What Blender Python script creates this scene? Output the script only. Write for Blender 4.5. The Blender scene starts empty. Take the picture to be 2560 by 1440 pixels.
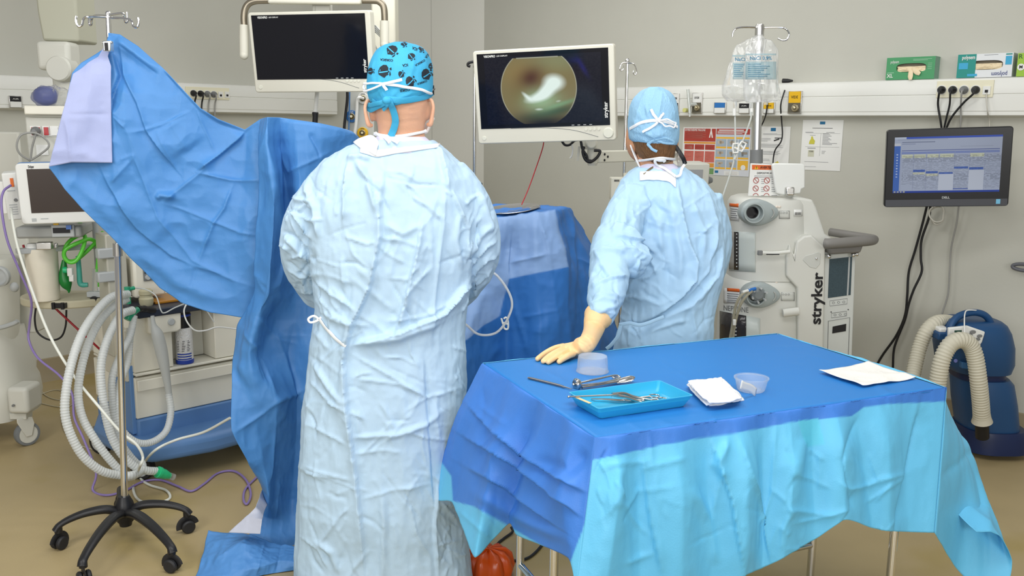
import bpy, bmesh, math, random
import numpy as np
from mathutils import Vector, Matrix
from mathutils.bvhtree import BVHTree
random.seed(7); RS = np.random.RandomState(11)
scn = bpy.context.scene; COL = scn.collection
# ---------------------------------------------------------------- camera
CAMH, FPX, PITCH, ROLL = 1.55, 2250.0, math.atan(405/2250.0), 0.0093
cF = np.array([0, math.cos(PITCH), -math.sin(PITCH)]); _r0 = np.array([1., 0, 0]); _u0 = np.array([0, math.sin(PITCH), math.cos(PITCH)])
cR = math.cos(ROLL)*_r0+math.sin(ROLL)*_u0; cU = math.cos(ROLL)*_u0-math.sin(ROLL)*_r0
cC = np.array([0, 0, CAMH])
cam = bpy.data.cameras.new('camera'); cam.sensor_width = 36; cam.lens = 36*FPX/2560; cam.clip_start = .05
co = bpy.data.objects.new('camera', cam); COL.objects.link(co)
co.matrix_world = Matrix(((cR[0], cU[0], -cF[0], 0), (cR[1], cU[1], -cF[1], 0), (cR[2], cU[2], -cF[2], CAMH), (0, 0, 0, 1)))
scn.camera = co
# ---------------------------------------------------------------- light
w = bpy.data.worlds.new('world'); scn.world = w; w.use_nodes = True
w.node_tree.nodes['Background'].inputs[0].default_value = (1, .99, .975, 1); w.node_tree.nodes['Background'].inputs[1].default_value = .27
def area(loc, rot, sx, sy, e, col=(1, .99, .97)):
    l = bpy.data.lights.new('ceiling_or_fill_light', 'AREA'); l.shape = 'RECTANGLE'; l.size = sx; l.size_y = sy; l.energy = e; l.color = col
    o = bpy.data.objects.new('ceiling_or_fill_light', l); COL.objects.link(o); o.location = loc; o.rotation_euler = rot
area((-.9, 1.9, 3.0), (math.radians(6), 0, 0), 1.6, .6, 24)
area((1.1, 1.7, 3.0), (math.radians(6), 0, 0), 1.6, .6, 22)
area((-.2, 3.4, 2.95), (math.radians(62), 0, 0), 1.8, .6, 18)  # added fill, tilted to brighten the back walls and corner
area((-.4, 4.9, 3.0), (math.radians(-8), 0, 0), 1.8, .7, 22)
area((1.4, 3.6, 3.0), (0, 0, math.radians(40)), 1.4, .5, 7)
area((-1.6, -3.6, 2.1), (math.radians(80), 0, math.radians(-16)), 2.8, 1.5, 122)  # added soft fill behind the camera, evens out the frontal light
area((2.3, -2.6, 2.0), (math.radians(82), 0, math.radians(6)), 2.0, 1.2, 62)  # added fill behind the camera for the right wall and nearby machines
area((-2.4, .9, 2.4), (math.radians(60), 0, math.radians(-20)), .9, .8, 24)  # added fill from the left, lifts the anaesthesia machine
area((.2, 1.2, 2.7), (math.radians(52), 0, math.radians(52)), 1.0, .8, 16)  # added fill turned towards the anaesthesia machine
vs = scn.view_settings; vs.view_transform = 'Standard'; vs.look = 'None'; vs.exposure = .03; vs.gamma = 1; vs.use_curve_mapping = False
# ---------------------------------------------------------------- helpers
def ray(px, py): return cF+cR*((px-1280)/FPX)+cU*((720-py)/FPX)
def at(px, py, Y): d = ray(px, py); return cC+d*(Y/d[1])
def onz(px, py, z): d = ray(px, py); return cC+d*((z-CAMH)/d[2])
def onpl(px, py, p, n): d = ray(px, py); n = np.array(n); return cC+d*(((np.array(p)-cC)@n)/(d@n))
def proj(V):
    v = np.asarray(V)-cC; z = v@cF; return 1280+FPX*(v@cR)/z, 720-FPX*(v@cU)/z
def A(*v): return np.array(v, float)
def nrm(v): v = np.asarray(v, float); return v/(np.linalg.norm(v)+1e-12)
def s2l(c): c = c/255; return c/12.92 if c <= .04045 else ((c+.055)/1.055)**2.4
def srgb(r, g, b): return (s2l(r), s2l(g), s2l(b), 1)
def frame(o, x, z=None, y=None):
    "matrix with local x along x, z as close to given z as possible"
    x = nrm(x)
    if z is not None: z = nrm(np.asarray(z)-x*(np.asarray(z)@x)); y = np.cross(z, x)
    else: y = nrm(np.asarray(y)-x*(np.asarray(y)@x)); z = np.cross(x, y)
    return Matrix(((x[0], y[0], z[0], o[0]), (x[1], y[1], z[1], o[1]), (x[2], y[2], z[2], o[2]), (0, 0, 0, 1)))
MATS = {}
def mat(name, col, rough=.5, metal=0, bump=None, var=None, trans=0, alpha=1, emit=0, coat=0, sheen=0, ior=1.45, spec=.5, sss=0):
    """bump=(scale,strength,detail[,stretch]) ; var=(scale,amount) mottling of the thing's own colour"""
    if name in MATS: return MATS[name]
    m = bpy.data.materials.new(name); m.use_nodes = True; nt = m.node_tree; N = nt.nodes; L = nt.links; b = N['Principled BSDF']
    b.inputs['Base Color'].default_value = col; b.inputs['Roughness'].default_value = rough; b.inputs['Metallic'].default_value = metal
    b.inputs['Transmission Weight'].default_value = trans; b.inputs['Alpha'].default_value = alpha; b.inputs['IOR'].default_value = ior
    b.inputs['Coat Weight'].default_value = coat; b.inputs['Sheen Weight'].default_value = sheen; b.inputs['Specular IOR Level'].default_value = spec
    if sss: b.inputs['Subsurface Weight'].default_value = sss; b.inputs['Subsurface Radius'].default_value = (.01, .004, .002)
    if emit: b.inputs['Emission Color'].default_value = col; b.inputs['Emission Strength'].default_value = emit
    tc = N.new('ShaderNodeTexCoord')
    if var:
        n = N.new('ShaderNodeTexNoise'); n.inputs['Scale'].default_value = var[0]; n.inputs['Detail'].default_value = 6
        L.new(tc.outputs['Object'], n.inputs['Vector']); r = N.new('ShaderNodeMix'); r.data_type = 'RGBA'
        c2 = tuple(c*(1-var[1]) for c in col[:3])+(1,); c3 = tuple(min(1, c*(1+var[1])) for c in col[:3])+(1,)
        r.inputs[6].default_value = c2; r.inputs[7].default_value = c3; L.new(n.outputs['Fac'], r.inputs[0]); L.new(r.outputs[2], b.inputs['Base Color'])
    if bump:
        n = N.new('ShaderNodeTexNoise'); n.inputs['Scale'].default_value = bump[0]; n.inputs['Detail'].default_value = bump[2]
        if len(bump) > 3:
            mp = N.new('ShaderNodeMapping'); mp.inputs['Scale'].default_value = bump[3]; L.new(tc.outputs['Object'], mp.inputs['Vector']); L.new(mp.outputs[0], n.inputs['Vector'])
        else: L.new(tc.outputs['Object'], n.inputs['Vector'])
        bp = N.new('ShaderNodeBump'); bp.inputs['Strength'].default_value = bump[1]; bp.inputs['Distance'].default_value = .01
        L.new(n.outputs['Fac'], bp.inputs['Height']); L.new(bp.outputs[0], b.inputs['Normal'])
    MATS[name] = m; return m
def attr_mat(name, rough=.4, emit=0):
    if name in MATS: return MATS[name]
    m = bpy.data.materials.new(name); m.use_nodes = True; nt = m.node_tree; b = nt.nodes['Principled BSDF']
    a = nt.nodes.new('ShaderNodeVertexColor'); a.layer_name = 'Col'; b.inputs['Roughness'].default_value = rough
    if emit:
        b.inputs['Base Color'].default_value = (.004, .004, .005, 1); nt.links.new(a.outputs[0], b.inputs['Emission Color']); b.inputs['Emission Strength'].default_value = emit
    else: nt.links.new(a.outputs[0], b.inputs['Base Color'])
    MATS[name] = m; return m
def smooth_curve(P, n=8, closed=False):
    P = [np.asarray(p, float) for p in P]
    if len(P) < 3: return np.array(P)
    out = []; k = len(P); rng = range(k) if closed else range(k-1)
    for i in rng:
        p0 = P[(i-1) % k] if closed or i > 0 else 2*P[0]-P[1]; p1 = P[i]; p2 = P[(i+1) % k]; p3 = P[(i+2) % k] if closed or i+2 < k else 2*P[-1]-P[-2]
        for j in range(n):
            t = j/n; out.append(.5*((2*p1)+(-p0+p2)*t+(2*p0-5*p1+4*p2-p3)*t*t+(-p0+3*p1-3*p2+p3)*t**3))
    if not closed: out.append(P[-1])
    return np.array(out)
class MB:
    def __init__(s): s.v = []; s.f = []; s.m = []; s.n = 0
    def add(s, V, Fc, mi=0):
        V = np.asarray(V, float).reshape(-1, 3); s.v.append(V); s.f += [[i+s.n for i in q] for q in Fc]; s.m += [mi]*len(Fc); s.n += len(V); return s
    def box(s, c, size, M=None, mi=0):
        c = np.asarray(c, float); h = np.asarray(size, float)/2
        V = np.array([[x, y, z] for x in (-1, 1) for y in (-1, 1) for z in (-1, 1)])*h
        if M is not None: V = V@np.array(M)[:3, :3].T
        return s.add(V+c, [[0, 1, 3, 2], [4, 6, 7, 5], [0, 4, 5, 1], [2, 3, 7, 6], [0, 2, 6, 4], [1, 5, 7, 3]], mi)
    def tube(s, P, r, n=10, closed=False, cap=True, mi=0, flat=None):
        "sweep; r scalar or list; flat=(a,b,normal) ribbon-like elliptical section"
        P = np.asarray(P, float); k = len(P); rr = np.full(k, r) if np.isscalar(r) else np.interp(np.linspace(0, 1, k), np.linspace(0, 1, len(r)), r)
        T = np.gradient(P, axis=0) if not closed else np.roll(P, -1, 0)-np.roll(P, 1, 0)
        T = T/(np.linalg.norm(T, axis=1)[:, None]+1e-12); up = A(0, 0, 1) if abs(T[0][2]) < .9 else A(1, 0, 0)
        N = nrm(np.cross(T[0], up)); V = []; a = np.arange(n)*2*math.pi/n
        for i in range(k):
            N = nrm(N-T[i]*(N@T[i])); B = np.cross(T[i], N)
            if flat is not None:
                nn = flat[2][i] if np.ndim(flat[2]) == 2 else flat[2]; B2 = nrm(np.asarray(nn)-T[i]*(np.asarray(nn)@T[i])); N2 = np.cross(T[i], B2)
                V.append(P[i]+np.outer(np.cos(a)*flat[0]*rr[i], N2)+np.outer(np.sin(a)*flat[1]*rr[i], B2))
            else: V.append(P[i]+rr[i]*(np.outer(np.cos(a), N)+np.outer(np.sin(a), B)))
        F = [[i*n+j, i*n+(j+1) % n, ((i+1) % k)*n+(j+1) % n, ((i+1) % k)*n+j] for i in range(k if closed else k-1) for j in range(n)]
        if cap and not closed: F += [list(range(n))[::-1], [(k-1)*n+j for j in range(n)]]
        return s.add(np.concatenate(V), F, mi)
    def cyl(s, p0, p1, r0, r1=None, n=20, mi=0): return s.tube([p0, p1], [r0, r0 if r1 is None else r1], n, mi=mi)
    def lathe(s, prof, o=(0, 0, 0), M=None, n=28, mi=0, close=False):
        "prof [(r,z)] about local z"
        a = np.arange(n)*2*math.pi/n; V = np.array([[r*math.cos(t), r*math.sin(t), z] for r, z in prof for t in a]); k = len(prof)
        if M is not None: V = V@np.array(M)[:3, :3].T
        F = [[i*n+j, i*n+(j+1) % n, ((i+1) % k)*n+(j+1) % n, ((i+1) % k)*n+j] for i in range(k if close else k-1) for j in range(n)]
        if not close: F += [list(range(n))[::-1], [(k-1)*n+j for j in range(n)]]
        return s.add(V+np.asarray(o, float), F, mi)
    def prism(s, poly, M, d0, d1, mi=0):
        "poly [(x,y)] in frame M's xy, extruded along local z from d0 to d1"
        k = len(poly); V = np.array([[x, y, d0] for x, y in poly]+[[x, y, d1] for x, y in poly]); M = np.array(M)
        V = V@M[:3, :3].T+M[:3, 3]
        return s.add(V, [list(range(k))[::-1], list(range(k, 2*k))]+[[i, (i+1) % k, k+(i+1) % k, k+i] for i in range(k)], mi)
    def rings(s, R, cap=True, mi=0):
        "loft list of equal-length closed rings"
        n = len(R[0]); k = len(R); F = [[i*n+j, i*n+(j+1) % n, (i+1)*n+(j+1) % n, (i+1)*n+j] for i in range(k-1) for j in range(n)]
        if cap: F += [list(range(n))[::-1], [(k-1)*n+j for j in range(n)]]
        return s.add(np.concatenate(R), F, mi)
    def grid(s, G, mi=0):
        a, b = G.shape[:2]; return s.add(G.reshape(-1, 3), [[i*b+j, i*b+j+1, (i+1)*b+j+1, (i+1)*b+j] for i in range(a-1) for j in range(b-1)], mi)
    def ball(s, c, r, n=14, mi=0):
        r = np.ones(3)*r; R = []
        for t in np.linspace(.04, math.pi-.04, n): a = np.arange(n+4)*2*math.pi/(n+4); R.append(np.stack([np.cos(a)*math.sin(t)*r[0], np.sin(a)*math.sin(t)*r[1], np.full(n+4, math.cos(t)*r[2])], 1)+np.asarray(c))
        return s.rings(R[::-1], mi=mi)
    def arrays(s): return np.concatenate(s.v), s.f
    def build(s, name, m, parent=None, smooth=30, bev=0, solid=0, col=None, seg=2, recalc=True):
        V, Fc = s.arrays(); return mesh_obj(name, V, Fc, m, parent, smooth, bev, solid, s.m, col, seg, recalc)
def mesh_obj(name, V, Fc, m, parent=None, smooth=30, bev=0, solid=0, mi=None, col=None, seg=2, recalc=True):
    V = np.asarray(V, float); off = A(0, 0, 0)
    if parent is None: lo = V.min(0); hi = V.max(0); off = A((lo[0]+hi[0])/2, (lo[1]+hi[1])/2, lo[2]); V = V-off
    me = bpy.data.meshes.new(name); me.from_pydata(V.tolist(), [], Fc)
    for x in (m if isinstance(m, (list, tuple)) else [m]): me.materials.append(x)
    if mi is not None and len(me.materials) > 1: me.polygons.foreach_set('material_index', mi)
    if recalc:
        bm = bmesh.new(); bm.from_mesh(me); bmesh.ops.recalc_face_normals(bm, faces=bm.faces); bm.to_mesh(me); bm.free()
    if col is not None:
        a = me.color_attributes.new('Col', 'FLOAT_COLOR', 'POINT'); c = np.ones((len(V), 4)); c[:, :3] = col; a.data.foreach_set('color', c.ravel())
    if smooth:
        me.polygons.foreach_set('use_smooth', [True]*len(me.polygons)); me.set_sharp_from_angle(angle=math.radians(smooth))
    o = bpy.data.objects.new(name, me); COL.objects.link(o); o.location = off
    if parent is not None: o.parent = parent
    if bev: b = o.modifiers.new('bevel', 'BEVEL'); b.width = bev; b.segments = seg; b.limit_method = 'ANGLE'; b.angle_limit = math.radians(40)
    if solid: b = o.modifiers.new('solid', 'SOLIDIFY'); b.thickness = solid; b.offset = -1
    return o
def tag(o, label, cat, group=None, kind=None):
    if label: o['label'] = label
    if cat: o['category'] = cat
    if group: o['group'] = group
    if kind: o['kind'] = kind
    return o
def thing(name, label, cat, M=(0, 0, 0), group=None):
    o = bpy.data.objects.new(name, None); COL.objects.link(o); o.empty_display_size = .05
    if isinstance(M, Matrix): o.matrix_world = M
    else: o.location = M
    return tag(o, label, cat, group)
def world_parent(o, t):
    "child mesh given in world space under a thing placed elsewhere"
    o.parent = t; o.matrix_parent_inverse = t.matrix_world.inverted() if t.matrix_world != Matrix() else Matrix(); return o
def dup(root, label=None, M=None, loc=None):
    r = root.copy(); COL.objects.link(r)
    if label: r['label'] = label
    if M is not None: r.matrix_world = M
    if loc is not None: r.location = loc
    for ch in list(root.children):
        c = ch.copy(); COL.objects.link(c); c.parent = r
        for g in ch.children: d = g.copy(); COL.objects.link(d); d.parent = c
    return r
def text_arrays(s, size=1, bold=0, ext=0, align='CENTER', res=3):
    cu = bpy.data.curves.new('t', 'FONT'); cu.body = s; cu.size = size; cu.align_x = align; cu.align_y = 'CENTER'; cu.extrude = ext; cu.offset = bold; cu.resolution_u = res
    o = bpy.data.objects.new('t', cu); COL.objects.link(o); dg = bpy.context.evaluated_depsgraph_get(); me = bpy.data.meshes.new_from_object(o.evaluated_get(dg))
    V = np.array([v.co for v in me.vertices]).reshape(-1, 3); Fc = [list(p.vertices) for p in me.polygons]
    bpy.data.objects.remove(o); bpy.data.curves.remove(cu); bpy.data.meshes.remove(me); return V, Fc
def text(name, s, size, m, parent, M, bold=0, ext=.0006, align='CENTER', width=None):
    V, Fc = text_arrays(s, size, bold*size, ext, align)
    if width: V[:, 0] *= width/(V[:, 0].max()-V[:, 0].min())
    Ma = np.array(M); V = V@Ma[:3, :3].T+Ma[:3, 3]
    return mesh_obj(name, V, Fc, m, parent, smooth=0)
# lattice value noise, vectorised
_tab = RS.rand(4096)
def vnoise(P):
    P = np.asarray(P, float); i = np.floor(P).astype(np.int64); f = P-i; f = f*f*(3-2*f)
    def h(x, y, z): return _tab[(x*73856093 ^ y*19349663 ^ z*83492791) & 4095]
    r = 0
    for dx in (0, 1):
        for dy in (0, 1):
            for dz in (0, 1):
                r = r+h(i[:, 0]+dx, i[:, 1]+dy, i[:, 2]+dz)*(f[:, 0] if dx else 1-f[:, 0])*(f[:, 1] if dy else 1-f[:, 1])*(f[:, 2] if dz else 1-f[:, 2])
    return r
def ridged(P, oct=3):
    "sharp-crested crumple noise, about -0.5..0.5"
    r = 0; a = 1.; t = 0
    P = np.asarray(P, float)
    for k in range(oct):
        r = r+a*(1-np.abs(2*vnoise(P*(2**k)+17.3*k)-1)*1.6); t += a; a *= .5
    return r/t-.5
def creases(X, Y, L):
    """sum of crease profiles at pixel positions. each: (kind, polyline, width_px, amp_m)
    ridge: rounded fold; valley is negative amp; step: sharp edge then decays on the left of the direction of travel; sharp: cusp"""
    D = np.zeros(len(X))
    for kind, pl, wd, am in L:
        pl = np.asarray(pl, float); best = np.full(len(X), 1e9); sg = np.zeros(len(X)); tt = np.zeros(len(X)); seg = np.diff(pl, axis=0); ln = np.linalg.norm(seg, axis=1); cum = np.concatenate([[0], np.cumsum(ln)]); tot = cum[-1]
        m = (X > pl[:, 0].min()-4*wd) & (X < pl[:, 0].max()+4*wd) & (Y > pl[:, 1].min()-4*wd) & (Y < pl[:, 1].max()+4*wd)
        if not m.any(): continue
        x = X[m]; y = Y[m]; b = best[m]; s_ = sg[m]; t_ = tt[m]
        for i in range(len(seg)):
            t = np.clip(((x-pl[i, 0])*seg[i, 0]+(y-pl[i, 1])*seg[i, 1])/(ln[i]**2), 0, 1)
            dx = x-pl[i, 0]-t*seg[i, 0]; dy = y-pl[i, 1]-t*seg[i, 1]; d = np.hypot(dx, dy); q = d < b
            b = np.where(q, d, b); s_ = np.where(q, np.sign(seg[i, 0]*dy-seg[i, 1]*dx), s_); t_ = np.where(q, (cum[i]+t*ln[i])/tot, t_)
        end = np.clip(np.minimum(t_, 1-t_)*5, 0, 1); end = end*end*(3-2*end)*.85+.15
        if kind == 'ridge': p = np.exp(-(b/wd)**2)
        elif kind == 'sharp': p = np.exp(-b/wd)
        elif kind == 'step': p = np.where(s_ < 0, np.exp(-b/wd), np.exp(-b/2.))
        elif kind == 'plane': p = np.clip(1-b/wd, 0, 1)
        D[m] += am*p*end
    return D
def vnormals(V, Fc):
    me = bpy.data.meshes.new('n'); me.from_pydata(V.tolist(), [], Fc); n = np.zeros(len(V)*3); me.vertex_normals.foreach_get('vector', n); bpy.data.meshes.remove(me); return n.reshape(-1, 3)
def fuse(mb, vox=.006, smooth=4, fac=.5):
    "voxel-fuse overlapping closed shells into one continuous surface"
    V, Fc = mb.arrays(); o = mesh_obj('tmp', V, Fc, [], parent=False, smooth=0) if False else None
    me = bpy.data.meshes.new('tmp'); me.from_pydata(V.tolist(), [], Fc); bm = bmesh.new(); bm.from_mesh(me); bmesh.ops.recalc_face_normals(bm, faces=bm.faces); bm.to_mesh(me); bm.free()
    o = bpy.data.objects.new('tmp', me); COL.objects.link(o); r = o.modifiers.new('r', 'REMESH'); r.mode = 'VOXEL'; r.voxel_size = vox; r.adaptivity = 0
    if smooth: q = o.modifiers.new('s', 'SMOOTH'); q.iterations = smooth; q.factor = fac
    dg = bpy.context.evaluated_depsgraph_get(); m2 = bpy.data.meshes.new_from_object(o.evaluated_get(dg))
    V = np.zeros(len(m2.vertices)*3); m2.vertices.foreach_get('co', V); Fc = [list(p.vertices) for p in m2.polygons]
    bpy.data.objects.remove(o); bpy.data.meshes.remove(me); bpy.data.meshes.remove(m2); return V.reshape(-1, 3), Fc
def interp_grid(C, nu, nv, lin=.5):
    "C (a,b,k) control grid -> (nu,nv,k); lin blends linear (creased) with Catmull-Rom (smooth)"
    C = np.asarray(C, float)
    def res(C, n):
        k = len(C); t = np.linspace(0, k-1, n); i = np.clip(t.astype(int), 0, k-2); f = (t-i).reshape((-1,)+(1,)*(C.ndim-1))
        p1 = C[i]; p2 = C[i+1]; p0 = np.where((i > 0).reshape(f.shape), C[np.maximum(i-1, 0)], 2*p1-p2); p3 = np.where((i < k-2).reshape(f.shape), C[np.minimum(i+2, k-1)], 2*p2-p1)
        l = p1*(1-f)+p2*f; s = .5*(2*p1+(p2-p0)*f+(2*p0-5*p1+4*p2-p3)*f*f+(3*p1-p0-3*p2+p3)*f**3)
        return l*lin+s*(1-lin)
    C = res(C, nu); C = np.swapaxes(res(np.swapaxes(C, 0, 1), nv), 0, 1); return C
def bvh_of(V, Fc): return BVHTree.FromPolygons([tuple(v) for v in V], Fc)
def hitpix(b, px, py, lift=.002):
    d = nrm(ray(px, py)); h = b.ray_cast(Vector(cC), Vector(d))
    if h[0] is None: return None, None
    n = np.array(h[1]); n = -n if n@d > 0 else n
    return np.array(h[0])+n*lift, n
# ---------------------------------------------------------------- common materials
M_chrome = mat('chrome', (.8, .8, .8, 1), .12, 1)
M_steel = mat('brushed_steel', (.62, .61, .58, 1), .28, 1)
M_black = mat('black_plastic', srgb(28, 28, 30), .4)
M_rubber = mat('black_rubber', srgb(34, 34, 36), .55)
M_grey = mat('grey_plastic', srgb(120, 122, 122), .45)
M_lgrey = mat('light_grey_plastic', srgb(176, 180, 180), .45)
M_white = mat('white_plastic', srgb(225, 226, 222), .4)
M_cream = mat('cream_plastic', srgb(214, 212, 198), .42)
M_beige = mat('beige_enamel', srgb(205, 202, 188), .45)
M_cloth_white = mat('white_cloth', srgb(236, 238, 240), .8, bump=(900, .15, 2))
M_clear = mat('clear_plastic', (.93, .95, .96, 1), .12, trans=.85, ior=1.2, alpha=.55)
M_dark = mat('dark_screen', (.006, .006, .009, 1), .09, spec=.6)
# ---------------------------------------------------------------- room
pR0, uR = A(2.621, 4.39, 0), nrm(A(-.737, .676, 0)); nR = A(-uR[1], uR[0], 0); nR = nR if nR[1] < 0 else -nR
pL0, uL = A(-2.878, 5.251, 0), nrm(A(.676, .737, 0)); nL = A(uL[1], -uL[0], 0); nL = nL if nL[1] < 0 else -nL
def wr(px, py, off=0): return onpl(px, py, pR0+nR*off, nR)
def wl(px, py, off=0): return onpl(px, py, pL0+nL*off, nL)
cA, cB = A(-.919, 7.387, 0), A(-.227, 7.002, 0)
M_wall = mat('painted_wall', srgb(188, 188, 178), .7, bump=(60, .06, 4), var=(5, .03))
M_floor = mat('vinyl_floor', srgb(172, 154, 114), .42, bump=(120, .05, 4), var=(3.2, .13))
nt = M_floor.node_tree; b = nt.nodes['Principled BSDF']; old = b.inputs['Base Color'].links[0].from_socket
tc = nt.nodes.new('ShaderNodeTexCoord'); n = nt.nodes.new('ShaderNodeTexNoise'); n.inputs['Scale'].default_value = 1.7; n.inputs['Detail'].default_value = 3; nt.links.new(tc.outputs['Object'], n.inputs['Vector'])
rp = nt.nodes.new('ShaderNodeValToRGB'); rp.color_ramp.elements[0].position = .56; rp.color_ramp.elements[1].position = .74; rp.color_ramp.elements[0].color = (0, 0, 0, 1); rp.color_ramp.elements[1].color = (.55, .55, .55, 1); nt.links.new(n.outputs['Fac'], rp.inputs[0])
mx = nt.nodes.new('ShaderNodeMix'); mx.data_type = 'RGBA'; nt.links.new(rp.outputs[0], mx.inputs[0]); nt.links.new(old, mx.inputs[6]); mx.inputs[7].default_value = srgb(150, 130, 48); nt.links.new(mx.outputs[2], b.inputs['Base Color'])
WH = 3.0
M_wall_bright = mat('corner_wall_brightened', srgb(216, 216, 208), .6, bump=(60, .05, 4))  # brighter light on the corner strip is put into its wall colour
def wall(name, a, b, n, M_wall=M_wall):
    u = nrm(b-a); L = np.linalg.norm(b-a); mb = MB(); mb.box((a+b)/2+A(0, 0, WH/2)-n*.05, (L, .1, WH), frame((0, 0, 0), u, (0, 0, 1))); o = mb.build(name, M_wall, smooth=0); o['kind'] = 'structure'; return o
wl_a = pL0-uL*2.2; wr_a = pR0-uR*3.2
wall('wall_left', wl_a, cA+A(0, 0, 0), nL); wall('wall_right', cB, wr_a, nR)
nC = nrm(A(-(cB-cA)[1], (cB-cA)[0], 0)); nC = nC if nC[1] < 0 else -nC
wall('wall_corner', cA, cB, nC, M_wall_bright)
mb = MB(); mb.box((0, 3.4, -.05), (9.6, 9.6, .1)); o = mb.build('floor', M_floor, smooth=0); o['kind'] = 'structure'
M_base = mat('cove_base', srgb(150, 138, 112), .5)
def base(name, a, b, n):
    u = nrm(b-a); mb = MB(); mb.prism([(0, 0), (.05, 0), (.022, .016), (.012, .045), (.008, .13), (0, .135)], frame(a, n, y=(0, 0, 1)), 0, np.linalg.norm(b-a)*(1 if np.cross(n, (0, 0, 1))@u > 0 else -1)); o = mb.build(name, M_base); o['kind'] = 'structure'
base('baseboard_left', wl_a, cA, nL); base('baseboard_right', cB, wr_a, nR); base('baseboard_corner', cA, cB, nC)
mb = MB(); g = onpl(1080, 300, cA, nC); mb.box(g*A(1, 1, 0)+A(0, 0, WH/2)+nC*.001, (.006, .004, WH-.3), frame((0, 0, 0), nrm(cB-cA), (0, 0, 1))); o = mb.build('trim_1', mat('seam', srgb(196, 195, 188), .6)); o['kind'] = 'structure'
# ---- wall trunking (medical supply rail)
TZ0, TZ1, TD = 1.612, 1.807, .075
M_trunk = mat('trunking_paint', srgb(222, 223, 217), .38)
M_sock = mat('socket_cream', srgb(226, 222, 196), .45)
def trunk(label, a, b, n):
    u = nrm(b-a); u = u if np.cross(u, (0, 0, 1))@n > 0 else -u   # local x along wall, local -y towards the room
    o = a if (b-a)@u > 0 else b; L = np.linalg.norm(b-a); t = thing('wall_trunking', label, 'trunking', frame(o+A(0, 0, TZ0), u, (0, 0, 1)))
    mb = MB(); h = TZ1-TZ0
    mb.prism([(0, 0), (-TD, .012), (-TD, .03), (-TD-.003, .033), (-TD-.003, .108), (-TD+.001, .111), (-TD+.001, .114), (-TD-.003, .117), (-TD-.003, .176), (-TD, .18), (-TD, h-.004), (-TD+.008, h), (0, h)], Matrix(((0, 0, 1, 0), (1, 0, 0, 0), (0, 1, 0, 0), (0, 0, 0, 1))), 0, L)
    mb.build('cover', M_trunk, t, smooth=40); return t, np.array(t.matrix_world.inverted())
eR = wr(1536, 292); eL = wl(828, 292)
tR, iR = trunk('long white supply rail on right-hand wall with sockets and gas outlets', eR*A(1, 1, 0), wr_a, nR)
tL, iL = trunk('white supply rail on left-hand wall behind the blue drape', wl_a, eL*A(1, 1, 0), nL)
def lp(I, P): return (I@np.append(P, 1))[:3]
def on_tr(I, wf, px, py): return lp(I, wf(px, py, TD+.003))
FR = Matrix(((1, 0, 0, 0), (0, 0, -1, 0), (0, 1, 0, 0), (0, 0, 0, 1)))   # text/prism plane: local x, up = z, faces -y
def fr(x, y, z): m = FR.copy(); m.translation = (x, y, z); return m
M_yel = mat('yellow_label', srgb(226, 178, 20), .5); M_blu = mat('blue_label', srgb(40, 110, 180), .5); M_ink = mat('ink', srgb(25, 25, 28), .6); M_brass = mat('valve_metal', srgb(190, 180, 150), .3, .8); M_olive = mat('dark_valve_plate', srgb(92, 88, 74), .45)
def gas_outlet(t, I, wf, x0, y0, x1, y1, head, headcol, body, name, valve=True, split=.45):
    a = on_tr(I, wf, x0, y0); b = on_tr(I, wf, x1, y1); w_ = b[0]-a[0]; h_ = a[2]-b[2]; cx = (a[0]+b[0])/2; cz = (a[2]+b[2])/2; y = -TD-.003
    mb = MB(); mb.box((cx, y-.006, cz), (w_, .014, h_)); g = mb.build('gas_outlet', M_steel, t, bev=.002)
    mb = MB(); mb.box((cx, y-.0145, a[2]-h_*split/2-.003), (w_*.86, .004, h_*split)); mb.build('label_plate', headcol, g)
    mb = MB(); mb.box((cx, y-.0145, b[2]+h_*(1-split)/2+.001), (w_*.86, .004, h_*(1-split)*.86)); mb.build('valve_plate', body, g)
    if valve:
        r = w_*.26; Mv = np.array(((1, 0, 0), (0, 0, -1), (0, 1, 0))); mb = MB(); mb.lathe([(r, 0), (r, .012), (r*.8, .016), (r*.55, .016), (r*.5, .01), (r*.4, .024), (r*.15, .026)], (cx+w_*.12, y-.016, b[2]+h_*(1-split)*.5), Mv, 20); mb.build('valve', M_brass, g)
    if name: text('lettering', name, h_*split*.34, M_ink if headcol is not M_ink else M_white, g, fr(cx, y-.0172, a[2]-h_*split/2-.003), width=w_*.5)
    return g
gas_outlet(tR, iR, wr, 1686, 234, 1698, 284, 'OXYGENE', M_white, M_ink, 'OXYGENE')
g = gas_outlet(tR, iR, wr, 1734, 232, 1756, 284, '', M_white, M_olive, 'OXYGENE')
c = on_tr(iR, wr, 1744, 262); c2 = on_tr(iR, wr, 1730, 224); c3 = on_tr(iR, wr, 1733, 292); c4 = on_tr(iR, wr, 1724, 276)
mb = MB(); mb.cyl((c3[0]+.004, -TD-.05, c3[2]+.02), (c2[0], -TD-.05, c2[2]), .009); mb.cyl((c3[0]+.004, -TD-.05, c3[2]), (c3[0]+.004, -TD-.05, c3[2]+.02), .006); mb.cyl((c[0], -TD-.01, c[2]), (c3[0]+.004, -TD-.05, c[2]), .011); mb.build('flowmeter', mat('flow_glass', srgb(200, 205, 200), .15, .3), g)
mb = MB(); mb.cyl((c4[0], -TD-.035, c4[2]), (c4[0], -TD-.065, c4[2]), .013); mb.build('flow_knob', mat('pale_yellow', srgb(205, 205, 130), .4), g)
gas_outlet(tR, iR, wr, 1788, 256, 1816, 284, '', M_blu, M_white, '', False)
gas_outlet(tR, iR, wr, 1850, 258, 1876, 284, '', M_ink, M_white, 'AIR', False)
gas_outlet(tR, iR, wr, 1911, 256, 1938, 284, '', M_yel, M_white, 'VIDE', False, .55)
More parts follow.
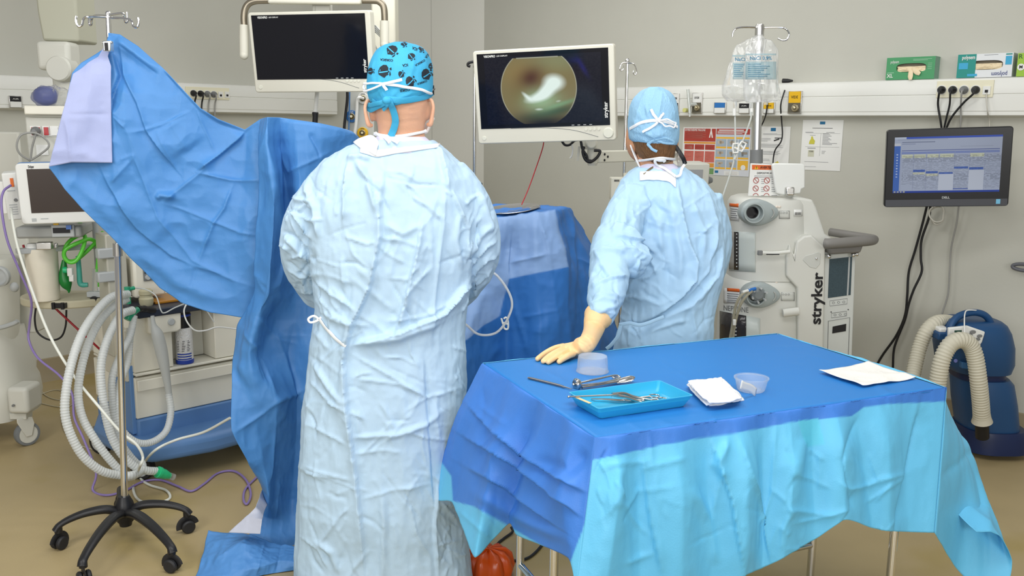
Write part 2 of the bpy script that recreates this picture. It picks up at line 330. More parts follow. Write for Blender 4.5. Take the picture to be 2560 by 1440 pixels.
gas_outlet(tR, iR, wr, 1974, 228, 2004, 284, '', M_yel, M_olive, 'VIDE', True, .5)
gas_outlet(tL, iL, wl, 20, 239, 54, 270, '', M_ink, M_white, 'AIR', False)
# socket panels (fixed to the rail) and round mains outlets
def panel(t, I, wf, x0, y0, x1, y1, outlets, boxes):
    a = on_tr(I, wf, x0, y0); b = on_tr(I, wf, x1, y1); y = -TD-.003
    mb = MB(); mb.box(((a[0]+b[0])/2, y-.002, (a[2]+b[2])/2), (b[0]-a[0], .008, a[2]-b[2])); pnl = mb.build('socket_panel', M_sock, t, bev=.0015)
    for px, py in outlets:
        c = on_tr(I, wf, px, py); mb = MB(); mb.lathe([(.024, 0), (.024, .003), (.019, .003), (.018, -.004)], (c[0], y-.006, c[2]), np.array(((1, 0, 0), (0, 0, -1), (0, 1, 0))), 24); mb.build('socket', M_white, pnl)
    for px, py, pl in boxes:
        c = on_tr(I, wf, px, py); mb = MB(); mb.box((c[0], y-.008, c[2]), (.034, .006, .04)); mb.box((c[0], y-.0115, c[2]-.004), (.014, .004, .013), mi=1); mb.build('data_socket', [M_white, M_ink], pnl)
panel(tR, iR, wr, 2344, 203, 2482, 243, [(2355, 225), (2383, 225), (2411, 225), (2440, 225)], [(2468, 226, 0)])
panel(tL, iL, wl, 462, 216, 573, 250, [(482, 233), (500, 234), (517, 235), (533, 236)], [(550, 237, 0), (566, 237, 0)])
# plugs with their cables are things of their own
def cable(name, label, pts, r, m, cat='cable', plug=None, n=8, group=None, sm=8):
    "pts world; plug=(centre,normal,material)"
    if plug is None:
        mb = MB(); mb.tube(smooth_curve(pts, sm), r, n); o = mb.build(name, m, smooth=60); return tag(o, label, cat, group)
    t = thing(name, label, cat, tuple(pts[0]), group); t.location = (0, 0, 0)
    mb = MB(); mb.tube(smooth_curve(pts, sm), r, n); mb.build('cord', m, t, smooth=60)
    c, nn, m2 = plug; z = nrm(nn); M = frame((0, 0, 0), nrm(np.cross((0, 0, 1), z)), z); mb = MB(); mb.lathe([(.02, 0), (.02, .012), (.017, .022), (.012, .028), (.009, .04)], c, M, 20); mb.build('plug', m2, t); return t
def pl_cable(label, wf, n, sx, sy, route, r, m, m2, group):
    c = wf(sx, sy, TD+.008); p0 = c+n*.034
    cable('power_cable', label, [p0, p0+n*.006-A(0, 0, .02)]+[wf(x, y, o) for x, y, o in route], r, m, 'cable', (c, n, m2), group=group)
gp = 'power cables plugged into the right wall rail'
M_bcab = mat('black_cable', srgb(26, 26, 28), .45); M_gcab = mat('grey_cable', srgb(150, 150, 146), .5)
pl_cable('black power cable from leftmost round socket above the wall computer', wr, nR, 2355, 225, [(2345, 262, .1), (2351, 300, .09), (2356, 335, .07)], .0055, M_bcab, M_black, gp)
pl_cable('black power cable from second socket above the wall computer', wr, nR, 2383, 225, [(2374, 262, .1), (2366, 295, .09), (2357, 335, .07)], .005, M_bcab, M_black, gp)
pl_cable('light grey power cable from third socket above the wall computer', wr, nR, 2411, 225, [(2402, 262, .1), (2402, 300, .08), (2399, 335, .06)], .0045, M_gcab, M_grey, gp)
pl_cable('black power cable slanting left from fourth socket above the wall computer', wr, nR, 2440, 225, [(2408, 258, .11), (2378, 295, .1), (2360, 335, .08)], .0055, M_bcab, M_black, gp)
cable('network_cable', 'pale grey network cable hanging from the data socket above wall computer', [wr(2468, 229, TD+.01), wr(2466, 245, TD+.02), wr(2469, 280, TD+.02), wr(2473, 300, .03), wr(2474, 340, .03)], .0035, mat('pale_cable', srgb(196, 194, 184), .5))
gp = 'power cables plugged into the left wall rail'
for px, py, q, m, lb in ((482, 233, 26, M_bcab, 'black power cable from leftmost socket beside the blue drape edge'), (500, 234, 22, M_bcab, 'black power cable from second socket beside the blue drape edge'), (517, 235, 24, M_gcab, 'grey power cable from third socket on left wall rail'), (533, 236, 28, M_gcab, 'grey power cable from fourth socket on left wall rail')):
    pl_cable(lb, wl, nL, px, py, [(px+5, py+22, .1), (px+4, py+50, .1), (px+6, py+120, .06)], .0055, m, M_black if m is M_bcab else M_grey, gp)
# ---- papers and posters on the right wall
M_paper = mat('paper', srgb(226, 227, 224), .6); M_pgrey = mat('print_grey', srgb(120, 122, 126), .7)
def poster(name, label, wf, n, u, x0, y0, x1, y1, draw, off=.002, cat='poster', paper=None):
    a = wf(x0, y0, off); b = wf(x1, y1, off); W_ = (b-a)@u; Hh = a[2]-b[2]; t = thing(name, label, cat, frame(A(a[0], a[1], b[2]), u, (0, 0, 1)))
    mb = MB(); mb.box((W_/2, -.0005, Hh/2), (W_, .001, Hh)); mb.build('sheet', paper or M_paper, t); draw(t, W_, Hh); return t
def rects(name, t, W_, Hh, L, mats, lift=.0016):
    mb = MB()
    for x, y, w_, h_, mi in L: mb.box(((x+w_/2)*W_, -lift, (1-y-h_/2)*Hh), (w_*W_, .0006, h_*Hh), mi=mi)
    return mb.build(name, mats, t, smooth=0)
uRx = -uR
M_red = mat('poster_red', srgb(168, 62, 52), .6); M_pred = mat('poster_pale_red', srgb(196, 104, 92), .6); M_por = mat('poster_orange', srgb(214, 146, 60), .6); M_pgr = mat('poster_green', srgb(110, 150, 96), .6); M_pam = mat('poster_amber', srgb(228, 178, 60), .6); M_pbl = mat('poster_blue_grey', srgb(186, 198, 212), .6); M_logo = mat('logo_blue', srgb(30, 106, 150), .6); M_skin2 = mat('poster_skin', srgb(200, 186, 166), .6)
def d1(t, W_, Hh):
    L = [(.04, .025, .92, .27, 0), (.04, .305, .92, .04, 2)]
    for i in range(3):
        x = .06+i*.305; L += [(x, .36, .28, .11, 0), (x, .5, .28, .235, 1), (x, .75, .28, .09, 2 if i < 2 else 2), (x, .855, .28, .13, 2 if i == 0 else 3)]
        L += [(x+.03, .4+.02*k, .2, .006, 4) for k in range(3)]+[(x+.03, .53+.028*k, .19-.03*(k % 3), .006, 4) for k in range(6)]
    L += [(.08, .1+.024*k, .6-.1*(k % 2), .006, 4) for k in range(6)]
    rects('print', t, W_, Hh, L, [M_red, M_pred, M_por, M_pgr, M_skin2]); text('heading', 'HYPERTHERMIE MALIGNE', .02, M_paper, t, fr(W_*.36, -.0024, Hh*.94), width=W_*.6)
    mb = MB(); mb.prism([(-.014, -.025), (-.006, -.025), (0, .004), (.006, -.025), (.014, -.025), (.004, .02), (.004, .03), (-.004, .03), (-.004, .02)], fr(W_*.83, -.002, Hh*.87), 0, .0008); mb.build('emblem', M_paper, t)
poster('wall_poster', 'red poster of boxed instructions, left of the two coloured wall posters', wr, nR, uRx, 1709, 318, 1788, 438, d1)
def d2(t, W_, Hh):
    L = [(.03, .03, .94, .115, 0), (.03, .155, .94, .03, 3), (.03, .2, .94, .035, 2)]
    for r in range(3):
        y = .245+r*.215
        for i in range(3):
            x = .03+i*.32; big = r == 2 and i == 2; L += [(x, y, .29, .15, 2 if big else 1), (x, y+.155, .29, .035, 2)]
            if not big: L += [(x+.05+.02*i, y+.04, .17, .05, 4), (x+.1, y+.02+.02*r, .06, .09, 4)]
    L += [(.3, .9, .42, .09, 5), (.03, .9, .1, .05, 6)]+[(.34, .915+.018*k, .34, .005, 4) for k in range(4)]
    rects('print', t, W_, Hh, L, [M_red, mat('poster_photo', srgb(158, 172, 184), .6), M_pam, M_pbl, M_skin2, M_paper, M_logo]); rects('heading', t, W_, Hh, [(.1, .05, .7, .018, 0), (.06, .08, .84, .008, 0), (.06, .1, .84, .008, 0), (.06, .12, .7, .008, 0)], [M_paper], .0024)
    mb = MB(); mb.lathe([(.016, 0), (.016, .001), (.011, .001)], (W_*.83, -.002, Hh*.18), np.array(((1, 0, 0), (0, 0, -1), (0, 1, 0)))); mb.build('emblem', M_paper, t)
poster('wall_poster', 'grey and yellow poster of procedure pictures with a red header strip', wr, nR, uRx, 1790, 318, 1872, 442, d2, paper=mat('poster_ground', srgb(206, 210, 216), .6))
def lines(x, y, w_, n, dy, seed=1, mi=0): r = random.Random(seed); return [(x, y+i*dy, w_*r.uniform(.65, 1), .006, mi) for i in range(n)]
def d3(t, W_, Hh):
    rects('print', t, W_, Hh, [(.42, .03, .15, .075, 1)]+lines(.2, .16, .6, 2, .02)+lines(.14, .27, .3, 3, .03, 2)+lines(.12, .4, .8, 4, .022, 3)+lines(.12, .56, .8, 4, .024, 4)+lines(.12, .74, .35, 2, .03, 5)+lines(.12, .85, .5, 2, .05, 6)+[(.55, .25, .2, .018, 2)], [M_pgrey, M_logo, M_ink])
    mb = MB(); mb.prism([(-.012, -.012), (.01, -.014), (.014, .004), (.006, .014), (-.004, .006), (-.014, .002)], fr(W_*.65, -.002, Hh*.17), 0, .0008); mb.build('picture', mat('bin_yellow', srgb(210, 196, 90), .6), t)
    mb = MB(); mb.box((W_*.61, -.002, Hh*.7), (.034, .001, .007), Matrix.Rotation(-.3, 3, 'Y')); mb.build('picture', M_ink, t)
poster('wall_notice', 'white paper notice behind the fluid-bag pole, small blue logo on top', wr, nR, uRx, 1893, 316, 1970, 428, d3, cat='notice')
def d4(t, W_, Hh):
    rects('print', t, W_, Hh, [(.43, .03, .13, .055, 1), (.25, .155, .5, .008, 2), (.08, .24, .2, .006, 2), (.6, .24, .2, .006, 2)]+[(.52, .262+.024*i, (.3 if i in (8, 9, 10) else .18)*(.8+.4*((i*7) % 3)/2), .008, 0) for i in range(10)]+[(.1, .26, .84, .003, 0), (.1, .53, .84, .003, 0), (.47, .26, .003, .45, 0), (.2, .3, .14, .006, 0), (.16, .55, .2, .006, 0), (.16, .565, .2, .006, 0), (.18, .6, .15, .13, 3), (.2, .61, .11, .03, 2), (.52, .61, .1, .006, 0), (.52, .635, .08, .006, 0), (.52, .66, .07, .006, 0), (.1, .83, .6, .006, 0), (.1, .93, .3, .005, 0)], [M_pgrey, M_logo, M_ink, mat('jar_pic', srgb(196, 196, 176), .6)])
    mb = MB(); mb.prism([(-.017, -.022), (.015, -.022), (.018, -.004), (.006, .01), (.003, .022), (-.006, .02), (-.006, .008), (-.014, -.006)], fr(W_*.26, -.002, Hh*.6), 0, .0008); mb.build('picture', mat('bag_yellow', srgb(196, 190, 70), .6), t)
poster('wall_notice', 'white paper waste notice with yellow bag picture, left of wall computer', wr, nR, uRx, 2008, 300, 2100, 428, d4, cat='notice')
# ---- glove boxes standing on the rail
M_glove = mat('latex', srgb(232, 214, 178), .55, bump=(80, .1, 3))
M_card = mat('box_card', srgb(150, 140, 120), .7)
def glove_box(label, x0, y0, x1, y1, front, extra):
    a = wr(x0, y0, TD-.004); b = wr(x1, y1, TD-.004); W_ = (b-a)@uRx; Hh = a[2]-TZ1-.001; t = thing('glove_box', label, 'glove box', frame(A(a[0], a[1], TZ1+.001), uRx, (0, 0, 1)), 'glove boxes on the wall rail')
    D = .072; cx = W_*.52; cz = Hh*.52; hw = W_*.31; hh = Hh*.2; n = 24
    # carton: front wall with oval dispensing hole, back, sides, top, bottom
    oval = [(cx+hw*np.sign(math.cos(q))*abs(math.cos(q))**.6, cz+hh*np.sign(math.sin(q))*abs(math.sin(q))**.6) for q in np.arange(n)*2*math.pi/n]
    def edge(q): c, s_ = math.cos(q), math.sin(q); k = min((W_-cx if c > 0 else cx)/max(abs(c), 1e-6), (Hh-cz if s_ > 0 else cz)/max(abs(s_), 1e-6)); return (cx+c*k, cz+s_*k)
    out = [edge(q) for q in np.arange(n)*2*math.pi/n]
    for (ex, ez) in ((0, 0), (W_, 0), (0, Hh), (W_, Hh)):
        k = min(range(n), key=lambda i: (out[i][0]-ex)**2+(out[i][1]-ez)**2); out[k] = (ex, ez)
    V = [(x, 0, z) for x, z in oval]+[(x, 0, z) for x, z in out]+[(x, .012, z) for x, z in oval]; mb = MB()
    mb.add(V, [[i, (i+1) % n, n+(i+1) % n, n+i] for i in range(n)]+[[i, (i+1) % n, 2*n+(i+1) % n, 2*n+i] for i in range(n)])
    mb.add([(0, 0, 0), (W_, 0, 0), (W_, D, 0), (0, D, 0), (0, 0, Hh), (W_, 0, Hh), (W_, D, Hh), (0, D, Hh)], [[0, 1, 2, 3], [4, 5, 6, 7], [0, 3, 7, 4], [2, 3, 7, 6]]); mb.add([(W_, 0, 0), (W_, D, 0), (W_, D, Hh), (W_, 0, Hh)], [[0, 1, 2, 3]], 1); mb.add([(0, .03, 0), (W_, .03, 0), (W_, .03, Hh), (0, .03, Hh)], [[0, 1, 2, 3]], 2)
    mb.build('carton', front, t, smooth=0, recalc=False)
    # gloves in the opening
    G = np.zeros((14, 26, 3))
    for i in range(14):
        for j in range(26):
            u, v = j/25*2-1, i/13*2-1; G[i, j] = (cx+u*hw*.94, .004-.007*(1-u*u)*(1-v*v), cz-hh*.28+v*hh*.62)
    P = G.reshape(-1, 3); P[:, 1] -= .006*ridged(P*A(70, 70, 90)+x0, 2); mb = MB(); mb.grid(P.reshape(14, 26, 3)); gl = mb.build('gloves', M_glove, t, solid=.001); extra(t, W_, Hh, cx, cz); return t
def ex_green(t, W_, Hh, cx, cz):
    for pts in ([(cx-.005, -.002, cz-.01), (cx+.002, -.008, cz-.024), (cx+.004, -.012, cz-.045), (cx+.006, -.014, cz-.062)], [(cx+.01, -.002, cz-.006), (cx+.03, -.008, cz-.022), (cx+.05, -.01, cz-.034)]):
        mb = MB(); mb.tube(smooth_curve(pts, 4), [.008, .012, .013, .008], 10, flat=(1, .25, A(0, -1, 0))); mb.build('glove_finger', M_glove, t)
    text('lettering', 'polysem', .022, M_white, t, fr(W_*.17, -.001, Hh*.8), width=.042); text('lettering', 'XL', .026, M_white, t, fr(W_*.09, -.001, Hh*.17), bold=.02)
    rects('print', t, W_, Hh, [(.55, .1, .38, .012, 0), (.55, .15, .3, .012, 0), (.03, .68, .14, .02, 0), (.86, .3, .08, .012, 0), (.86, .38, .08, .012, 0), (.86, .46, .08, .012, 0), (.86, .54, .08, .012, 0)], [mat('mint', srgb(180, 214, 190), .6)], .0008)
glove_box('green glove box marked XL with cream gloves pulled out, on rail', 2218, 145, 2334, 203, [mat('green_card', srgb(72, 150, 100), .5), mat('green_card_side', srgb(120, 158, 138), .5), M_card], ex_green)
def ex_white(t, W_, Hh, cx, cz):
    mb = MB(); mb.box((W_*.17, -.0006, Hh/2), (W_*.34, .0008, Hh)); mb.build('print', mat('teal_card', srgb(30, 140, 130), .5), t)
    V = [(.0, .33), (.12, .37)]; rects('print', t, W_, Hh, [(.03, .36, .17, .27, 0), (.2, .84, .18, .1, 0), (.87, .03, .11, .05, 1), (.87, .13, .11, .36, 0), (.48, .05, .25, .012, 2)], [mat('sky_print', srgb(58, 164, 206), .5), mat('teal_card', (0, 0, 0, 1)), M_pgrey], .0014)
    text('lettering', 'polysem', .026, M_white, t, fr(W_*.2, -.002, Hh*.86), width=.06, bold=.02); text('lettering', 'polysem', .03, mat('navy_print', srgb(60, 70, 130), .6), t, frame((W_*.78, -.001, Hh*.12), (-1, 0, 0), (0, -1, 0)), width=.07)
glove_box('white and teal glove box standing between the green and lime boxes', 2396, 137, 2528, 196, [mat('white_card', srgb(222, 226, 228), .5), mat('grey_card', srgb(176, 182, 184), .5), M_card], ex_white)
def ex_lime(t, W_, Hh, cx, cz):
    text('lettering', 'R', .03, mat('dark_green', srgb(40, 90, 40), .6), t, fr(.012, -.001, Hh*.85)); mb = MB(); mb.lathe([(.016, 0), (.016, .001)], (.018, -.001, Hh*.4), np.array(((1, 0, 0), (0, 0, -1), (0, 1, 0)))); mb.build('print', M_white, t); text('lettering', 'M', .02, M_ink, t, fr(.018, -.0026, Hh*.4), bold=.02)
glove_box('lime green glove box cut by the right picture edge, on rail', 2546, 133, 2690, 195, [mat('lime_card', srgb(150, 190, 60), .5), M_card, M_card], ex_lime)
# ---------------------------------------------------------------- cloth helper
def coons(top, bot, left, right, nu, nv):
    "four boundary polylines (k-vectors) -> (nu rows, nv cols, k)"
    def rs(P, n):
        P = np.asarray(P, float); d = np.concatenate([[0], np.cumsum(np.linalg.norm(np.diff(P[:, :2], axis=0), axis=1))]); t = np.linspace(0, d[-1], n); return np.stack([np.interp(t, d, P[:, k]) for k in range(P.shape[1])], 1)
    T, B, L, R_ = rs(top, nv), rs(bot, nv), rs(left, nu), rs(right, nu); u = np.linspace(0, 1, nu)[:, None, None]; v = np.linspace(0, 1, nv)[None, :, None]
    return (1-u)*T[None]+u*B[None]+(1-v)*L[:, None]+v*R_[:, None]-((1-u)*(1-v)*T[0]+(1-u)*v*T[-1]+u*(1-v)*B[0]+u*v*B[-1])
def pxgrid(G): return np.array([[at(*p) for p in row] for row in G])
def inside(X, Y, poly):
    "signed pixel distance to polygon, + inside"
    poly = np.asarray(poly, float); n = len(poly); ins = np.zeros(len(X), bool); D = np.full(len(X), 1e9)
    for i in range(n):
        a, b = poly[i], poly[(i+1) % n]; c = ((a[1] > Y) != (b[1] > Y)) & (X < (b[0]-a[0])*(Y-a[1])/((b[1]-a[1]) or 1e-9)+a[0]); ins ^= c
        e = b-a; t = np.clip(((X-a[0])*e[0]+(Y-a[1])*e[1])/(e@e), 0, 1); D = np.minimum(D, np.hypot(X-a[0]-t*e[0], Y-a[1]-t*e[1]))
    return np.where(ins, D, -D)
def paint(X, Y, base_, layers):
    C = np.tile(np.array(base_[:3]), (len(X), 1))
    for poly, c in layers: k = np.clip(inside(X, Y, poly)/3+.5, 0, 1)[:, None]; C = C*(1-k)+np.array(c[:3])*k
    return C
def wrinkle(V, N, scale, amp, seed=0, oct=3): return V+N*(amp*ridged(V*np.asarray(scale)+seed, oct))[:, None]
def sheet(name, G, m, parent, cr=(), noise=(), base_=None, layers=(), solid=.0012, smooth=180, fade=(0, 0, 0, 0)):
    "G world grid; creases in picture pixels raise the cloth towards the room"
    mb = MB(); mb.grid(G); V, Fc = mb.arrays(); N = vnormals(V, Fc); s = np.sign(np.einsum('ij,ij->i', N, cC-V)); s = 1 if s.sum() >= 0 else -1
    if s < 0: Fc = [q[::-1] for q in Fc]
    a, b = G.shape[:2]; ii = np.repeat(np.arange(a), b); jj = np.tile(np.arange(b), a); fd = np.ones(a*b)   # fade=(top,bottom,left,right) rows over which displacement dies out at a seam
    for k, d in ((fade[0], ii), (fade[1], a-1-ii), (fade[2], jj), (fade[3], b-1-jj)):
        if k: fd = fd*np.clip(d/k, 0, 1)
    N = N*s; X, Y = proj(V); N = N*fd[:, None]; V = V+N*creases(X, Y, cr)[:, None]
    for sc, am, sd in noise: V = wrinkle(V, N, sc, am, sd)
    col = None if base_ is None else paint(X, Y, base_, layers)
    return mesh_obj(name, V, Fc, m, parent, smooth, solid=solid, col=col, recalc=False)
def rand_creases(n, box, ang, ln, wd, am, seed, kinds=('ridge', 'step', 'sharp')):
    r = random.Random(seed); L = []
    for i in range(n):
        x, y = r.uniform(box[0], box[2]), r.uniform(box[1], box[3]); a = math.radians(r.gauss(*ang)); l = r.uniform(*ln)/2; b = r.uniform(-.25, .25)*l
        dx, dy = math.cos(a)*l, math.sin(a)*l; L.append((r.choice(kinds), [(x-dx, y-dy), (x-dy*b/l, y+dx*b/l), (x+dx, y+dy)], r.uniform(*wd), r.uniform(*am)*r.choice((1, 1, -1))))
    return L
M_drape = attr_mat('surgical_fabric', .5)
_nt = M_drape.node_tree; _b = _nt.nodes['Principled BSDF']; _n = _nt.nodes.new('ShaderNodeTexNoise'); _n.inputs['Scale'].default_value = 260; _tc = _nt.nodes.new('ShaderNodeTexCoord'); _nt.links.new(_tc.outputs['Object'], _n.inputs['Vector']); _bp = _nt.nodes.new('ShaderNodeBump'); _bp.inputs['Strength'].default_value = .12; _bp.inputs['Distance'].default_value = .004; _nt.links.new(_n.outputs['Fac'], _bp.inputs['Height']); _nt.links.new(_bp.outputs[0], _b.inputs['Normal'])
_b.inputs['Specular IOR Level'].default_value = .42
C_BLUE = srgb(72, 132, 194); C_TOP = srgb(36, 124, 200); C_BAND = srgb(64, 126, 212); C_CYAN = srgb(104, 194, 236); C_LAV = srgb(158, 167, 206); C_PANEL = srgb(136, 170, 218); C_DEEP = srgb(50, 116, 192)
# ---------------------------------------------------------------- instrument table
TT = .85; tc0 = A(.557, 2.5, 0); ta = math.radians(23.3); tX = A(math.cos(ta), math.sin(ta), 0); tY = A(-math.sin(ta), math.cos(ta), 0); HX, HY = .548, .352
def tl(x, y, z): return tc0+tX*x+tY*y+A(0, 0, z)
t = thing('instrument_table', 'steel-legged instrument table under blue drape in right foreground', 'table', Matrix.Translation(Vector(tc0)))
mb = MB(); Mt = frame((0, 0, 0), tX, (0, 0, 1)); mb.box((0, 0, TT-.02), (2*HX-.03, 2*HY-.03, .03), Mt); mb.build('table_top', M_steel, t, bev=.004)
leg_xy = [(-.45, .28), (-.455, .035), (.485, .045), (.487, -.275)]
for x, y in leg_xy:
    mb = MB(); p = tl(x, y, 0)-tc0; mb.cyl(p+A(0, 0, .0), p+A(0, 0, TT-.03), .0125, n=20); mb.build('leg', M_chrome, t)
mb = MB(); a, b = tl(-.455, .035, .22)-tc0, tl(.485, .045, .22)-tc0; mb.cyl(a, b, .01)
mb.cyl(tl(-.45, .28, .22)-tc0, a, .01); mb.build('brace', M_chrome, t)
# the table cover: flat top sheet and skirts in one cloth
HZ = TT+.002
dr = thing('table_drape', 'blue and turquoise sterile drape covering the instrument table', 'drape', (0, 0, 0))
nx, ny = 150, 90; U = np.linspace(-1, 1, nx); Vv = np.linspace(-1, 1, ny); G = np.zeros((ny, nx, 3))
for i, v in enumerate(Vv):
    for j, u in enumerate(U): G[i, j] = tl(u*HX, v*HY, HZ-.006*max(0, (max(abs(u), abs(v))-.985)/.015)**2)
top_cr = [('sharp', [(1330, 905), (1500, 1010), (1640, 1100)], 5, .0018), ('ridge', [(1230, 940), (1400, 1030), (1490, 1090)], 8, .002), ('ridge', [(1790, 1060), (1830, 1130)], 8, .004), ('sharp', [(1780, 1040), (1800, 1090)], 6, .005), ('ridge', [(1850, 1040), (1880, 1075)], 8, .004), ('sharp', [(2060, 1010), (2130, 1020)], 6, .005), ('ridge', [(2180, 960), (2250, 1000), (2290, 1010)], 8, .003), ('ridge', [(1640, 1050), (1700, 1075), (1760, 1110)], 9, .003), ('sharp', [(2000, 880), (2160, 930)], 4, .0012), ('sharp', [(1600, 870), (1800, 1000)], 4, .0010)]
sheet('top_panel', G, M_drape, dr, top_cr, [((9, 9, 9), .0012, 3)], C_TOP, [])
# skirts: columns = (top u along edge, hem pixel, outward flare at hem, mid pixel flare)
eBL, eFL, eFR, eBR = tl(-HX, HY, HZ), tl(-HX, -HY, HZ), tl(HX, -HY, HZ), tl(HX, HY, HZ)
def hemL(px, py, off): return onpl(px, py, eBL-tX*off, tX)
def hemF(px, py, off): return onpl(px, py, eFL-tY*off, tY)
def hemR(px, py, off): return onpl(px, py, eFR+tX*off, tX)
def strip(cols, n, lin=.35, tuck=.012):
    "cols list of (top,hem,bulge vec) -> grid rows top..hem"
    C = []
    for tp, hm, bl in cols:
        C.append([tp, tp*.97+hm*.03+np.asarray(bl)*.25+nrm(hm-tp)*0, tp*.65+hm*.35+np.asarray(bl), tp*.3+hm*.7+np.asarray(bl)*.6, hm])
    C = np.swapaxes(np.array(C), 0, 1); return interp_grid(C, n[0], n[1], lin)
cFL = hemF(1440, 1475, .06); cFR = hemF(2336, 1332, .07)
colsL = []
for f, (px, py), off, bl in [(0, (1074, 1247), .10, .02), (.08, (1100, 1252), .10, .03), (.16, (1130, 1256), .09, .02), (.27, (1160, 1330), .12, .0), (.36, (1187, 1394), .13, .02), (.47, (1232, 1350), .07, .03), (.57, (1274, 1308), .03, .0), (.66, (1292, 1338), .05, .02), (.77, (1346, 1360), .06, .0), (.88, (1420, 1396), .07, .03), (1, (1440, 1470), .06, .03)]:
    tp = eBL*(1-f)+eFL*f; colsL.append((tp, hemL(px, py, off) if f < 1 else cFL, -tX*bl if f < 1 else (0, 0, 0)))
GL = strip(colsL, (110, 130), .45)
crL = [('step', [(1480, 1240), (1360, 1170), (1250, 1090), (1165, 1010)][::-1], 26, .020), ('step', [(1150, 1085), (1290, 1160), (1400, 1245), (1450, 1290)], 30, .022), ('step', [(1160, 1165), (1260, 1215), (1400, 1320)], 24, .016), ('sharp', [(1205, 960), (1215, 1060), (1220, 1130)], 8, -.005), ('sharp', [(1195, 1010), (1280, 1070)], 6, .004), ('ridge', [(1470, 1120), (1420, 1180), (1330, 1150)], 20, -.012), ('sharp', [(1140, 1270), (1230, 1350)], 5, .004), ('sharp', [(1190, 1260), (1250, 1330)], 5, .004), ('sharp', [(1225, 1100), (1235, 1230)], 6, .005), ('ridge', [(1180, 1230), (1330, 1310), (1420, 1350)], 14, .009)]
blueL = [(1185, 880), (1100, 1150), (1128, 1190), (1132, 1252), (1190, 1268), (1284, 1322), (1425, 1405), (1500, 1215), (1500, 1080)]
sheet('side_panel', GL, M_drape, dr, crL, [((14, 14, 9), .003, 9)], C_CYAN, [(blueL, C_BAND)], fade=(6, 0, 0, 5))
colsF = []
for f, (px, py), off, bl in [(0, (1440, 1470), .055, .02), (.045, (1505, 1520), .09, .04), (.1, (1600, 1530), .05, .0), (.19, (1700, 1530), .085, .03), (.27, (1780, 1480), .05, .0), (.36, (1860, 1440), .075, .035), (.43, (1905, 1420), .04, .0), (.50, (1960, 1395), .07, .03), (.57, (2035, 1350), .05, .0), (.63, (2115, 1300), .085, .03), (.70, (2180, 1320), .05, .0), (.78, (2225, 1328), .07, .02), (.87, (2270, 1330), .05, .0), (1, (2340, 1332), .09, .03)]:
    tp = eFL*(1-f)+eFR*f; colsF.append((tp, hemF(px, py, off) if 0 < f < 1 else (cFR if f else cFL), -tY*bl if 0 < f < 1 else (0, 0, 0)))
GF = strip(colsF, (110, 250), .4)
crF = [('step', [(1600, 1125), (1625, 1300), (1655, 1440)], 20, .010), ('sharp', [(1620, 1060), (1660, 1440)], 6, .005), ('step', [(1770, 1085), (1830, 1250), (1860, 1440)], 22, .014), ('sharp', [(1820, 1075), (1805, 1180), (1780, 1290)], 8, .006), ('step', [(1840, 1080), (1890, 1230), (1925, 1400)], 16, .010), ('sharp', [(1940, 1050), (1930, 1230), (1900, 1320)], 6, .005), ('sharp', [(2150, 1030), (2110, 1150), (2140, 1290)], 10, -.010), ('step', [(2300, 1010), (2275, 1130), (2235, 1330)], 22, -.016), ('sharp', [(2275, 1180), (2130, 1225), (2090, 1200)], 6, .006), ('sharp', [(2275, 1185), (2160, 1260)], 5, .004), ('sharp', [(2100, 1290), (1960, 1275)], 8, .007), ('sharp', [(2130, 1275), (1980, 1310)], 6, .005), ('sharp', [(1500, 1165), (1640, 1150)], 7, .005), ('sharp', [(1600, 1170), (1720, 1145)], 6, .005), ('ridge', [(1820, 1100), (1790, 1160), (1820, 1200)], 10, .010), ('ridge', [(1550, 1160), (1540, 1280)], 12, .008), ('ridge', [(1720, 1210), (1770, 1300), (1790, 1420)], 14, .010), ('ridge', [(2010, 1090), (1990, 1200)], 12, .007), ('sharp', [(1560, 1410), (1640, 1380)], 6, .005), ('sharp', [(1580, 1230), (1700, 1215)], 5, .003)]+rand_creases(46, (1500, 1130, 2250, 1400), (80, 35), (40, 130), (3, 7), (.0015, .0045), 5)
bandF = [(1420, 960), (1478, 1150), (1560, 1135), (1640, 1115), (1770, 1092), (1830, 1085), (1980, 1055), (2130, 1040), (2160, 1018), (2220, 1010), (2380, 1003), (2460, 1000), (2460, 800), (1420, 800)]
tape = [(1994, 1052), (2046, 1046), (2062, 1110), (2013, 1118)]
sheet('front_panel', GF, M_drape, dr, crF, [((16, 16, 7), .0035, 4)], C_CYAN, [(bandF, C_BAND), (tape, srgb(96, 200, 232))], fade=(6, 0, 6, 6))
colsR = []
for f, (px, py), off, bl in [(0, (2340, 1332), .09, .02), (.05, (2390, 1420), .12, .07), (.14, (2450, 1475), .18, .12), (.28, (2516, 1465), .24, .15), (.5, (2530, 1400), .26, .14), (.75, (2500, 1340), .2, .0), (1, (2440, 1330), .12, .0)]:
    tp = eFR*(1-f)+eBR*f; colsR.append((tp, hemR(px, py, off) if f else cFR, tX*bl if f else (0, 0, 0)))
GR = strip(colsR, (90, 90), .3)
sheet('side_panel', GR, M_drape, dr, [('sharp', [(2380, 990), (2450, 1200), (2480, 1380)], 16, .012), ('sharp', [(2340, 1200), (2450, 1120)], 8, .006)], [((14, 14, 7), .004, 12)], C_CYAN, [([(2330, 900), (2378, 1004), (2440, 1060), (2520, 1010), (2500, 900)], C_BAND)], fade=(6, 0, 5, 0))
sheet('back_panel', strip([(eBL*(1-f)+eBR*f, eBL*(1-f)+eBR*f+tY*(.05+.02*math.sin(f*30))+A(0, 0, -.3), tY*.01) for f in np.linspace(0, 1, 24)], (30, 100), .3), M_drape, dr, [], [((14, 14, 7), .004, 2)], C_CYAN, fade=(4, 0, 0, 0))
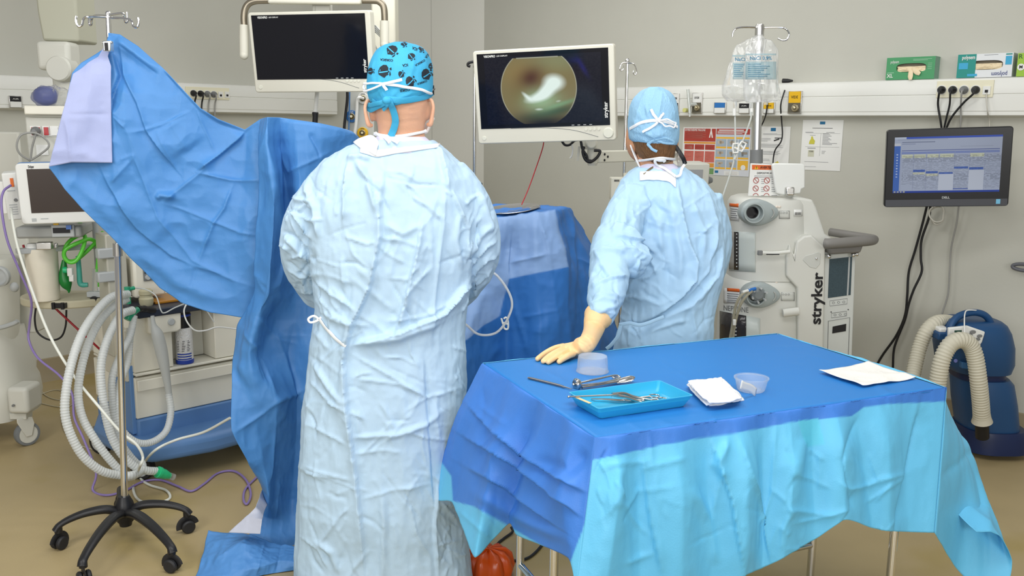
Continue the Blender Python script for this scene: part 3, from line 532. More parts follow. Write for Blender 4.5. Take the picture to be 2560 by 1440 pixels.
# ---------------------------------------------------------------- things on the table
def ot(px, py, h=0): return onz(px, py, HZ+.0015+h)
M_tray = mat('tray_plastic', srgb(48, 170, 214), .35); M_gauze = mat('gauze', srgb(240, 241, 242), .9, bump=(700, .3, 2)); M_inst = mat('instrument_steel', (.55, .54, .52, 1), .2, 1)
# kidney-blue tray
q = [ot(1520, 1040), ot(1725, 1015), ot(1640, 965), ot(1445, 985)]
tcn = sum(q)/4; tu = nrm((q[1]-q[0])+(q[2]-q[3])); tv = np.cross((0, 0, 1), tu)
tw = np.linalg.norm(q[1]-q[0])*.5+.012; th = abs((q[3]-q[0])@tv)*.5+.012
# rim corners in the photo: (1415,985) (1505,1042) (1745,990) (1640,950), ~35 mm up
rq = [ot(x, y, .03) for x, y in ((1502, 1020), (1744, 990), (1640, 950), (1414, 984))]; tcn = sum(rq)/4; tu = nrm((rq[1]-rq[0])+(rq[2]-rq[3])); tv = np.cross((0, 0, 1), tu); tw = (np.linalg.norm(rq[1]-rq[0])+np.linalg.norm(rq[2]-rq[3]))/4; th = (abs((rq[3]-rq[0])@tv)+abs((rq[2]-rq[1])@tv))/4
tray_M = frame(A(tcn[0], tcn[1], HZ+.001), tu, (0, 0, 1))
t = thing('instrument_tray', 'shallow turquoise plastic tray holding long forceps and scissors', 'tray', tray_M)
def rr(w_, h_, r, z, n=6): return np.array([(sx*(w_-r)+r*math.cos(a), sy*(h_-r)+r*math.sin(a), z) for sx, sy, a0 in ((1, 1, 0), (-1, 1, 90), (-1, -1, 180), (1, -1, 270)) for a in np.radians(np.linspace(a0, a0+90, n))])
prof = [(.016, 0), (.013, .004), (.006, .019), (.0045, .0195), (.003, .029), (0, .03), (0, .0315), (.004, .0315), (.0075, .021), (.015, .006), (.019, .0035)]
mb = MB(); mb.rings([rr(tw-i, th-i, .008, z) for i, z in prof]); mb.build('tray_body', M_tray, t, smooth=35)
iT = np.array(tray_M.inverted())
def tloc(px, py, h): return lp(iT, ot(px, py, h))
mb = MB(); a, b = tloc(1433, 990, .033), tloc(1476, 1008, .033); d = nrm(b-a); mb.box((a+b)/2, (np.linalg.norm(b-a), .009, .0008), frame((0, 0, 0), d, (0, 0, 1))); mb.build('tape_label', mat('masking_tape', srgb(214, 196, 150), .7), t)
def scissor_like(name, label, cat, tip, piv, r1, r2, z, rr_=.012, tk=.0035, group=None, blade2=None):
    "tip, pivot, ring centres (world)"
    t = thing(name, label, cat, tuple(piv), group); o = A(*piv)
    for ring, other in ((r1, 0), (r2, 1)):
        sg = 1 if other else -1; side = nrm(np.cross(nrm(tip-piv), (0, 0, 1)))*.002*sg; ax = nrm(ring-piv); mb = MB(); e = ring-ax*rr_; mid = (piv+e)/2+np.cross(ax, (0, 0, 1))*.003*sg
        tp = tip if not other or blade2 is None else blade2
        mb.tube(smooth_curve([tp-o, (tp*.5+piv*.5)-o+side, piv-o, mid-o, e-o], 6), [tk*.45, tk*.8, tk*1.3, tk, tk], 8); a = np.arange(20)*2*math.pi/20
        s2 = np.cross(ax, (0, 0, 1)); mb.tube([ring-o+rr_*(ax*math.cos(q)+s2*math.sin(q)) for q in a], tk*.75, 8, closed=True); mb.build('blade', M_inst, t)
    mb = MB(); mb.ball(piv-o, A(tk*1.5, tk*1.5, tk*1.4), 8); mb.build('pivot', M_inst, t); return t
# long bayonet-style forceps resting across the tray rim
t = thing('ear_forceps', 'long thin steel forceps resting across the left rim of the tray', 'forceps', (0, 0, 0))
mb = MB(); P = [ot(1422, 992, .037), ot(1528, 988, .034), ot(1545, 986, .03)]; mb.tube(P, [.0022, .0025, .003], 8); mb.ball(P[0], .0035, 8); mb.build('shaft', M_inst, t)
for k, pts in enumerate(([(1530, 986, .031), (1560, 984, .027), (1585, 992, .018), (1630, 1000, .012)], [(1530, 988, .029), (1565, 993, .02), (1590, 1001, .011), (1606, 1005, .008)])):
    mb = MB(); mb.tube(smooth_curve([ot(*p) for p in pts], 6), [.0045, .0042, .0035, .0025], 8); mb.build('handle', M_inst, t)
mb = MB(); mb.cyl(ot(1608, 1005, .006), ot(1608, 1002, .02), .003); mb.ball(ot(1608, 1002, .021), .004, 8); mb.build('screw', M_inst, t)
scissor_like('scissors', 'ringed steel scissors lying in the turquoise tray', 'scissors', ot(1478, 997, .01), ot(1560, 1001, .009), ot(1636, 990, .010), ot(1655, 998, .008), 0, .013, .0028)
# specula behind the tray
t = thing('nasal_speculum', 'steel speculum with round screw end, left end lying behind the tray', 'speculum', (0, 0, 0))
c = ot(1443, 960, .012); d = nrm(ot(1540, 945, .012)-c); mb = MB(); mb.lathe([(.002, -.012), (.013, -.006), (.016, 0), (.016, .004), (.012, .008), (.004, .008)], c, frame((0, 0, 0), np.cross(d, (0, 0, 1)), -d), 20); mb.ball(c-d*.012, .004, 8); mb.build('screw_head', M_inst, t)
for pts in ([(1450, 957, .014), (1490, 948, .018), (1538, 938, .016), (1550, 944, .01)], [(1452, 963, .009), (1500, 958, .01), (1535, 950, .01), (1549, 944, .01)]):
    mb = MB(); mb.tube(smooth_curve([ot(*p) for p in pts], 6), [.004, .005, .004, .0045], 10, flat=(1, .55, A(0, 0, 1))); mb.build('arm', M_inst, t)
mb = MB(); a = np.arange(18)*2*math.pi/18; c = ot(1541, 943, .006); mb.tube([c+A(.011*math.cos(q), .009*math.sin(q), 0) for q in a], .0025, 8, closed=True); mb.build('ring', M_inst, t)
t = thing('spatula', 'flat steel spatula crossing under the speculum behind the tray', 'spatula', (0, 0, 0))
mb = MB(); mb.tube(smooth_curve([ot(1455, 969, .005), (ot(1500, 962, .006)), ot(1545, 954, .007)], 6), [.0035, .004, .005], 8); mb.build('handle', M_inst, t)
mb = MB(); mb.tube(smooth_curve([ot(1540, 955, .007), ot(1560, 950, .009), ot(1578, 946, .012), ot(1586, 947, .012)], 6), [.006, .011, .012, .007], 12, flat=(1, .2, A(0, -.5, 1))); mb.build('blade', M_inst, t)
t = thing('scalpel_handle', 'slim dark steel scalpel handle pointing at the tray, leftmost tool on table', 'scalpel', (0, 0, 0))
mb = MB(); mb.tube(smooth_curve([ot(1320, 944, .003), ot(1330, 946, .003), ot(1395, 962, .003), ot(1412, 968, .003)], 5), [.004, .0055, .005, .003], 10, flat=(1, .45, A(0, 0, 1))); mb.build('handle', mat('dull_steel', (.22, .22, .23, 1), .35, 1), t)
mb = MB(); mb.tube([ot(1410, 967, .003), ot(1430, 973, .003)], [.0024, .0012], 8); mb.build('tip', M_inst, t)
# upside-down clear cup
M_cup = mat('frosted_cup', (.90, .94, .97, 1), .22, trans=.75, ior=1.15, alpha=.5)
c = ot(1481, 928); r = .5*np.linalg.norm(ot(1520, 928)-ot(1441, 928)); hgt = .046
t = thing('plastic_cup', 'clear plastic cup standing upside down beside the gloved hand', 'cup', tuple(c)); mb = MB(); mb.lathe([(r*1.03, 0), (r*1.03, .002), (r*.99, .0025), (r*.94, hgt*.8), (r*.92, hgt-.002), (r*.9, hgt), (r*.5, hgt+.0006), (.001, hgt+.0006), (.001, hgt-.001), (r*.88, hgt-.0016), (r*.96, .002)], n=48); mb.build('cup_wall', M_cup, t, smooth=50)
# clear bowl with syringe wrapper
c = ot(1877, 975); r = .5*np.linalg.norm(ot(1918, 975)-ot(1838, 975)); hgt = .036
t = thing('plastic_bowl', 'clear plastic bowl holding a paper strip, right of the gauze', 'bowl', tuple(c)); mb = MB(); mb.lathe([(.001, 0), (r*.8, 0), (r*.86, .004), (r*1.0, hgt-.004), (r*1.07, hgt-.003), (r*1.07, hgt), (r*.97, hgt), (r*.83, .005), (r*.76, .002), (.001, .002)], n=48); mb.build('bowl_wall', M_cup, t, smooth=50)
t = thing('syringe_wrapper', 'white paper strip with green print leaning in the clear bowl', 'wrapper', (0, 0, 0))
a, b = ot(1890, 982, .006), ot(1852, 958, .052); sd = nrm(np.cross(b-a, A(0, -1, .4))); mb = MB(); G = np.array([[a+(b-a)*u+sd*v+A(0, 0, .003*math.sin(u*5)) for v in (-.011, -.005, .005, .011)] for u in np.linspace(0, 1, 12)]); mb.grid(G); mb.build('strip', M_paper, t, solid=.0006)
mb = MB(); G2 = np.array([[a+(b-a)*u+sd*v+np.cross(sd, b-a)/np.linalg.norm(b-a)*-.0015+A(0, 0, .003*math.sin(u*5)) for v in (-.006, .006)] for u in np.linspace(.4, .75, 6)]); mb.grid(G2); mb.build('print', mat('green_print', srgb(170, 214, 190), .6), t, solid=.0004)
# gauze stack: each swab is a thing
gc = [(1712, 958), (1802, 945), (1862, 995), (1768, 1008)]
for k in range(6):
    z = .0015+.0046*k; jit = RS.uniform(-7, 7, (4, 2)); Q = [ot(x+jx, y+jy, z) for (x, y), (jx, jy) in zip(gc, jit)]
    if k: Q = [q*(.96-.012*k)+sum(Q)/4*(.04+.012*k) for q in Q]
    n = 40; G = np.array([[Q[0]*(1-u)*(1-v)+Q[1]*u*(1-v)+Q[2]*u*v+Q[3]*(1-u)*v for u in np.linspace(0, 1, n)] for v in np.linspace(0, 1, n)])
    P = G.reshape(-1, 3); uu = np.tile(np.linspace(-1, 1, n), n); vv = np.repeat(np.linspace(-1, 1, n), n); cen = P.mean(0)
    rnd = 1-.10*np.clip(np.abs(uu*vv)-.55, 0, 1); P = cen+(P-cen)*np.stack([rnd, rnd, np.ones_like(rnd)], 1); P[:, :2] += (.004*(vnoise(np.stack([uu*3+k*7, vv*3, 0*uu], 1))-.5)*np.maximum(np.abs(uu), np.abs(vv))**4)[:, None]
    P[:, 2] += .0035*(ridged(P*45+k*9, 3)+.3)-.0035*np.maximum(np.abs(uu), np.abs(vv))**8+.0015*np.sin(uu*3+k); mb = MB(); mb.grid(P.reshape(n, n, 3)); o = mb.build('gauze_swab', M_gauze, smooth=180, solid=.0034); tag(o, 'white gauze swab in the stack right of the turquoise tray', 'gauze', 'gauze swabs stacked by the tray')
# paper towel
Q = [onz(x, y, HZ+.003) for x, y in ((2047, 932), (2170, 910), (2290, 947), (2156, 968))]; n = 40
G = np.array([[Q[0]*(1-u)*(1-v)+Q[1]*u*(1-v)+Q[2]*u*v+Q[3]*(1-u)*v for u in np.linspace(0, 1, n)] for v in np.linspace(0, 1, n)]); P = G.reshape(-1, 3)
P[:, 2] += .006*np.clip(ridged(P*A(9, 9, 1)+5, 2)+.35, 0, 1)+.004*np.abs(np.linspace(-1, 1, n))[None, :].repeat(n, 0).ravel()**4; mb = MB(); mb.grid(P.reshape(n, n, 3)); o = mb.build('paper_towel', mat('towel', srgb(238, 236, 230), .9, bump=(400, .3, 2)), smooth=180, solid=.0012); tag(o, 'white paper towel lying flat near the far right table corner', 'paper towel')
# ---------------------------------------------------------------- people
M_skin = mat('skin', srgb(222, 172, 142), .5, bump=(160, .12, 3), sss=.08, var=(30, .06))
M_skinw = mat('skin_tan', srgb(206, 152, 116), .5, bump=(160, .12, 3), sss=.08)
M_gown = mat('gown_fabric', srgb(180, 207, 228), .62, bump=(420, .10, 2), spec=.35)
M_gownB = mat('gown_fabric_blue', srgb(176, 210, 236), .62, bump=(420, .10, 2), spec=.35)
M_tie = mat('tie_cloth', srgb(238, 240, 242), .75)
M_scrub = mat('scrub_lavender', srgb(206, 204, 226), .8)
M_cap = mat('printed_cap', srgb(62, 168, 212), .75, bump=(300, .1, 2)); M_capB = mat('disposable_cap', srgb(150, 196, 228), .75, bump=(220, .35, 3, (1, 1, .35)))
M_print = mat('cap_print', srgb(28, 38, 48), .75)
def prow(y, xl, xr, Yc, T, n=44, e=2.4, tilt=0, yo=0):
    "body cross-section whose outline spans xl..xr at picture row y when centred at depth Yc"
    a = at(xl, y, Yc); b = at(xr, y, Yc); c = (a+b)/2; hw = np.linalg.norm(b-a)/2; q = np.arange(n)*2*math.pi/n
    s = lambda v: np.sign(v)*np.abs(v)**(2/e); C, S = s(np.cos(q)), s(np.sin(q)); ux = nrm(b-a)*A(1, 1, 0); 
    return c+np.outer(C*hw, ux)+np.outer(S*T, A(0, 1, 0))+np.outer(tilt*C+yo*S, A(0, 0, 1))
def ptube(mb, pts, n=28, k=10):
    "limb through (px,py,Y,radius)"
    C = smooth_curve([np.append(at(x, y, Y), r) for x, y, Y, r in pts], k); mb.tube(C[:, :3], list(C[:, 3]), n); return mb
def gown(name, m, parent, mb, cr, noise, vox, amp_front=1, sm=5):
    V, Fc = fuse(mb, vox, sm, .5); N = vnormals(V, Fc); X, Y = proj(V); d = cC-V; d /= np.linalg.norm(d, axis=1)[:, None]
    f = np.clip(np.einsum('ij,ij->i', N, d)*2, 0, 1); V = V+N*(creases(X, Y, cr)*f)[:, None]
    for sc, am, sd in noise: V = wrinkle(V, N, sc, am, sd)
    return mesh_obj(name, V, Fc, m, parent, 180, recalc=False), (V, Fc)
def ribbon(name, m, parent, bv, pts, wd, lift=.003, th=.0016, k=6, free=()):
    "cloth tape laid on a surface along picture points (x,y[,lift])"
    P = smooth_curve([A(p[0], p[1], p[2] if len(p) > 2 else lift) for p in pts], k); W_ = []; Nn = []; last = None
    for x, y, l in P:
        h, n = hitpix(bv, x, y, l)
        if h is None:
            if last is None: continue
            h = onpl(x, y, last, nrm(cC-last)); n = nrm(cC-h)
        W_.append(h); Nn.append(n); last = h
    W_ = np.array(W_); Nn = np.array(Nn)
    for _ in range(2):
        W_[1:-1] = (W_[:-2]+2*W_[1:-1]+W_[2:])/4; Nn[1:-1] = (Nn[:-2]+2*Nn[1:-1]+Nn[2:])/4
    Nn /= np.linalg.norm(Nn, axis=1)[:, None]; mb = MB(); mb.tube(W_, wd/2, 10, flat=(1, th/wd*2, Nn)); return mb.build(name, m, parent, smooth=50)
def decal(name, m, parent, bv, V2, Fc, lift=.0012):
    "printed mark: flat outline in picture pixels laid on a surface"
    V = []; ok = []
    for x, y in V2: h, n = hitpix(bv, x, y, lift); ok.append(h is not None); V.append(h if h is not None else A(0, 0, 0))
    Fc = [q for q in Fc if all(ok[i] for i in q)]
    if not Fc: return None
    return mesh_obj(name, np.array(V), Fc, m, parent, smooth=0, recalc=False)
def decal_text(parent, bv, s, cx, cy, wd, rot, m, hgt=None):
    V, Fc = text_arrays(s, 1, .03, 0, res=2); V = V[:, :2]*A(1, -1); k = wd/(V[:, 0].max()-V[:, 0].min()); V = V*A(k, k*1.1 if hgt is None else hgt); a = math.radians(rot); V = V@np.array(((math.cos(a), math.sin(a)), (-math.sin(a), math.cos(a)))); return decal('lettering', m, parent, bv, V+A(cx, cy), Fc)
# ======== surgeon seen from behind
S = thing('person', 'person in pale blue gown and turquoise printed cap, back turned, arms forward', 'person', (0, 0, 0))
YS = 2.82; mb = MB()
hd = [(116, 985, 1022, .03), (124, 958, 1046, .062), (140, 940, 1063, .082), (165, 929, 1072, .096), (200, 925, 1076, .102), (235, 928, 1075, .104), (262, 935, 1071, .100), (285, 941, 1067, .090), (305, 944, 1063, .080), (330, 946, 1060, .068), (350, 942, 1066, .066), (372, 915, 1095, .075), (400, 860, 1130, .085), (450, 812, 1170, .10), (520, 800, 1180, .115), (620, 800, 1170, .12), (720, 815, 1150, .115), (800, 810, 1145, .12), (880, 800, 1150, .13), (960, 800, 1140, .11)]
mb.rings([prow(y, a, b, YS+.02, T, 36, 2.1) for y, a, b, T in hd])
fc = at(1003, 235, YS+.02); mb.ball(fc+A(0, .075, -.02), A(.068, .055, .10), 14)   # face, turned away
mb.ball(fc+A(.0, .135, -.03), A(.014, .02, .022), 10); mb.ball(fc+A(0, .115, -.075), A(.03, .016, .012), 10)
for sx in (-.03, .03): mb.ball(fc+A(sx, .118, .0), A(.014, .01, .009), 8)
for px, py in ((931, 282), (1070, 276)):
    e = at(px, py, YS+.02); sg = -1 if px < 1000 else 1; mb.ball(e+A(sg*.002, .004, 0), A(.009, .02, .03), 12)
ptube(mb, [(850, 430, 2.84, .05), (772, 560, 2.86, .05), (758, 650, 2.88, .043), (810, 735, 3.0, .036), (850, 760, 3.12, .03), (880, 765, 3.2, .036), (900, 765, 3.26, .03)])
ptube(mb, [(1130, 440, 2.84, .05), (1185, 560, 2.86, .05), (1185, 650, 2.88, .043), (1140, 735, 3.0, .036), (1110, 760, 3.1, .03), (1090, 765, 3.18, .036), (1070, 765, 3.24, .03)])
for px in (880, 1050): ptube(mb, [(px, 940, YS, .085), (px, 1180, YS, .06), (px, 1400, YS, .045), (px, 1458, YS-.02, .045)])
g = onz(694, 1516, 0); mb2 = MB(); mb2.ball(A(g[0], g[1], .036), A(.055, .11, .036), 14); mb2.build('shoe', M_black, S)
for px in (880, 1050): g = at(px, 1470, YS); mb.ball(A(g[0], YS+.05, .04), A(.05, .13, .04), 12)
V, Fc = fuse(mb, .006, 4); X, Yp = proj(V); N = vnormals(V, Fc)
V = V+N*(creases(X, Yp, [('sharp', [(985, 258), (1040, 262), (1062, 255)], 3, -.0025), ('sharp', [(985, 270), (1030, 276), (1058, 270)], 3, -.0022), ('sharp', [(950, 300), (1000, 306), (1056, 300)], 3, -.002), ('sharp', [(970, 285), (1020, 291), (1050, 288)], 3, -.0015)])*(N[:, 1] < 0))[:, None]
body = mesh_obj('body', V, Fc, M_skin, S, 180, recalc=False); bvB = bvh_of(V, Fc)
# ears as shaped parts of the skin silhouette
for sg, (px, py) in ((-1, (924, 282)), (1, (1075, 280))):
    e = at(px, py, YS+.0); mb = MB(); mb.tube(smooth_curve([e+A(-sg*.008, .004, .034), e+A(sg*.004, -.008, .036), e+A(sg*.011, -.014, .016), e+A(sg*.008, -.012, -.012), e+A(sg*.002, -.006, -.036), e+A(-sg*.008, 0, -.038)], 6), [.004, .0055, .0052, .006, .008, .005], 12); mb.build('ear', M_skin, S)
# gown: torso + sleeves fused, then folds
mb = MB()
gr = [(352, 905, 1085, .085), (366, 868, 1104, .095), (384, 838, 1128, .105), (410, 806, 1152, .118), (445, 785, 1178, .13), (490, 772, 1195, .142), (550, 770, 1196, .15), (620, 775, 1190, .152), (700, 782, 1180, .15), (770, 788, 1168, .15), (840, 783, 1160, .155), (900, 777, 1163, .165), (960, 768, 1166, .172), (1050, 760, 1158, .18), (1150, 752, 1150, .185), (1250, 748, 1150, .19), (1350, 742, 1168, .18), (1440, 738, 1182, .185), (1478, 735, 1186, .185)]
mb.rings([prow(y, a, b, YS, T, 48, 2.5) for y, a, b, T in gr])
ptube(mb, [(856, 436, 2.82, .072), (812, 486, 2.82, .072), (770, 562, 2.84, .078), (757, 640, 2.86, .07), (790, 712, 2.95, .066), (830, 745, 3.05, .058), (855, 757, 3.13, .046)])
ptube(mb, [(1112, 440, 2.82, .072), (1152, 490, 2.82, .074), (1180, 562, 2.84, .08), (1190, 635, 2.86, .074), (1158, 705, 2.95, .066), (1128, 745, 3.05, .056), (1106, 757, 3.11, .046)])
cr = [  # hand-placed folds, back of gown
 ('step', [(955, 365), (962, 420), (950, 520), (952, 590), (925, 720), (880, 820), (862, 900), (868, 1000), (890, 1180), (905, 1320), (912, 1470)][::-1], 26, .012),
 ('step', [(870, 400), (862, 470), (858, 560)], 16, .010), ('ridge', [(885, 395), (920, 450), (945, 540)], 9, .012), ('sharp', [(900, 425), (935, 480), (950, 545)], 5, -.007), ('ridge', [(865, 395), (900, 392), (930, 400)], 9, .009),
 ('step', [(1056, 545), (1040, 640), (1010, 760), (985, 850)], 22, .012), ('sharp', [(1115, 430), (1108, 560), (1090, 720), (1075, 860)], 7, .007), ('step', [(1090, 360), (1110, 430), (1120, 480)], 18, .008),
 ('step', [(1175, 690), (1110, 780), (1000, 830), (880, 862)], 24, .013), ('sharp', [(1140, 750), (1060, 790), (960, 805)], 6, .006), ('ridge', [(880, 860), (1000, 845), (1110, 800)], 9, .007),
 ('sharp', [(1000, 760), (1045, 700), (1080, 665)], 6, .006), ('sharp', [(1005, 710), (1050, 660)], 5, .005), ('ridge', [(960, 560), (1010, 585), (1055, 560)], 10, .006),
 ('sharp', [(780, 700), (830, 735), (900, 780)], 6, .007), ('sharp', [(790, 740), (840, 790), (880, 810)], 6, .007), ('ridge', [(790, 770), (850, 805), (930, 815)], 8, .006), ('sharp', [(860, 590), (920, 610), (945, 600)], 5, .005), ('ridge', [(855, 640), (862, 720)], 8, .005),
 ('step', [(728, 520), (765, 580), (785, 600)], 12, .010), ('sharp', [(722, 525), (750, 600), (782, 620)], 5, .008), ('ridge', [(715, 590), (760, 640), (785, 660)], 9, .010), ('sharp', [(720, 650), (760, 630), (780, 655)], 5, .008), ('sharp', [(745, 690), (770, 660), (785, 640)], 5, -.008), ('step', [(730, 470), (740, 500), (770, 505)], 8, .007), ('ridge', [(760, 455), (790, 520), (800, 600)], 9, .010), ('sharp', [(712, 670), (750, 690), (790, 690)], 6, .008),
 ('ridge', [(1165, 640), (1200, 590), (1225, 560)], 9, .011), ('sharp', [(1175, 665), (1215, 615), (1240, 600)], 5, .010), ('sharp', [(1180, 690), (1210, 650), (1245, 640)], 5, .009), ('ridge', [(1195, 480), (1215, 540), (1230, 590)], 10, .009), ('step', [(1130, 480), (1165, 570), (1160, 640)], 16, .009), ('sharp', [(1170, 720), (1200, 700), (1235, 665)], 5, .008), ('ridge', [(1150, 520), (1140, 600), (1150, 680)], 10, .008), ('sharp', [(1110, 480), (1130, 490)], 4, .004),
 ('sharp', [(870, 880), (960, 930), (1070, 995), (1160, 965)], 5, .005), ('sharp', [(880, 945), (1000, 960), (1080, 1000)], 5, .004), ('ridge', [(775, 900), (830, 980), (862, 1010)], 9, .007), ('sharp', [(770, 950), (830, 1010), (865, 1020)], 5, .005),
 ('sharp', [(765, 1060), (800, 1075), (870, 1110)], 5, .005), ('ridge', [(870, 1095), (1000, 1085), (1070, 1060), (1110, 1020)], 8, .006), ('sharp', [(880, 1135), (960, 1125), (1010, 1130)], 5, .004), ('sharp', [(755, 1160), (800, 1180), (880, 1200)], 5, .005), ('sharp', [(760, 1180), (830, 1195)], 4, .004), ('step', [(1060, 880), (1075, 1100), (1090, 1300)], 14, -.006), ('ridge', [(955, 1210), (960, 1320), (958, 1460)], 12, .007), ('sharp', [(900, 1250), (980, 1225), (1080, 1210)], 5, .004), ('sharp', [(800, 1360), (850, 1290), (880, 1260)], 5, .005), ('ridge', [(780, 1350), (830, 1380), (850, 1440)], 9, .006), ('sharp', [(1020, 1240), (1040, 1330), (1080, 1400)], 5, .005), ('sharp', [(1085, 1310), (1110, 1370), (1160, 1390)], 5, .005), ('sharp', [(1090, 1380), (1130, 1420)], 4, .004), ('step', [(1095, 1200), (1085, 1320), (1095, 1440)], 12, .007), ('sharp', [(1100, 1250), (1140, 1300)], 4, .004)]
cr += rand_creases(70, (790, 420, 1160, 880), (75, 38), (40, 150), (3, 9), (.0015, .004), 21)+rand_creases(80, (755, 880, 1165, 1440), (70, 50), (40, 140), (3, 8), (.0012, .0035), 22)+rand_creases(26, (1100, 1260, 1180, 1440), (70, 60), (20, 60), (2, 4), (.0015, .004), 23)+rand_creases(26, (705, 480, 795, 740), (50, 40), (30, 80), (3, 6), (.003, .006), 24)+rand_creases(26, (1160, 480, 1250, 740), (120, 40), (30, 80), (3, 6), (.003, .006), 25)
cr = [(k, p, w_*.8, a_*(2.2 if k == 'step' else 1.5)) for k, p, w_, a_ in cr]
g, (gV, gF) = gown('gown', M_gown, S, mb, cr, [((10, 10, 4), .010, 1), ((26, 26, 14), .004, 6)], .0052)
bvG = bvh_of(gV, gF)
# lavender shirt and white neckline
mb = MB(); mb.rings([prow(y, a, b, YS, T, 36, 2.2) for y, a, b, T in [(341, 944, 1062, .073), (352, 930, 1075, .08), (366, 905, 1092, .092), (380, 880, 1112, .098)]], cap=False); mb.build('shirt', M_scrub, S)
mb = MB(); G = []
for f in np.linspace(0, 1, 22):
    p = smooth_curve([A(902, 366), A(920, 372), A(942, 378), A(965, 376), A(990, 372), A(1040, 366), A(1097, 359)], 4); i = f*(len(p)-1); i0 = min(int(i), len(p)-2); x, y = p[i0]*(1-i+i0)+p[i0+1]*(i-i0); w_ = 22-12*f
    r = []
    for k in (-.5, 0, .5):
        h, n = hitpix(bvG, x-4*k, y+w_*k+6, .004); r.append(h if h is not None else at(x-4*k, y+w_*k+6, YS-.1))
    G.append(r)
mb.grid(np.array(G)); mb.build('neckline', M_tie, S, solid=.002, smooth=60)
lo = [(884, 352), (902, 364), (922, 374), (940, 384)]; hi = [(898, 345), (925, 337), (940, 344), (949, 356)]; G = []
for (x0, y0), (x1, y1) in zip(lo, hi):
    h, n = hitpix(bvG, x0, y0+8, .006); h = h if h is not None else at(x0, y0, YS-.06); e = at(x1, y1, h[1]+.035); G.append([h*(1-v)+e*v+A(0, -.012*math.sin(v*3), 0) for v in np.linspace(0, 1, 6)])
mb = MB(); mb.grid(interp_grid(np.array(G), 18, 12, .2)); mb.build('neckline', M_tie, S, solid=.0015, smooth=80)
# cap
mb = MB(); capr = [(107, 990, 1018, .03), (111, 972, 1038, .05), (120, 951, 1056, .075), (136, 935, 1070, .094), (160, 924, 1079, .107), (190, 919, 1083, .113), (215, 918, 1083, .115), (236, 921, 1081, .114), (246, 924, 1079, .112), (255, 927, 1077, .108)]
R_ = []
for k, (y, a, b, T) in enumerate(capr):
    r = prow(y, a, b, YS+.02, T, 64, 2.15); s_ = (r[:, 0]-r[:, 0].mean())/np.ptp(r[:, 0]); r[:, 2] += (k/9)**3*(s_*.03-.012*np.cos(s_*6)*(r[:, 1] < YS)); R_.append(r)
mb.rings(R_, cap=False); mb.add(R_[0], [list(range(64))]); V, Fc = mb.arrays(); bm = bmesh.new(); me = bpy.data.meshes.new('c'); me.from_pydata(V.tolist(), [], Fc); bm.from_mesh(me); bmesh.ops.subdivide_edges(bm, edges=bm.edges, cuts=3, use_grid_fill=True, smooth=.6); bmesh.ops.recalc_face_normals(bm, faces=bm.faces); V = np.array([v.co for v in bm.verts]); bm.verts.index_update(); Fc = [[v.index for v in f.verts] for f in bm.faces]; bm.free()
N = vnormals(V, Fc); X, Yp = proj(V); V = V+N*(creases(X, Yp, [('sharp', [(960, 250), (930, 190), (935, 150)], 4, .003), ('sharp', [(965, 250), (945, 200), (955, 160)], 4, .003), ('ridge', [(975, 250), (1000, 215), (1060, 200)], 5, .003), ('sharp', [(985, 252), (1030, 232), (1078, 225)], 4, .003), ('ridge', [(1040, 120), (1030, 180), (1010, 230)], 5, .002), ('sharp', [(960, 115), (985, 150), (990, 200)], 4, .002)]))[:, None]; V = wrinkle(V, N, (16, 16, 16), .004, 4)
cap = mesh_obj('cap', V, Fc, M_cap, S, 180, solid=.0015, recalc=False); bvC = bvh_of(V, Fc)
head_p = [(-1, .1), (-.8, -.5), (-.3, -.9), (.3, -.95), (.7, -.6), (.75, -.2), (1.05, -.1), (.8, .15), (.95, .4), (.6, .55), (.3, .95), (-.3, .8), (-.85, .6)]
for cx, cy, s_, ro in ((960, 178, 17, 10), (980, 126, 15, 60), (1065, 186, 15, -15), (1025, 204, 14, -25), (1028, 141, 10, 70), (1010, 109, 9, 80), (1055, 121, 10, 100), (927, 178, 9, 5), (1077, 165, 8, 0), (1003, 186, 9, -40)):
    a = math.radians(ro); Rm = np.array(((math.cos(a), -math.sin(a)), (math.sin(a), math.cos(a)))); P = np.array(head_p)*s_*A(.8, 1); k = 3; ring = P@Rm.T+A(cx, cy)
    n = len(ring); mid = ring*.5+A(cx, cy)*.5; Vv = np.concatenate([ring, mid, [A(cx, cy)]]); Fq = [[i, (i+1) % n, n+(i+1) % n, n+i] for i in range(n)]+[[n+i, n+(i+1) % n, 2*n] for i in range(n)]; decal('emblem', M_print, cap, bvC, Vv, Fq)
    st = np.array([(-.85, .25), (-.2, .1), (.8, -.15), (.85, .0), (-.15, .28), (-.8, .42)])*s_*A(.75, 1)@Rm.T+A(cx, cy); decal('emblem_band', M_cap, cap, bvC, st, [[0, 1, 4, 5], [1, 2, 3, 4]], .0022)
    tl_ = np.array([(.85, -.5), (1.15, -.75), (1.3, -.4), (1.1, -.3), (1.3, .3), (1.15, .6), (1.0, .3), (1.05, -.2)])*s_*A(.85, 1)@Rm.T+A(cx, cy); decal('emblem_tail', M_print, cap, bvC, tl_, [[0, 1, 2, 3], [7, 4, 5, 6]])
for s_, cx, cy, wd, ro in (('CORSICA', 967, 150, 32, -176), ('ICA', 1013, 163, 14, 172), ('CORSICA', 1050, 157, 28, -30+180), ('CORSICA', 1055, 206, 26, 160), ('CORSI', 1012, 225, 24, 172), ('ICA', 1037, 122, 14, -160), ('ICA', 1067, 140, 12, 125)): decal_text(cap, bvC, s_, cx, cy, wd, ro, M_print)
mixV = np.concatenate([V, np.array([v.co for v in body.data.vertices])]); mixF = Fc+[[i+len(V) for i in p.vertices] for p in body.data.polygons]; nb = len(mixV); mixV = np.concatenate([mixV, gV]); mixF = mixF+[[i+nb for i in q] for q in gF]; bvAll = bvh_of(mixV, mixF)
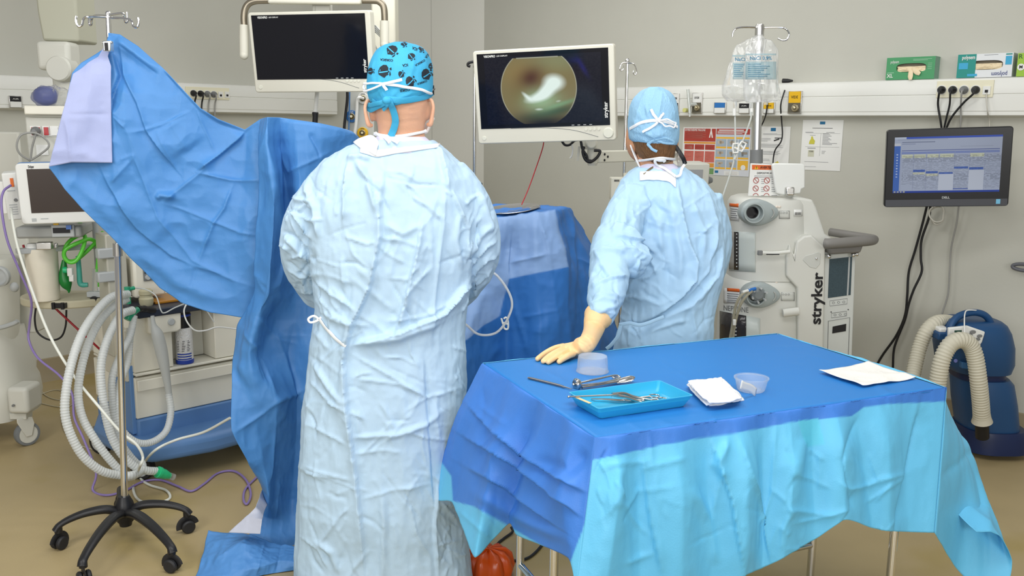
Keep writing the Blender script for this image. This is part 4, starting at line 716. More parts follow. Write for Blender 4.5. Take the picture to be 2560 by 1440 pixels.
for pts, wd in (([(935, 252), (955, 262), (968, 250)], .020), ([(968, 248), (1010, 250), (1060, 241), (1078, 234)], .020), ([(970, 250, .01), (945, 258, .016), (925, 268, .016), (932, 276, .015), (955, 262, .013), (970, 252, .01)], .014), ([(974, 250, .009), (985, 275, .008), (990, 300, .008), (986, 320, .008), (980, 340, .012)], .021), ([(972, 252, .01), (970, 264, .014), (964, 272, .014)], .010)): ribbon('cap_tie', M_cap, S, bvAll, pts, wd, .005)
p, n = hitpix(bvAll, 970, 250, .01); mb = MB(); mb.ball(p, A(.014, .01, .012), 10); mb.build('knot', M_cap, S)
for pts, wd in (([(960, 212, .012), (935, 208, .016), (912, 212, .02), (910, 222, .02), (930, 224, .017), (960, 213, .012)], .006), ([(960, 212, .010), (982, 206, .010), (1004, 200, .012)], .0085), ([(960, 212, .010), (966, 220, .012), (970, 226, .012)], .009), ([(964, 211, .007), (1000, 215, .006), (1040, 222, .006), (1076, 232, .006)], .0085)): ribbon('mask_tie', M_tie, S, bvAll, pts, wd)
for pts, wd in (([(930, 331, .008), (960, 339, .006), (1000, 340, .006), (1040, 333, .006), (1066, 326, .008)], .009), ([(928, 308, .016), (945, 328, .014), (975, 362, .012)], .009), ([(930, 330, .012), (960, 342, .012), (998, 361, .012)], .010), ([(965, 345, .012), (968, 358, .012)], .007)): ribbon('mask_tie', M_tie, S, bvAll, pts, wd)
e = at(1072, 312, YS+.06); mb = MB(); mb.rings([A(e[0]+dx, e[1]+.02, e[2]+dz)+np.array([[.012*math.cos(q)*s_, .05*math.sin(q), .028*math.sin(q+.6)*s_] for q in np.arange(16)*2*math.pi/16]) for dx, dz, s_ in ((-.01, -.004, .9), (0, 0, 1), (.008, .006, .6))]); mb.build('mask', M_tie, S)
e = at(1086, 222, YS+.09); e2 = at(1064, 248, YS+.0); mb = MB(); mb.tube(smooth_curve([e2+A(0, -.012, -.012), e2+A(.004, -.006, .006), e2+A(.012, .03, .02), e], 5), .003, 8); mb.box(e+A(-.006, .01, -.004), (.008, .012, .03)); mb.build('glasses', M_black, S)
# waist tie loop
mb = MB(); mb.tube(smooth_curve([at(x, y, YS-.10) for x, y in ((800, 800), (785, 790), (771, 797), (776, 806), (792, 802), (803, 793))], 6), .0035, 10, flat=(1, .4, A(0, -1, 0))); mb.build('waist_tie', M_tie, S)
ribbon('waist_tie', mat('tie_grey', srgb(214, 218, 218), .75), S, bvG, [(802, 800, .004), (818, 822, .004), (840, 846, .004), (864, 866, .002)], .010)
# ======== assistant at the far side of the table
T2 = thing('person', 'person in light blue gown and cap leaning one gloved hand on the table', 'person', (0, 0, 0))
YN = 3.4; mb = MB()
hd = [(226, 1620, 1655, .03), (234, 1602, 1672, .055), (255, 1586, 1686, .075), (285, 1580, 1690, .09), (320, 1578, 1690, .095), (350, 1582, 1690, .094), (375, 1588, 1686, .085), (395, 1594, 1683, .072), (412, 1600, 1682, .062), (432, 1598, 1692, .06), (450, 1580, 1720, .07), (480, 1560, 1755, .09), (540, 1540, 1780, .1), (640, 1560, 1780, .105), (740, 1580, 1765, .1), (830, 1565, 1760, .11), (900, 1570, 1765, .11)]
mb.rings([prow(y, a, b, YN, T, 36, 2.1) for y, a, b, T in hd])
fc = at(1622, 340, YN); mb.ball(fc+A(-.02, .06, -.01), A(.06, .055, .09), 14); mb.ball(fc+A(-.03, .12, -.03), A(.012, .018, .02), 8)
for px, py in ((1579, 362), (1690, 358)): mb.ball(at(px, py, YN+.01), A(.01, .02, .03), 10)
ptube(mb, [(1585, 500, 3.36, .045), (1520, 640, 3.14, .04), (1500, 770, 2.93, .028)])
ptube(mb, [(1755, 500, 3.42, .045), (1775, 620, 3.45, .04), (1740, 720, 3.62, .035), (1690, 760, 3.74, .032)])
for px in (1610, 1720): ptube(mb, [(px, 890, YN, .08), (px, 1080, YN, .055), (px, 1270, YN, .045)])
for px in (1610, 1720): g = at(px, 1280, YN); mb.ball(A(g[0], YN+.05, .04), A(.045, .12, .038), 12)
V, Fc = fuse(mb, .006, 4); body2 = mesh_obj('body', V, Fc, M_skinw, T2, 180, recalc=False); b2V, b2F = V, Fc
mb = MB()
gr = [(418, 1592, 1712, .075), (434, 1572, 1738, .085), (452, 1553, 1760, .1), (480, 1538, 1782, .118), (520, 1528, 1800, .13), (580, 1524, 1808, .138), (640, 1535, 1808, .14), (700, 1552, 1804, .138), (750, 1560, 1790, .132), (800, 1552, 1782, .13), (840, 1540, 1780, .138), (880, 1534, 1782, .145), (980, 1530, 1785, .15), (1100, 1525, 1790, .155), (1260, 1520, 1795, .16)]
mb.rings([prow(y, a, b, YN, T, 48, 2.4) for y, a, b, T in gr])
ptube(mb, [(1590, 490, 3.36, .075), (1556, 560, 3.28, .078), (1528, 628, 3.16, .075), (1560, 645, 3.13, .07), (1600, 655, 3.16, .06)], 28)
ptube(mb, [(1560, 590, 3.2, .07), (1530, 655, 3.12, .074), (1520, 715, 3.02, .064), (1508, 765, 2.93, .054), (1499, 795, 2.89, .045)], 28)
ptube(mb, [(1750, 500, 3.40, .08), (1775, 600, 3.42, .08), (1762, 700, 3.5, .065), (1720, 745, 3.62, .055), (1690, 760, 3.7, .045)])
cr = [('step', [(1692, 440), (1702, 520), (1720, 600), (1740, 650), (1737, 700), (1700, 745), (1640, 790), (1590, 815)][::-1], 30, .022), ('step', [(1808, 600), (1790, 690), (1730, 760), (1650, 800)], 26, .012), ('sharp', [(1795, 560), (1770, 680), (1690, 770)], 7, .008), ('sharp', [(1770, 480), (1790, 560), (1780, 640)], 7, .007), ('ridge', [(1730, 500), (1760, 580), (1758, 640)], 9, .007), ('sharp', [(1745, 590), (1780, 560)], 4, .005),
 ('ridge', [(1640, 470), (1680, 540), (1700, 640), (1698, 720)], 12, .010), ('ridge', [(1600, 480), (1645, 560), (1655, 640)], 12, .010), ('sharp', [(1570, 490), (1560, 560), (1545, 600)], 8, .007), ('ridge', [(1550, 520), (1535, 590)], 9, .007), ('step', [(1535, 590), (1600, 600), (1645, 640)], 16, .012), ('sharp', [(1525, 625), (1580, 618), (1620, 640), (1640, 680)], 6, .010), ('ridge', [(1480, 640), (1510, 625), (1570, 630)], 8, .008), ('sharp', [(1590, 690), (1600, 650), (1620, 640)], 5, .009), ('sharp', [(1600, 700), (1625, 690), (1650, 660)], 5, .008), ('ridge', [(1480, 690), (1500, 670), (1520, 700)], 8, -.009), ('step', [(1475, 725), (1520, 700), (1570, 690)], 12, .011), ('sharp', [(1480, 740), (1530, 735), (1560, 745)], 5, .008), ('sharp', [(1470, 765), (1510, 745), (1550, 755)], 5, .007), ('ridge', [(1480, 785), (1520, 770), (1550, 765)], 7, .007), ('sharp', [(1590, 680), (1570, 740), (1560, 770)], 6, .008),
 ('step', [(1555, 808), (1600, 812), (1660, 790)], 10, -.010), ('sharp', [(1560, 815), (1556, 870)], 6, .006), ('sharp', [(1575, 815), (1572, 870)], 5, .006), ('sharp', [(1602, 815), (1606, 865)], 5, .005), ('sharp', [(1730, 770), (1742, 850)], 5, .005), ('ridge', [(1620, 830), (1690, 805), (1720, 800)], 7, .006), ('sharp', [(1600, 740), (1650, 760), (1690, 740)], 6, .005)]
cr += rand_creases(60, (1530, 450, 1800, 860), (70, 45), (30, 110), (3, 7), (.0015, .004), 31)+rand_creases(30, (1470, 600, 1600, 800), (20, 50), (25, 70), (3, 6), (.002, .005), 32)
cr = [(k, p, w_*.8, a_*1.4) for k, p, w_, a_ in cr]
g2, (g2V, g2F) = gown('gown', M_gownB, T2, mb, cr, [((12, 12, 5), .010, 8), ((26, 26, 14), .004, 3)], .0055)
mb = MB(); mb.rings([prow(y, a, b, YN, T, 36, 2.2) for y, a, b, T in [(408, 1602, 1684, .068), (420, 1598, 1700, .076), (436, 1588, 1722, .085), (450, 1580, 1735, .09)]], cap=False); mb.build('shirt', M_scrub, T2)
bvG2 = bvh_of(g2V, g2F)
def band(name, m, parent, bv, pts, w0, w1, lift, dflt, n=22):
    p = smooth_curve([A(*q) for q in pts], 5); G = []
    for f in np.linspace(0, 1, n):
        i = f*(len(p)-1); i0 = min(int(i), len(p)-2); x, y = p[i0]*(1-i+i0)+p[i0+1]*(i-i0); w_ = w0+(w1-w0)*f; r = []
        for k in (-.5, 0, .5): h, nn = hitpix(bv, x, y+w_*k, lift); r.append(h if h is not None else at(x, y+w_*k, dflt))
        G.append(r)
    mb = MB(); mb.grid(np.array(G)); return mb.build(name, m, parent, solid=.002, smooth=60)
band('neckline', M_tie, T2, bvG2, [(1600, 442), (1640, 440), (1672, 444), (1690, 458)], 22, 26, .004, YN-.08)
# cap with gathers
mb = MB(); capr = [(219, 1622, 1652, .03), (224, 1610, 1664, .05), (234, 1596, 1678, .07), (252, 1581, 1689, .09), (280, 1573, 1694, .103), (310, 1570, 1696, .107), (335, 1571, 1696, .106), (350, 1573, 1694, .103), (358, 1578, 1690, .098)]
R_ = []
for k, (y, a, b, T) in enumerate(capr):
    r = prow(y, a, b, YN, T, 64, 2.15); s_ = (r[:, 0]-r[:, 0].mean())/np.ptp(r[:, 0]); r[:, 2] += (k/8)**3*(-s_*.012); R_.append(r)
mb.rings(R_, cap=False); mb.add(R_[0], [list(range(64))]); V, Fc = mb.arrays(); bm = bmesh.new(); me = bpy.data.meshes.new('c'); me.from_pydata(V.tolist(), [], Fc); bm.from_mesh(me); bmesh.ops.subdivide_edges(bm, edges=bm.edges, cuts=3, use_grid_fill=True, smooth=.6); bmesh.ops.recalc_face_normals(bm, faces=bm.faces); V = np.array([v.co for v in bm.verts]); bm.verts.index_update(); Fc = [[v.index for v in f.verts] for f in bm.faces]; bm.free()
N = vnormals(V, Fc); X, Yp = proj(V); k_ = (1636, 345)
cc = [('sharp', [k_, (k_[0]+dx*.5, k_[1]+dy*.5-6), (k_[0]+dx, k_[1]+dy)], 3, am*1.7) for dx, dy, am in ((-60, -20, .004), (-62, -45, .004), (-50, -75, .003), (-25, -90, .004), (0, -60, .003), (20, -60, .003), (40, -50, .004), (55, -30, .004), (58, -12, .004), (-40, -10, .003))]+[('sharp', [(1632, 224), (1600, 260), (1585, 320)], 4, .005), ('sharp', [(1640, 222), (1622, 270), (1612, 330)], 3, .004), ('sharp', [(1656, 222), (1650, 270), (1643, 300)], 4, .006), ('sharp', [(1655, 225), (1680, 260), (1690, 300)], 4, .005), ('ridge', [(1605, 240), (1625, 224), (1655, 222)], 4, .006)]
V = V+N*creases(X, Yp, cc)[:, None]; V = wrinkle(V, N, (24, 24, 14), .004, 4); cap2 = mesh_obj('cap', V, Fc, M_capB, T2, 180, solid=.001, recalc=False)
# hair below the cap
M_hair = mat('hair', srgb(120, 84, 50), .5, bump=(180, .9, 4, (1, 1, .12)), var=(60, .35))
mb = MB(); mb.rings([prow(y, a, b, YN, T, 64, 2.1) for y, a, b, T in [(346, 1577, 1692, .100), (362, 1582, 1690, .098), (378, 1587, 1687, .092), (392, 1594, 1684, .084), (402, 1601, 1681, .074), (407, 1612, 1672, .066)]]); hV, hF = mb.arrays(); N = vnormals(hV, hF); hV = wrinkle(hV, N, (120, 120, 18), .004, 2); mesh_obj('hair', hV, hF, M_hair, T2, 60)
n0 = len(V); n1 = n0+len(b2V); n2 = n1+len(hV); mixV = np.concatenate([V, b2V, hV, g2V]); mixF = Fc+[[i+n0 for i in q] for q in b2F]+[[i+n1 for i in q] for q in hF]+[[i+n2 for i in q] for q in g2F]; bvA2 = bvh_of(mixV, mixF)
for pts, wd in (([(1576, 322), (1600, 308), (1625, 302), (1644, 302), (1670, 306), (1692, 318)], .011), ([(1644, 302, .01), (1665, 300, .014), (1682, 311, .016), (1676, 319, .016), (1660, 315, .013), (1645, 303, .01)], .006), ([(1644, 302, .008), (1632, 284, .008), (1627, 275, .01)], .010), ([(1644, 302, .008), (1651, 292, .01), (1656, 284, .01)], .009), ([(1645, 304, .007), (1630, 318, .006), (1608, 331, .006)], .009)): ribbon('mask_tie', M_tie, T2, bvA2, pts, wd)
for pts, wd in (([(1637, 347, .008), (1655, 342, .012), (1675, 350, .014), (1678, 356, .014), (1660, 355, .012), (1640, 349, .008)], .008), ([(1636, 347, .008), (1622, 358, .01), (1628, 368, .012), (1642, 376, .012)], .010)): ribbon('cap_tie', M_capB, T2, bvA2, pts, wd)
for pts, wd in (([(1588, 402, .005), (1610, 399, .005), (1640, 394, .006), (1665, 394, .006), (1684, 397, .006)], .010), ([(1648, 397, .01), (1638, 396, .012), (1640, 405, .012), (1662, 426, .012), (1690, 446, .012)], .010), ([(1690, 446, .012), (1700, 440, .014), (1706, 420, .016)], .010), ([(1645, 396, .012), (1655, 396, .014), (1658, 400, .014)], .012)): ribbon('mask_tie', M_tie, T2, bvA2, pts, wd)
for pts in ([(1608, 438, .004), (1625, 424, .004), (1650, 408, .005), (1672, 402, .005)],): ribbon('necklace', mat('brown_cord', srgb(110, 96, 70), .5), T2, bvA2, pts, .008)
e = at(1583, 392, YN-.0); mb = MB(); G = np.array([[at(1576+8*u*u+22*u+v*10*(1-abs(u-.5)), 362+68*u, YN-.03+.05*v) for v in (0, .5, 1)] for u in np.linspace(0, 1, 10)]); mb.grid(G); mb.build('mask', M_tie, T2, solid=.003)
mb = MB(); P = [at(1686, 362, YN-.03), at(1697, 378, YN-.03), at(1708, 396, YN-.03), at(1713, 410, YN-.02)]; mb.tube(smooth_curve(P, 5), .008, 10, flat=(1, .3, A(0, -1, 0))); mb.build('glasses_arm', M_black, T2)
mb = MB(); G = np.array([[at(1684+18*u+12*v, 378+38*v+6*math.sin(u*5), YN-.01+.03*math.sin(u*7+v*4)) for u in np.linspace(0, 1, 10)] for v in np.linspace(0, 1, 10)]); mb.grid(G); mb.build('face_shield', M_clear, T2, solid=.001)
# gloved hand flat on the table
HT = HZ+.002
def hp(px, py, h): return onz(px, py, HT+h)
mb = MB()
wr_ = hp(1458, 872, .026); palm = [hp(1452, 868, .024), hp(1432, 872, .023), hp(1415, 872, .020)]
mb.rings([np.array([c+nrm(np.cross(A(0, 0, 1), ax))*a_*math.cos(q)+A(0, 0, 1)*b_*math.sin(q) for q in np.arange(20)*2*math.pi/20]) for c, ax, a_, b_ in ((hp(1466, 862, .034), A(-1, -.5, 0), .030, .023), (hp(1450, 869, .028), A(-1, -.42, 0), .037, .022), (hp(1432, 872, .023), A(-1, -.4, 0), .042, .018), (hp(1416, 873, .019), A(-1, -.4, 0), .042, .0145), (hp(1406, 875, .015), A(-1, -.4, 0), .036, .011))])
for pts in ([(1408, 866, .019), (1385, 872, .020), (1362, 884, .012), (1344, 897, .0065)], [(1412, 872, .020), (1390, 881, .020), (1370, 893, .012), (1358, 903, .0065)], [(1420, 878, .019), (1400, 886, .019), (1384, 896, .012), (1371, 905, .0065)], [(1432, 885, .016), (1420, 890, .016), (1408, 897, .011), (1398, 904, .0065)]):
    P = smooth_curve([hp(*p) for p in pts], 6); mb.tube(P, [.0105, .0100, .0092, .0082], 14); mb.ball(P[-1], .0082, 10); mb.ball(P[0], .0105, 10)
th_ = smooth_curve([hp(1446, 864, .016), hp(1424, 866, .011), hp(1404, 872, .009), hp(1388, 880, .0085)], 6); mb.tube(th_, [.012, .0105, .009, .008], 14); mb.ball(th_[-1], .0085, 8)
fa = [np.append(hp(1452, 868, .028), .031), np.append(hp(1468, 858, .045), .0285), np.append(at(1482, 830, 2.84), .032), np.append(at(1489, 806, 2.88), .040), np.append(at(1495, 794, 2.90), .047), np.append(at(1497, 786, 2.915), .048)]
C_ = smooth_curve(fa, 6); mb.tube(C_[:, :3], list(C_[:, 3]), 24)
V, Fc = fuse(mb, .0026, 3); N = vnormals(V, Fc); X, Yp = proj(V)
V = V+N*creases(X, Yp, [('sharp', [(1440, 852), (1460, 862), (1470, 880)], 3, -.002), ('sharp', [(1448, 848), (1468, 858), (1478, 874)], 3, -.002), ('sharp', [(1454, 838), (1476, 846), (1492, 850)], 3, .0015), ('sharp', [(1468, 800), (1500, 812), (1522, 826)], 3, -.0015), ('sharp', [(1420, 862), (1395, 872)], 3, .0012), ('sharp', [(1425, 868), (1402, 882)], 3, .0012)])[:, None]
mesh_obj('glove', V, Fc, mat('surgical_glove', srgb(240, 200, 146), .5, bump=(90, .12, 3)), T2, 180, recalc=False)
# waist tie
for pts in ([(1548, 812), (1575, 808), (1605, 812), (1660, 792)], [(1552, 812), (1545, 840), (1528, 862), (1516, 872)]):
    mb = MB(); mb.tube(smooth_curve([at(x, y, YN-.155) for x, y in pts], 6), .007, 10, flat=(1, .25, A(0, -1, 0))); mb.build('waist_tie', M_gownB, T2)
# ---------------------------------------------------------------- stand with the drape hung on it
hub = onz(316, 1332, 0); YP = hub[1]
t = thing('drip_stand', 'tall chrome drip stand on five black castors, left foreground, carrying the big blue drape', 'drip stand', (0, 0, 0))
top = at(270, 34, YP+.0); jnt = at(294, 622, YP); bot = hub+A(0, 0, .07)
mb = MB(); mb.cyl(bot, jnt, .0125, n=24); mb.build('outer_pole', M_chrome, t)
mb = MB(); mb.cyl(jnt-A(0, 0, .05), top, .0085, n=24); mb.ball(top, .0095, 10); mb.build('inner_pole', M_chrome, t)
mb = MB(); mb.cyl(jnt-(jnt-bot)*.025, jnt+(jnt-bot)*.02, .0165, n=24); mb.build('collar', M_steel, t)
for pts in ([(268, 43, 0), (225, 42, -.05), (210, 46, -.06), (205, 62, -.065), (196, 66, -.07), (190, 52, -.07), (191, 40, -.07)], [(270, 44, 0), (312, 46, -.05), (328, 52, -.06), (333, 65, -.065), (342, 68, -.07), (347, 56, -.07), (345, 44, -.07)], [(268, 40, 0), (238, 39, .06), (229, 48, .07), (228, 62, .075), (223, 60, .08), (223, 40, .08)], [(270, 38, 0), (305, 33, .06), (310, 42, .07), (313, 55, .075), (319, 52, .08), (318, 30, .08)]):
    mb = MB(); mb.tube(smooth_curve([at(x, y, YP+d) for x, y, d in pts], 6), .004, 10); mb.build('hook', M_chrome, t)
mb = MB(); mb.lathe([(.001, 0), (.03, 0), (.036, .02), (.038, .05), (.032, .075), (.02, .1), (.016, .1)], hub+A(0, 0, .05), n=28); mb.lathe([(.001, 0), (.022, 0), (.026, .02)], hub+A(0, 0, .032)); mb.build('hub', M_black, t)
for px, py in ((150, 1372), (470, 1330), (432, 1428), (212, 1462), (306, 1275)):
    w0 = onz(px, py, 0); d = nrm((w0-hub)*A(1, 1, 0)); e = w0+A(0, 0, .085); sd = np.cross(d, (0, 0, 1))
    mb = MB(); P = smooth_curve([hub+d*.015+A(0, 0, .085), hub*.72+w0*.28+A(0, 0, .112), hub*.42+w0*.58+A(0, 0, .116), hub*.17+w0*.83+A(0, 0, .106), e-d*.004+A(0, 0, .006), e+d*.012+A(0, 0, -.012)], 6); mb.tube(P, [.024, .022, .018, .015, .016], 14, flat=(1, .72, A(0, 0, 1))); mb.cyl(e+A(0, 0, -.02), e+A(0, 0, .004), .014); lg = mb.build('leg', M_black, t, smooth=50)
    ax = nrm(sd*.8+d*.5); c = w0+A(0, 0, .0255); Mx = frame((0, 0, 0), np.cross((0, 0, 1), ax), z=ax)
    mb = MB()
    for s_ in (-1, 1): mb.lathe([(.004, -.009), (.02, -.009), (.0252, -.004), (.0252, .004), (.02, .009), (.004, .009)], c+ax*s_*.0135, np.array(Mx)[:3, :3], 24)
    mb.cyl(c-ax*.022, c+ax*.022, .005); a = np.linspace(-.3, 3.0, 14); dd = np.cross(ax, (0, 0, 1)); mb.tube([c+dd*math.cos(q)*.03+A(0, 0, 1)*math.sin(q)*.03 for q in a], .006, 8, flat=(2.2, .5, ax)); mb.build('castor', M_rubber, lg)
# ---- big drape
D = thing('surgical_drape', 'large blue surgical drape hung from the drip stand and falling to the floor', 'drape', (0, 0, 0))
Yd = YP-.03
topA = [(270, 82, Yd), (300, 86, Yd), (345, 115, Yd), (405, 168, Yd-.02), (455, 222, Yd-.03), (500, 270, Yd-.02), (545, 298, Yd), (612, 324, Yd+.03), (650, 298, Yd+.02), (668, 293, Yd)]
botA = [(122, 420, Yd-.12), (165, 474, Yd-.10), (205, 518, Yd-.08), (290, 600, Yd-.04), (345, 660, Yd-.02), (400, 718, Yd), (455, 755, Yd), (530, 780, Yd), (600, 794, Yd), (668, 800, Yd)]
lefA = [(270, 82, Yd), (262, 125, Yd-.02), (205, 160, Yd-.06), (182, 185, Yd-.08), (160, 280, Yd-.11), (122, 420, Yd-.12)]
rigA = [(668, 293, Yd), (672, 450, Yd-.02), (672, 620, Yd-.01), (668, 800, Yd)]
G = pxgrid(coons(topA, botA, lefA, rigA, 180, 200))
crA = [('step', [(283, 130), (300, 190), (278, 250), (280, 290)], 24, -.02), ('ridge', [(288, 95), (330, 130), (400, 180)], 12, .02), ('sharp', [(290, 110), (340, 145), (400, 190)], 6, -.008), ('step', [(300, 120), (310, 190), (345, 260), (368, 330), (440, 430)], 20, .018), ('plane', [(310, 180), (318, 320), (370, 440)], 26, .012),
 ('sharp', [(282, 290), (310, 260)], 5, .006), ('sharp', [(282, 290), (318, 322)], 5, .007), ('sharp', [(300, 400), (340, 385)], 5, .006), ('sharp', [(318, 333), (366, 325), (400, 313), (480, 275)], 4, .006), ('sharp', [(320, 330), (340, 400), (395, 540), (480, 650), (560, 690), (650, 725)], 6, .008), ('step', [(245, 408), (275, 465), (345, 570), (430, 640), (490, 668)], 20, .010), ('sharp', [(275, 460), (325, 405), (342, 385)], 5, .008), ('sharp', [(390, 325), (440, 430)], 4, .005), ('sharp', [(490, 275), (540, 385)], 4, .006), ('sharp', [(400, 510), (490, 440), (540, 395)], 10, .012), ('step', [(490, 430), (545, 390), (600, 345), (615, 325)], 22, .020), ('sharp', [(490, 432), (580, 450), (655, 452)], 5, .009), ('sharp', [(585, 450), (560, 520), (535, 555), (490, 665)], 5, .010), ('sharp', [(395, 505), (470, 530), (535, 555), (600, 580), (660, 590)], 5, .008), ('ridge', [(390, 500), (400, 488), (440, 490)], 8, .016), ('sharp', [(490, 665), (560, 685)], 5, .006), ('plane', [(560, 340), (590, 450), (640, 520)], 50, -.012), ('ridge', [(160, 430), (230, 490), (300, 560)], 16, .010), ('ridge', [(300, 470), (340, 520), (420, 600)], 40, .018), ('plane', [(420, 300), (470, 380)], 60, .015), ('ridge', [(345, 620), (440, 700), (560, 750)], 18, .010), ('sharp', [(488, 668), (480, 720)], 5, -.005)]
sheet('drape_sheet', G, M_drape, D, crA, [((3.5, 3.5, 3.5), .035, 2), ((12, 12, 12), .0035, 5)], C_BLUE, [], fade=(3, 0, 0, 8))
lav = coons([(262, 106, Yd-.03), (276, 112, Yd-.045)], [(122, 417, Yd-.13), (178, 406, Yd-.115), (281, 407, Yd-.075)], [(262, 106, Yd-.03), (246, 142, Yd-.04), (182, 184, Yd-.088), (152, 300, Yd-.118), (122, 417, Yd-.13)], [(276, 112, Yd-.045), (268, 140, Yd-.05), (277, 165, Yd-.055), (278, 290, Yd-.065), (281, 407, Yd-.075)], 90, 50)
lav[..., 2] -= .02
sheet('reinforced_panel', pxgrid(lav), M_drape, D, [('sharp', [(158, 286), (277, 286)], 3, -.003), ('sharp', [(160, 290), (172, 340), (178, 405)], 4, .005), ('ridge', [(265, 120), (230, 230), (170, 390)], 26, .006)], [((8, 8, 8), .008, 3)], C_LAV, solid=.002)
# falling part
rows = [[(655, 296, .03), (668, 293, -.03), (700, 294, 0), (745, 300, .0), (800, 308, .0), (850, 319, .02), (880, 328, .05), (897, 343, .08)],
 [(652, 370, .02), (668, 360, -.04), (700, 370, .03), (745, 380, -.01), (800, 385, .0), (850, 390, .03), (890, 395, .05), (930, 400, .08)],
 [(655, 480, .0), (685, 480, -.05), (715, 480, .04), (750, 470, -.01), (800, 470, .02), (850, 470, .03), (900, 470, .05), (940, 470, .08)],
 [(648, 600, .0), (682, 600, -.06), (715, 600, .05), (750, 600, .02), (800, 600, .05), (850, 600, .06), (900, 600, .08), (940, 600, .1)],
 [(642, 720, .0), (668, 735, -.06), (690, 720, -.03), (740, 700, .04), (790, 700, .06), (840, 700, .08), (890, 700, .1), (930, 700, .1)],
 [(600, 800, .03), (645, 790, -.04), (690, 800, .04), (740, 800, .05), (790, 800, .05), (840, 800, .06), (890, 800, .08), (930, 800, .1)],
 [(582, 870, .02), (622, 880, -.05), (660, 895, .0), (720, 880, .05), (770, 880, .03), (830, 880, .05), (880, 880, .08), (920, 880, .1)],
 [(580, 960, -.04), (640, 985, -.04), (692, 1000, -.03), (740, 975, .04), (780, 970, .03), (830, 970, .05), (880, 970, .08), (920, 970, .1)],
 [(578, 1075, -.07), (645, 1075, -.04), (695, 1085, .0), (740, 1085, .05), (780, 1085, .05), (830, 1085, .05), (880, 1085, .08), (920, 1085, .1)],
 [(620, 1155, -.05), (660, 1165, -.03), (690, 1175, .01), (735, 1175, .06), (775, 1175, .05), (820, 1175, .05), (870, 1175, .08), (910, 1175, .1)],
 [(653, 1222, .03), (672, 1240, -.02), (690, 1250, .02), (728, 1250, .06), (765, 1250, .05), (810, 1250, .05), (860, 1250, .08), (900, 1250, .1)],
 [(640, 1275, .03), (668, 1295, .02), (700, 1300, .03), (725, 1310, .03), (750, 1320, .03), (800, 1320, .05), (850, 1320, .08), (890, 1320, .1)],
 [(622, 1345, -.02), (655, 1362, -.03), (690, 1372, -.03), (715, 1382, -.03), (745, 1388, -.02), (800, 1388, .0), (850, 1388, .04), (890, 1388, .06)]]
Yh = Yd-.06
C = np.array([[(x, y, Yh+d*1.5) for x, y, d in r] for r in rows]); GB = interp_grid(C, 320, 150, .55)
crB = [('sharp', [(668, 295), (655, 480), (648, 640), (640, 720)], 6, .012), ('sharp', [(690, 330), (700, 480), (712, 600), (705, 700), (690, 745)], 10, .012), ('sharp', [(660, 740), (650, 690), (665, 720)], 5, .008), ('step', [(770, 330), (795, 380), (800, 400)], 14, -.010), ('sharp', [(690, 330), (720, 430), (830, 378)], 5, .006), ('sharp', [(605, 815), (640, 880), (668, 965)], 5, .008), ('sharp', [(583, 1083), (640, 1045), (692, 1003), (740, 985), (770, 970)], 5, .011), ('sharp', [(692, 1003), (680, 1150), (668, 1225)], 6, .010), ('sharp', [(690, 820), (715, 900), (740, 985)], 6, .009), ('sharp', [(625, 850), (660, 900), (690, 1000)], 5, .006), ('ridge', [(600, 900), (630, 960), (640, 1010)], 14, .010), ('ridge', [(640, 860), (650, 900), (668, 960)], 10, -.012), ('sharp', [(700, 1200), (690, 1300)], 6, .008), ('sharp', [(690, 840), (770, 840)], 5, .004), ('sharp', [(640, 790), (700, 850), (745, 860)], 5, .006)]
sheet('hanging_panel', pxgrid(GB), M_drape, D, crB, [((5, 5, 3), .02, 7), ((14, 14, 8), .006, 5)], C_BLUE, [], fade=(3, 0, 0, 0))
# on the floor: pale underside and a folded corner
Gp = pxgrid(coons([(655, 1225, Yh+.05), (668, 1260, Yh+.0)], [(570, 1331, 3.0), (650, 1335, 2.97)], [(655, 1225, Yh+.05), (640, 1268, 3.04), (570, 1331, 3.0)], [(668, 1260, Yh), (655, 1300, 2.99), (650, 1335, 2.97)], 40, 24))
sheet('hem_underside', Gp, M_drape, D, [], [((12, 12, 12), .006, 3)], srgb(186, 190, 204))
def fl(px, py, h): return onz(px, py, max(h, .004))
rowsC = [[fl(521, 1325, .07), fl(565, 1330, .06), fl(610, 1335, .06), fl(660, 1348, .055), fl(710, 1362, .05), fl(760, 1372, .04)],
 [fl(516, 1350, .05), fl(560, 1360, .07), fl(612, 1362, .085), fl(662, 1372, .06), fl(708, 1382, .045), fl(760, 1390, .04)],
 [fl(508, 1385, .03), fl(555, 1395, .05), fl(612, 1395, .06), fl(660, 1400, .05), fl(704, 1402, .035), fl(755, 1405, .03)],
 [fl(498, 1412, .015), fl(550, 1425, .03), fl(610, 1425, .035), fl(656, 1420, .03), fl(695, 1418, .02), fl(750, 1415, .02)],
 [fl(486, 1450, .005), fl(545, 1462, .006), fl(605, 1450, .006), fl(650, 1440, .005), fl(690, 1432, .005), fl(745, 1425, .005)]]
GC = interp_grid(np.array(rowsC), 80, 110, .6)
sheet('floor_fold', GC, M_drape, D, [('sharp', [(528, 1410), (600, 1360), (640, 1340)], 5, .006), ('sharp', [(665, 1345), (640, 1440)], 5, .006), ('sharp', [(705, 1350), (690, 1430)], 5, -.006)], [((14, 14, 14), .01, 2)], srgb(80, 138, 200))
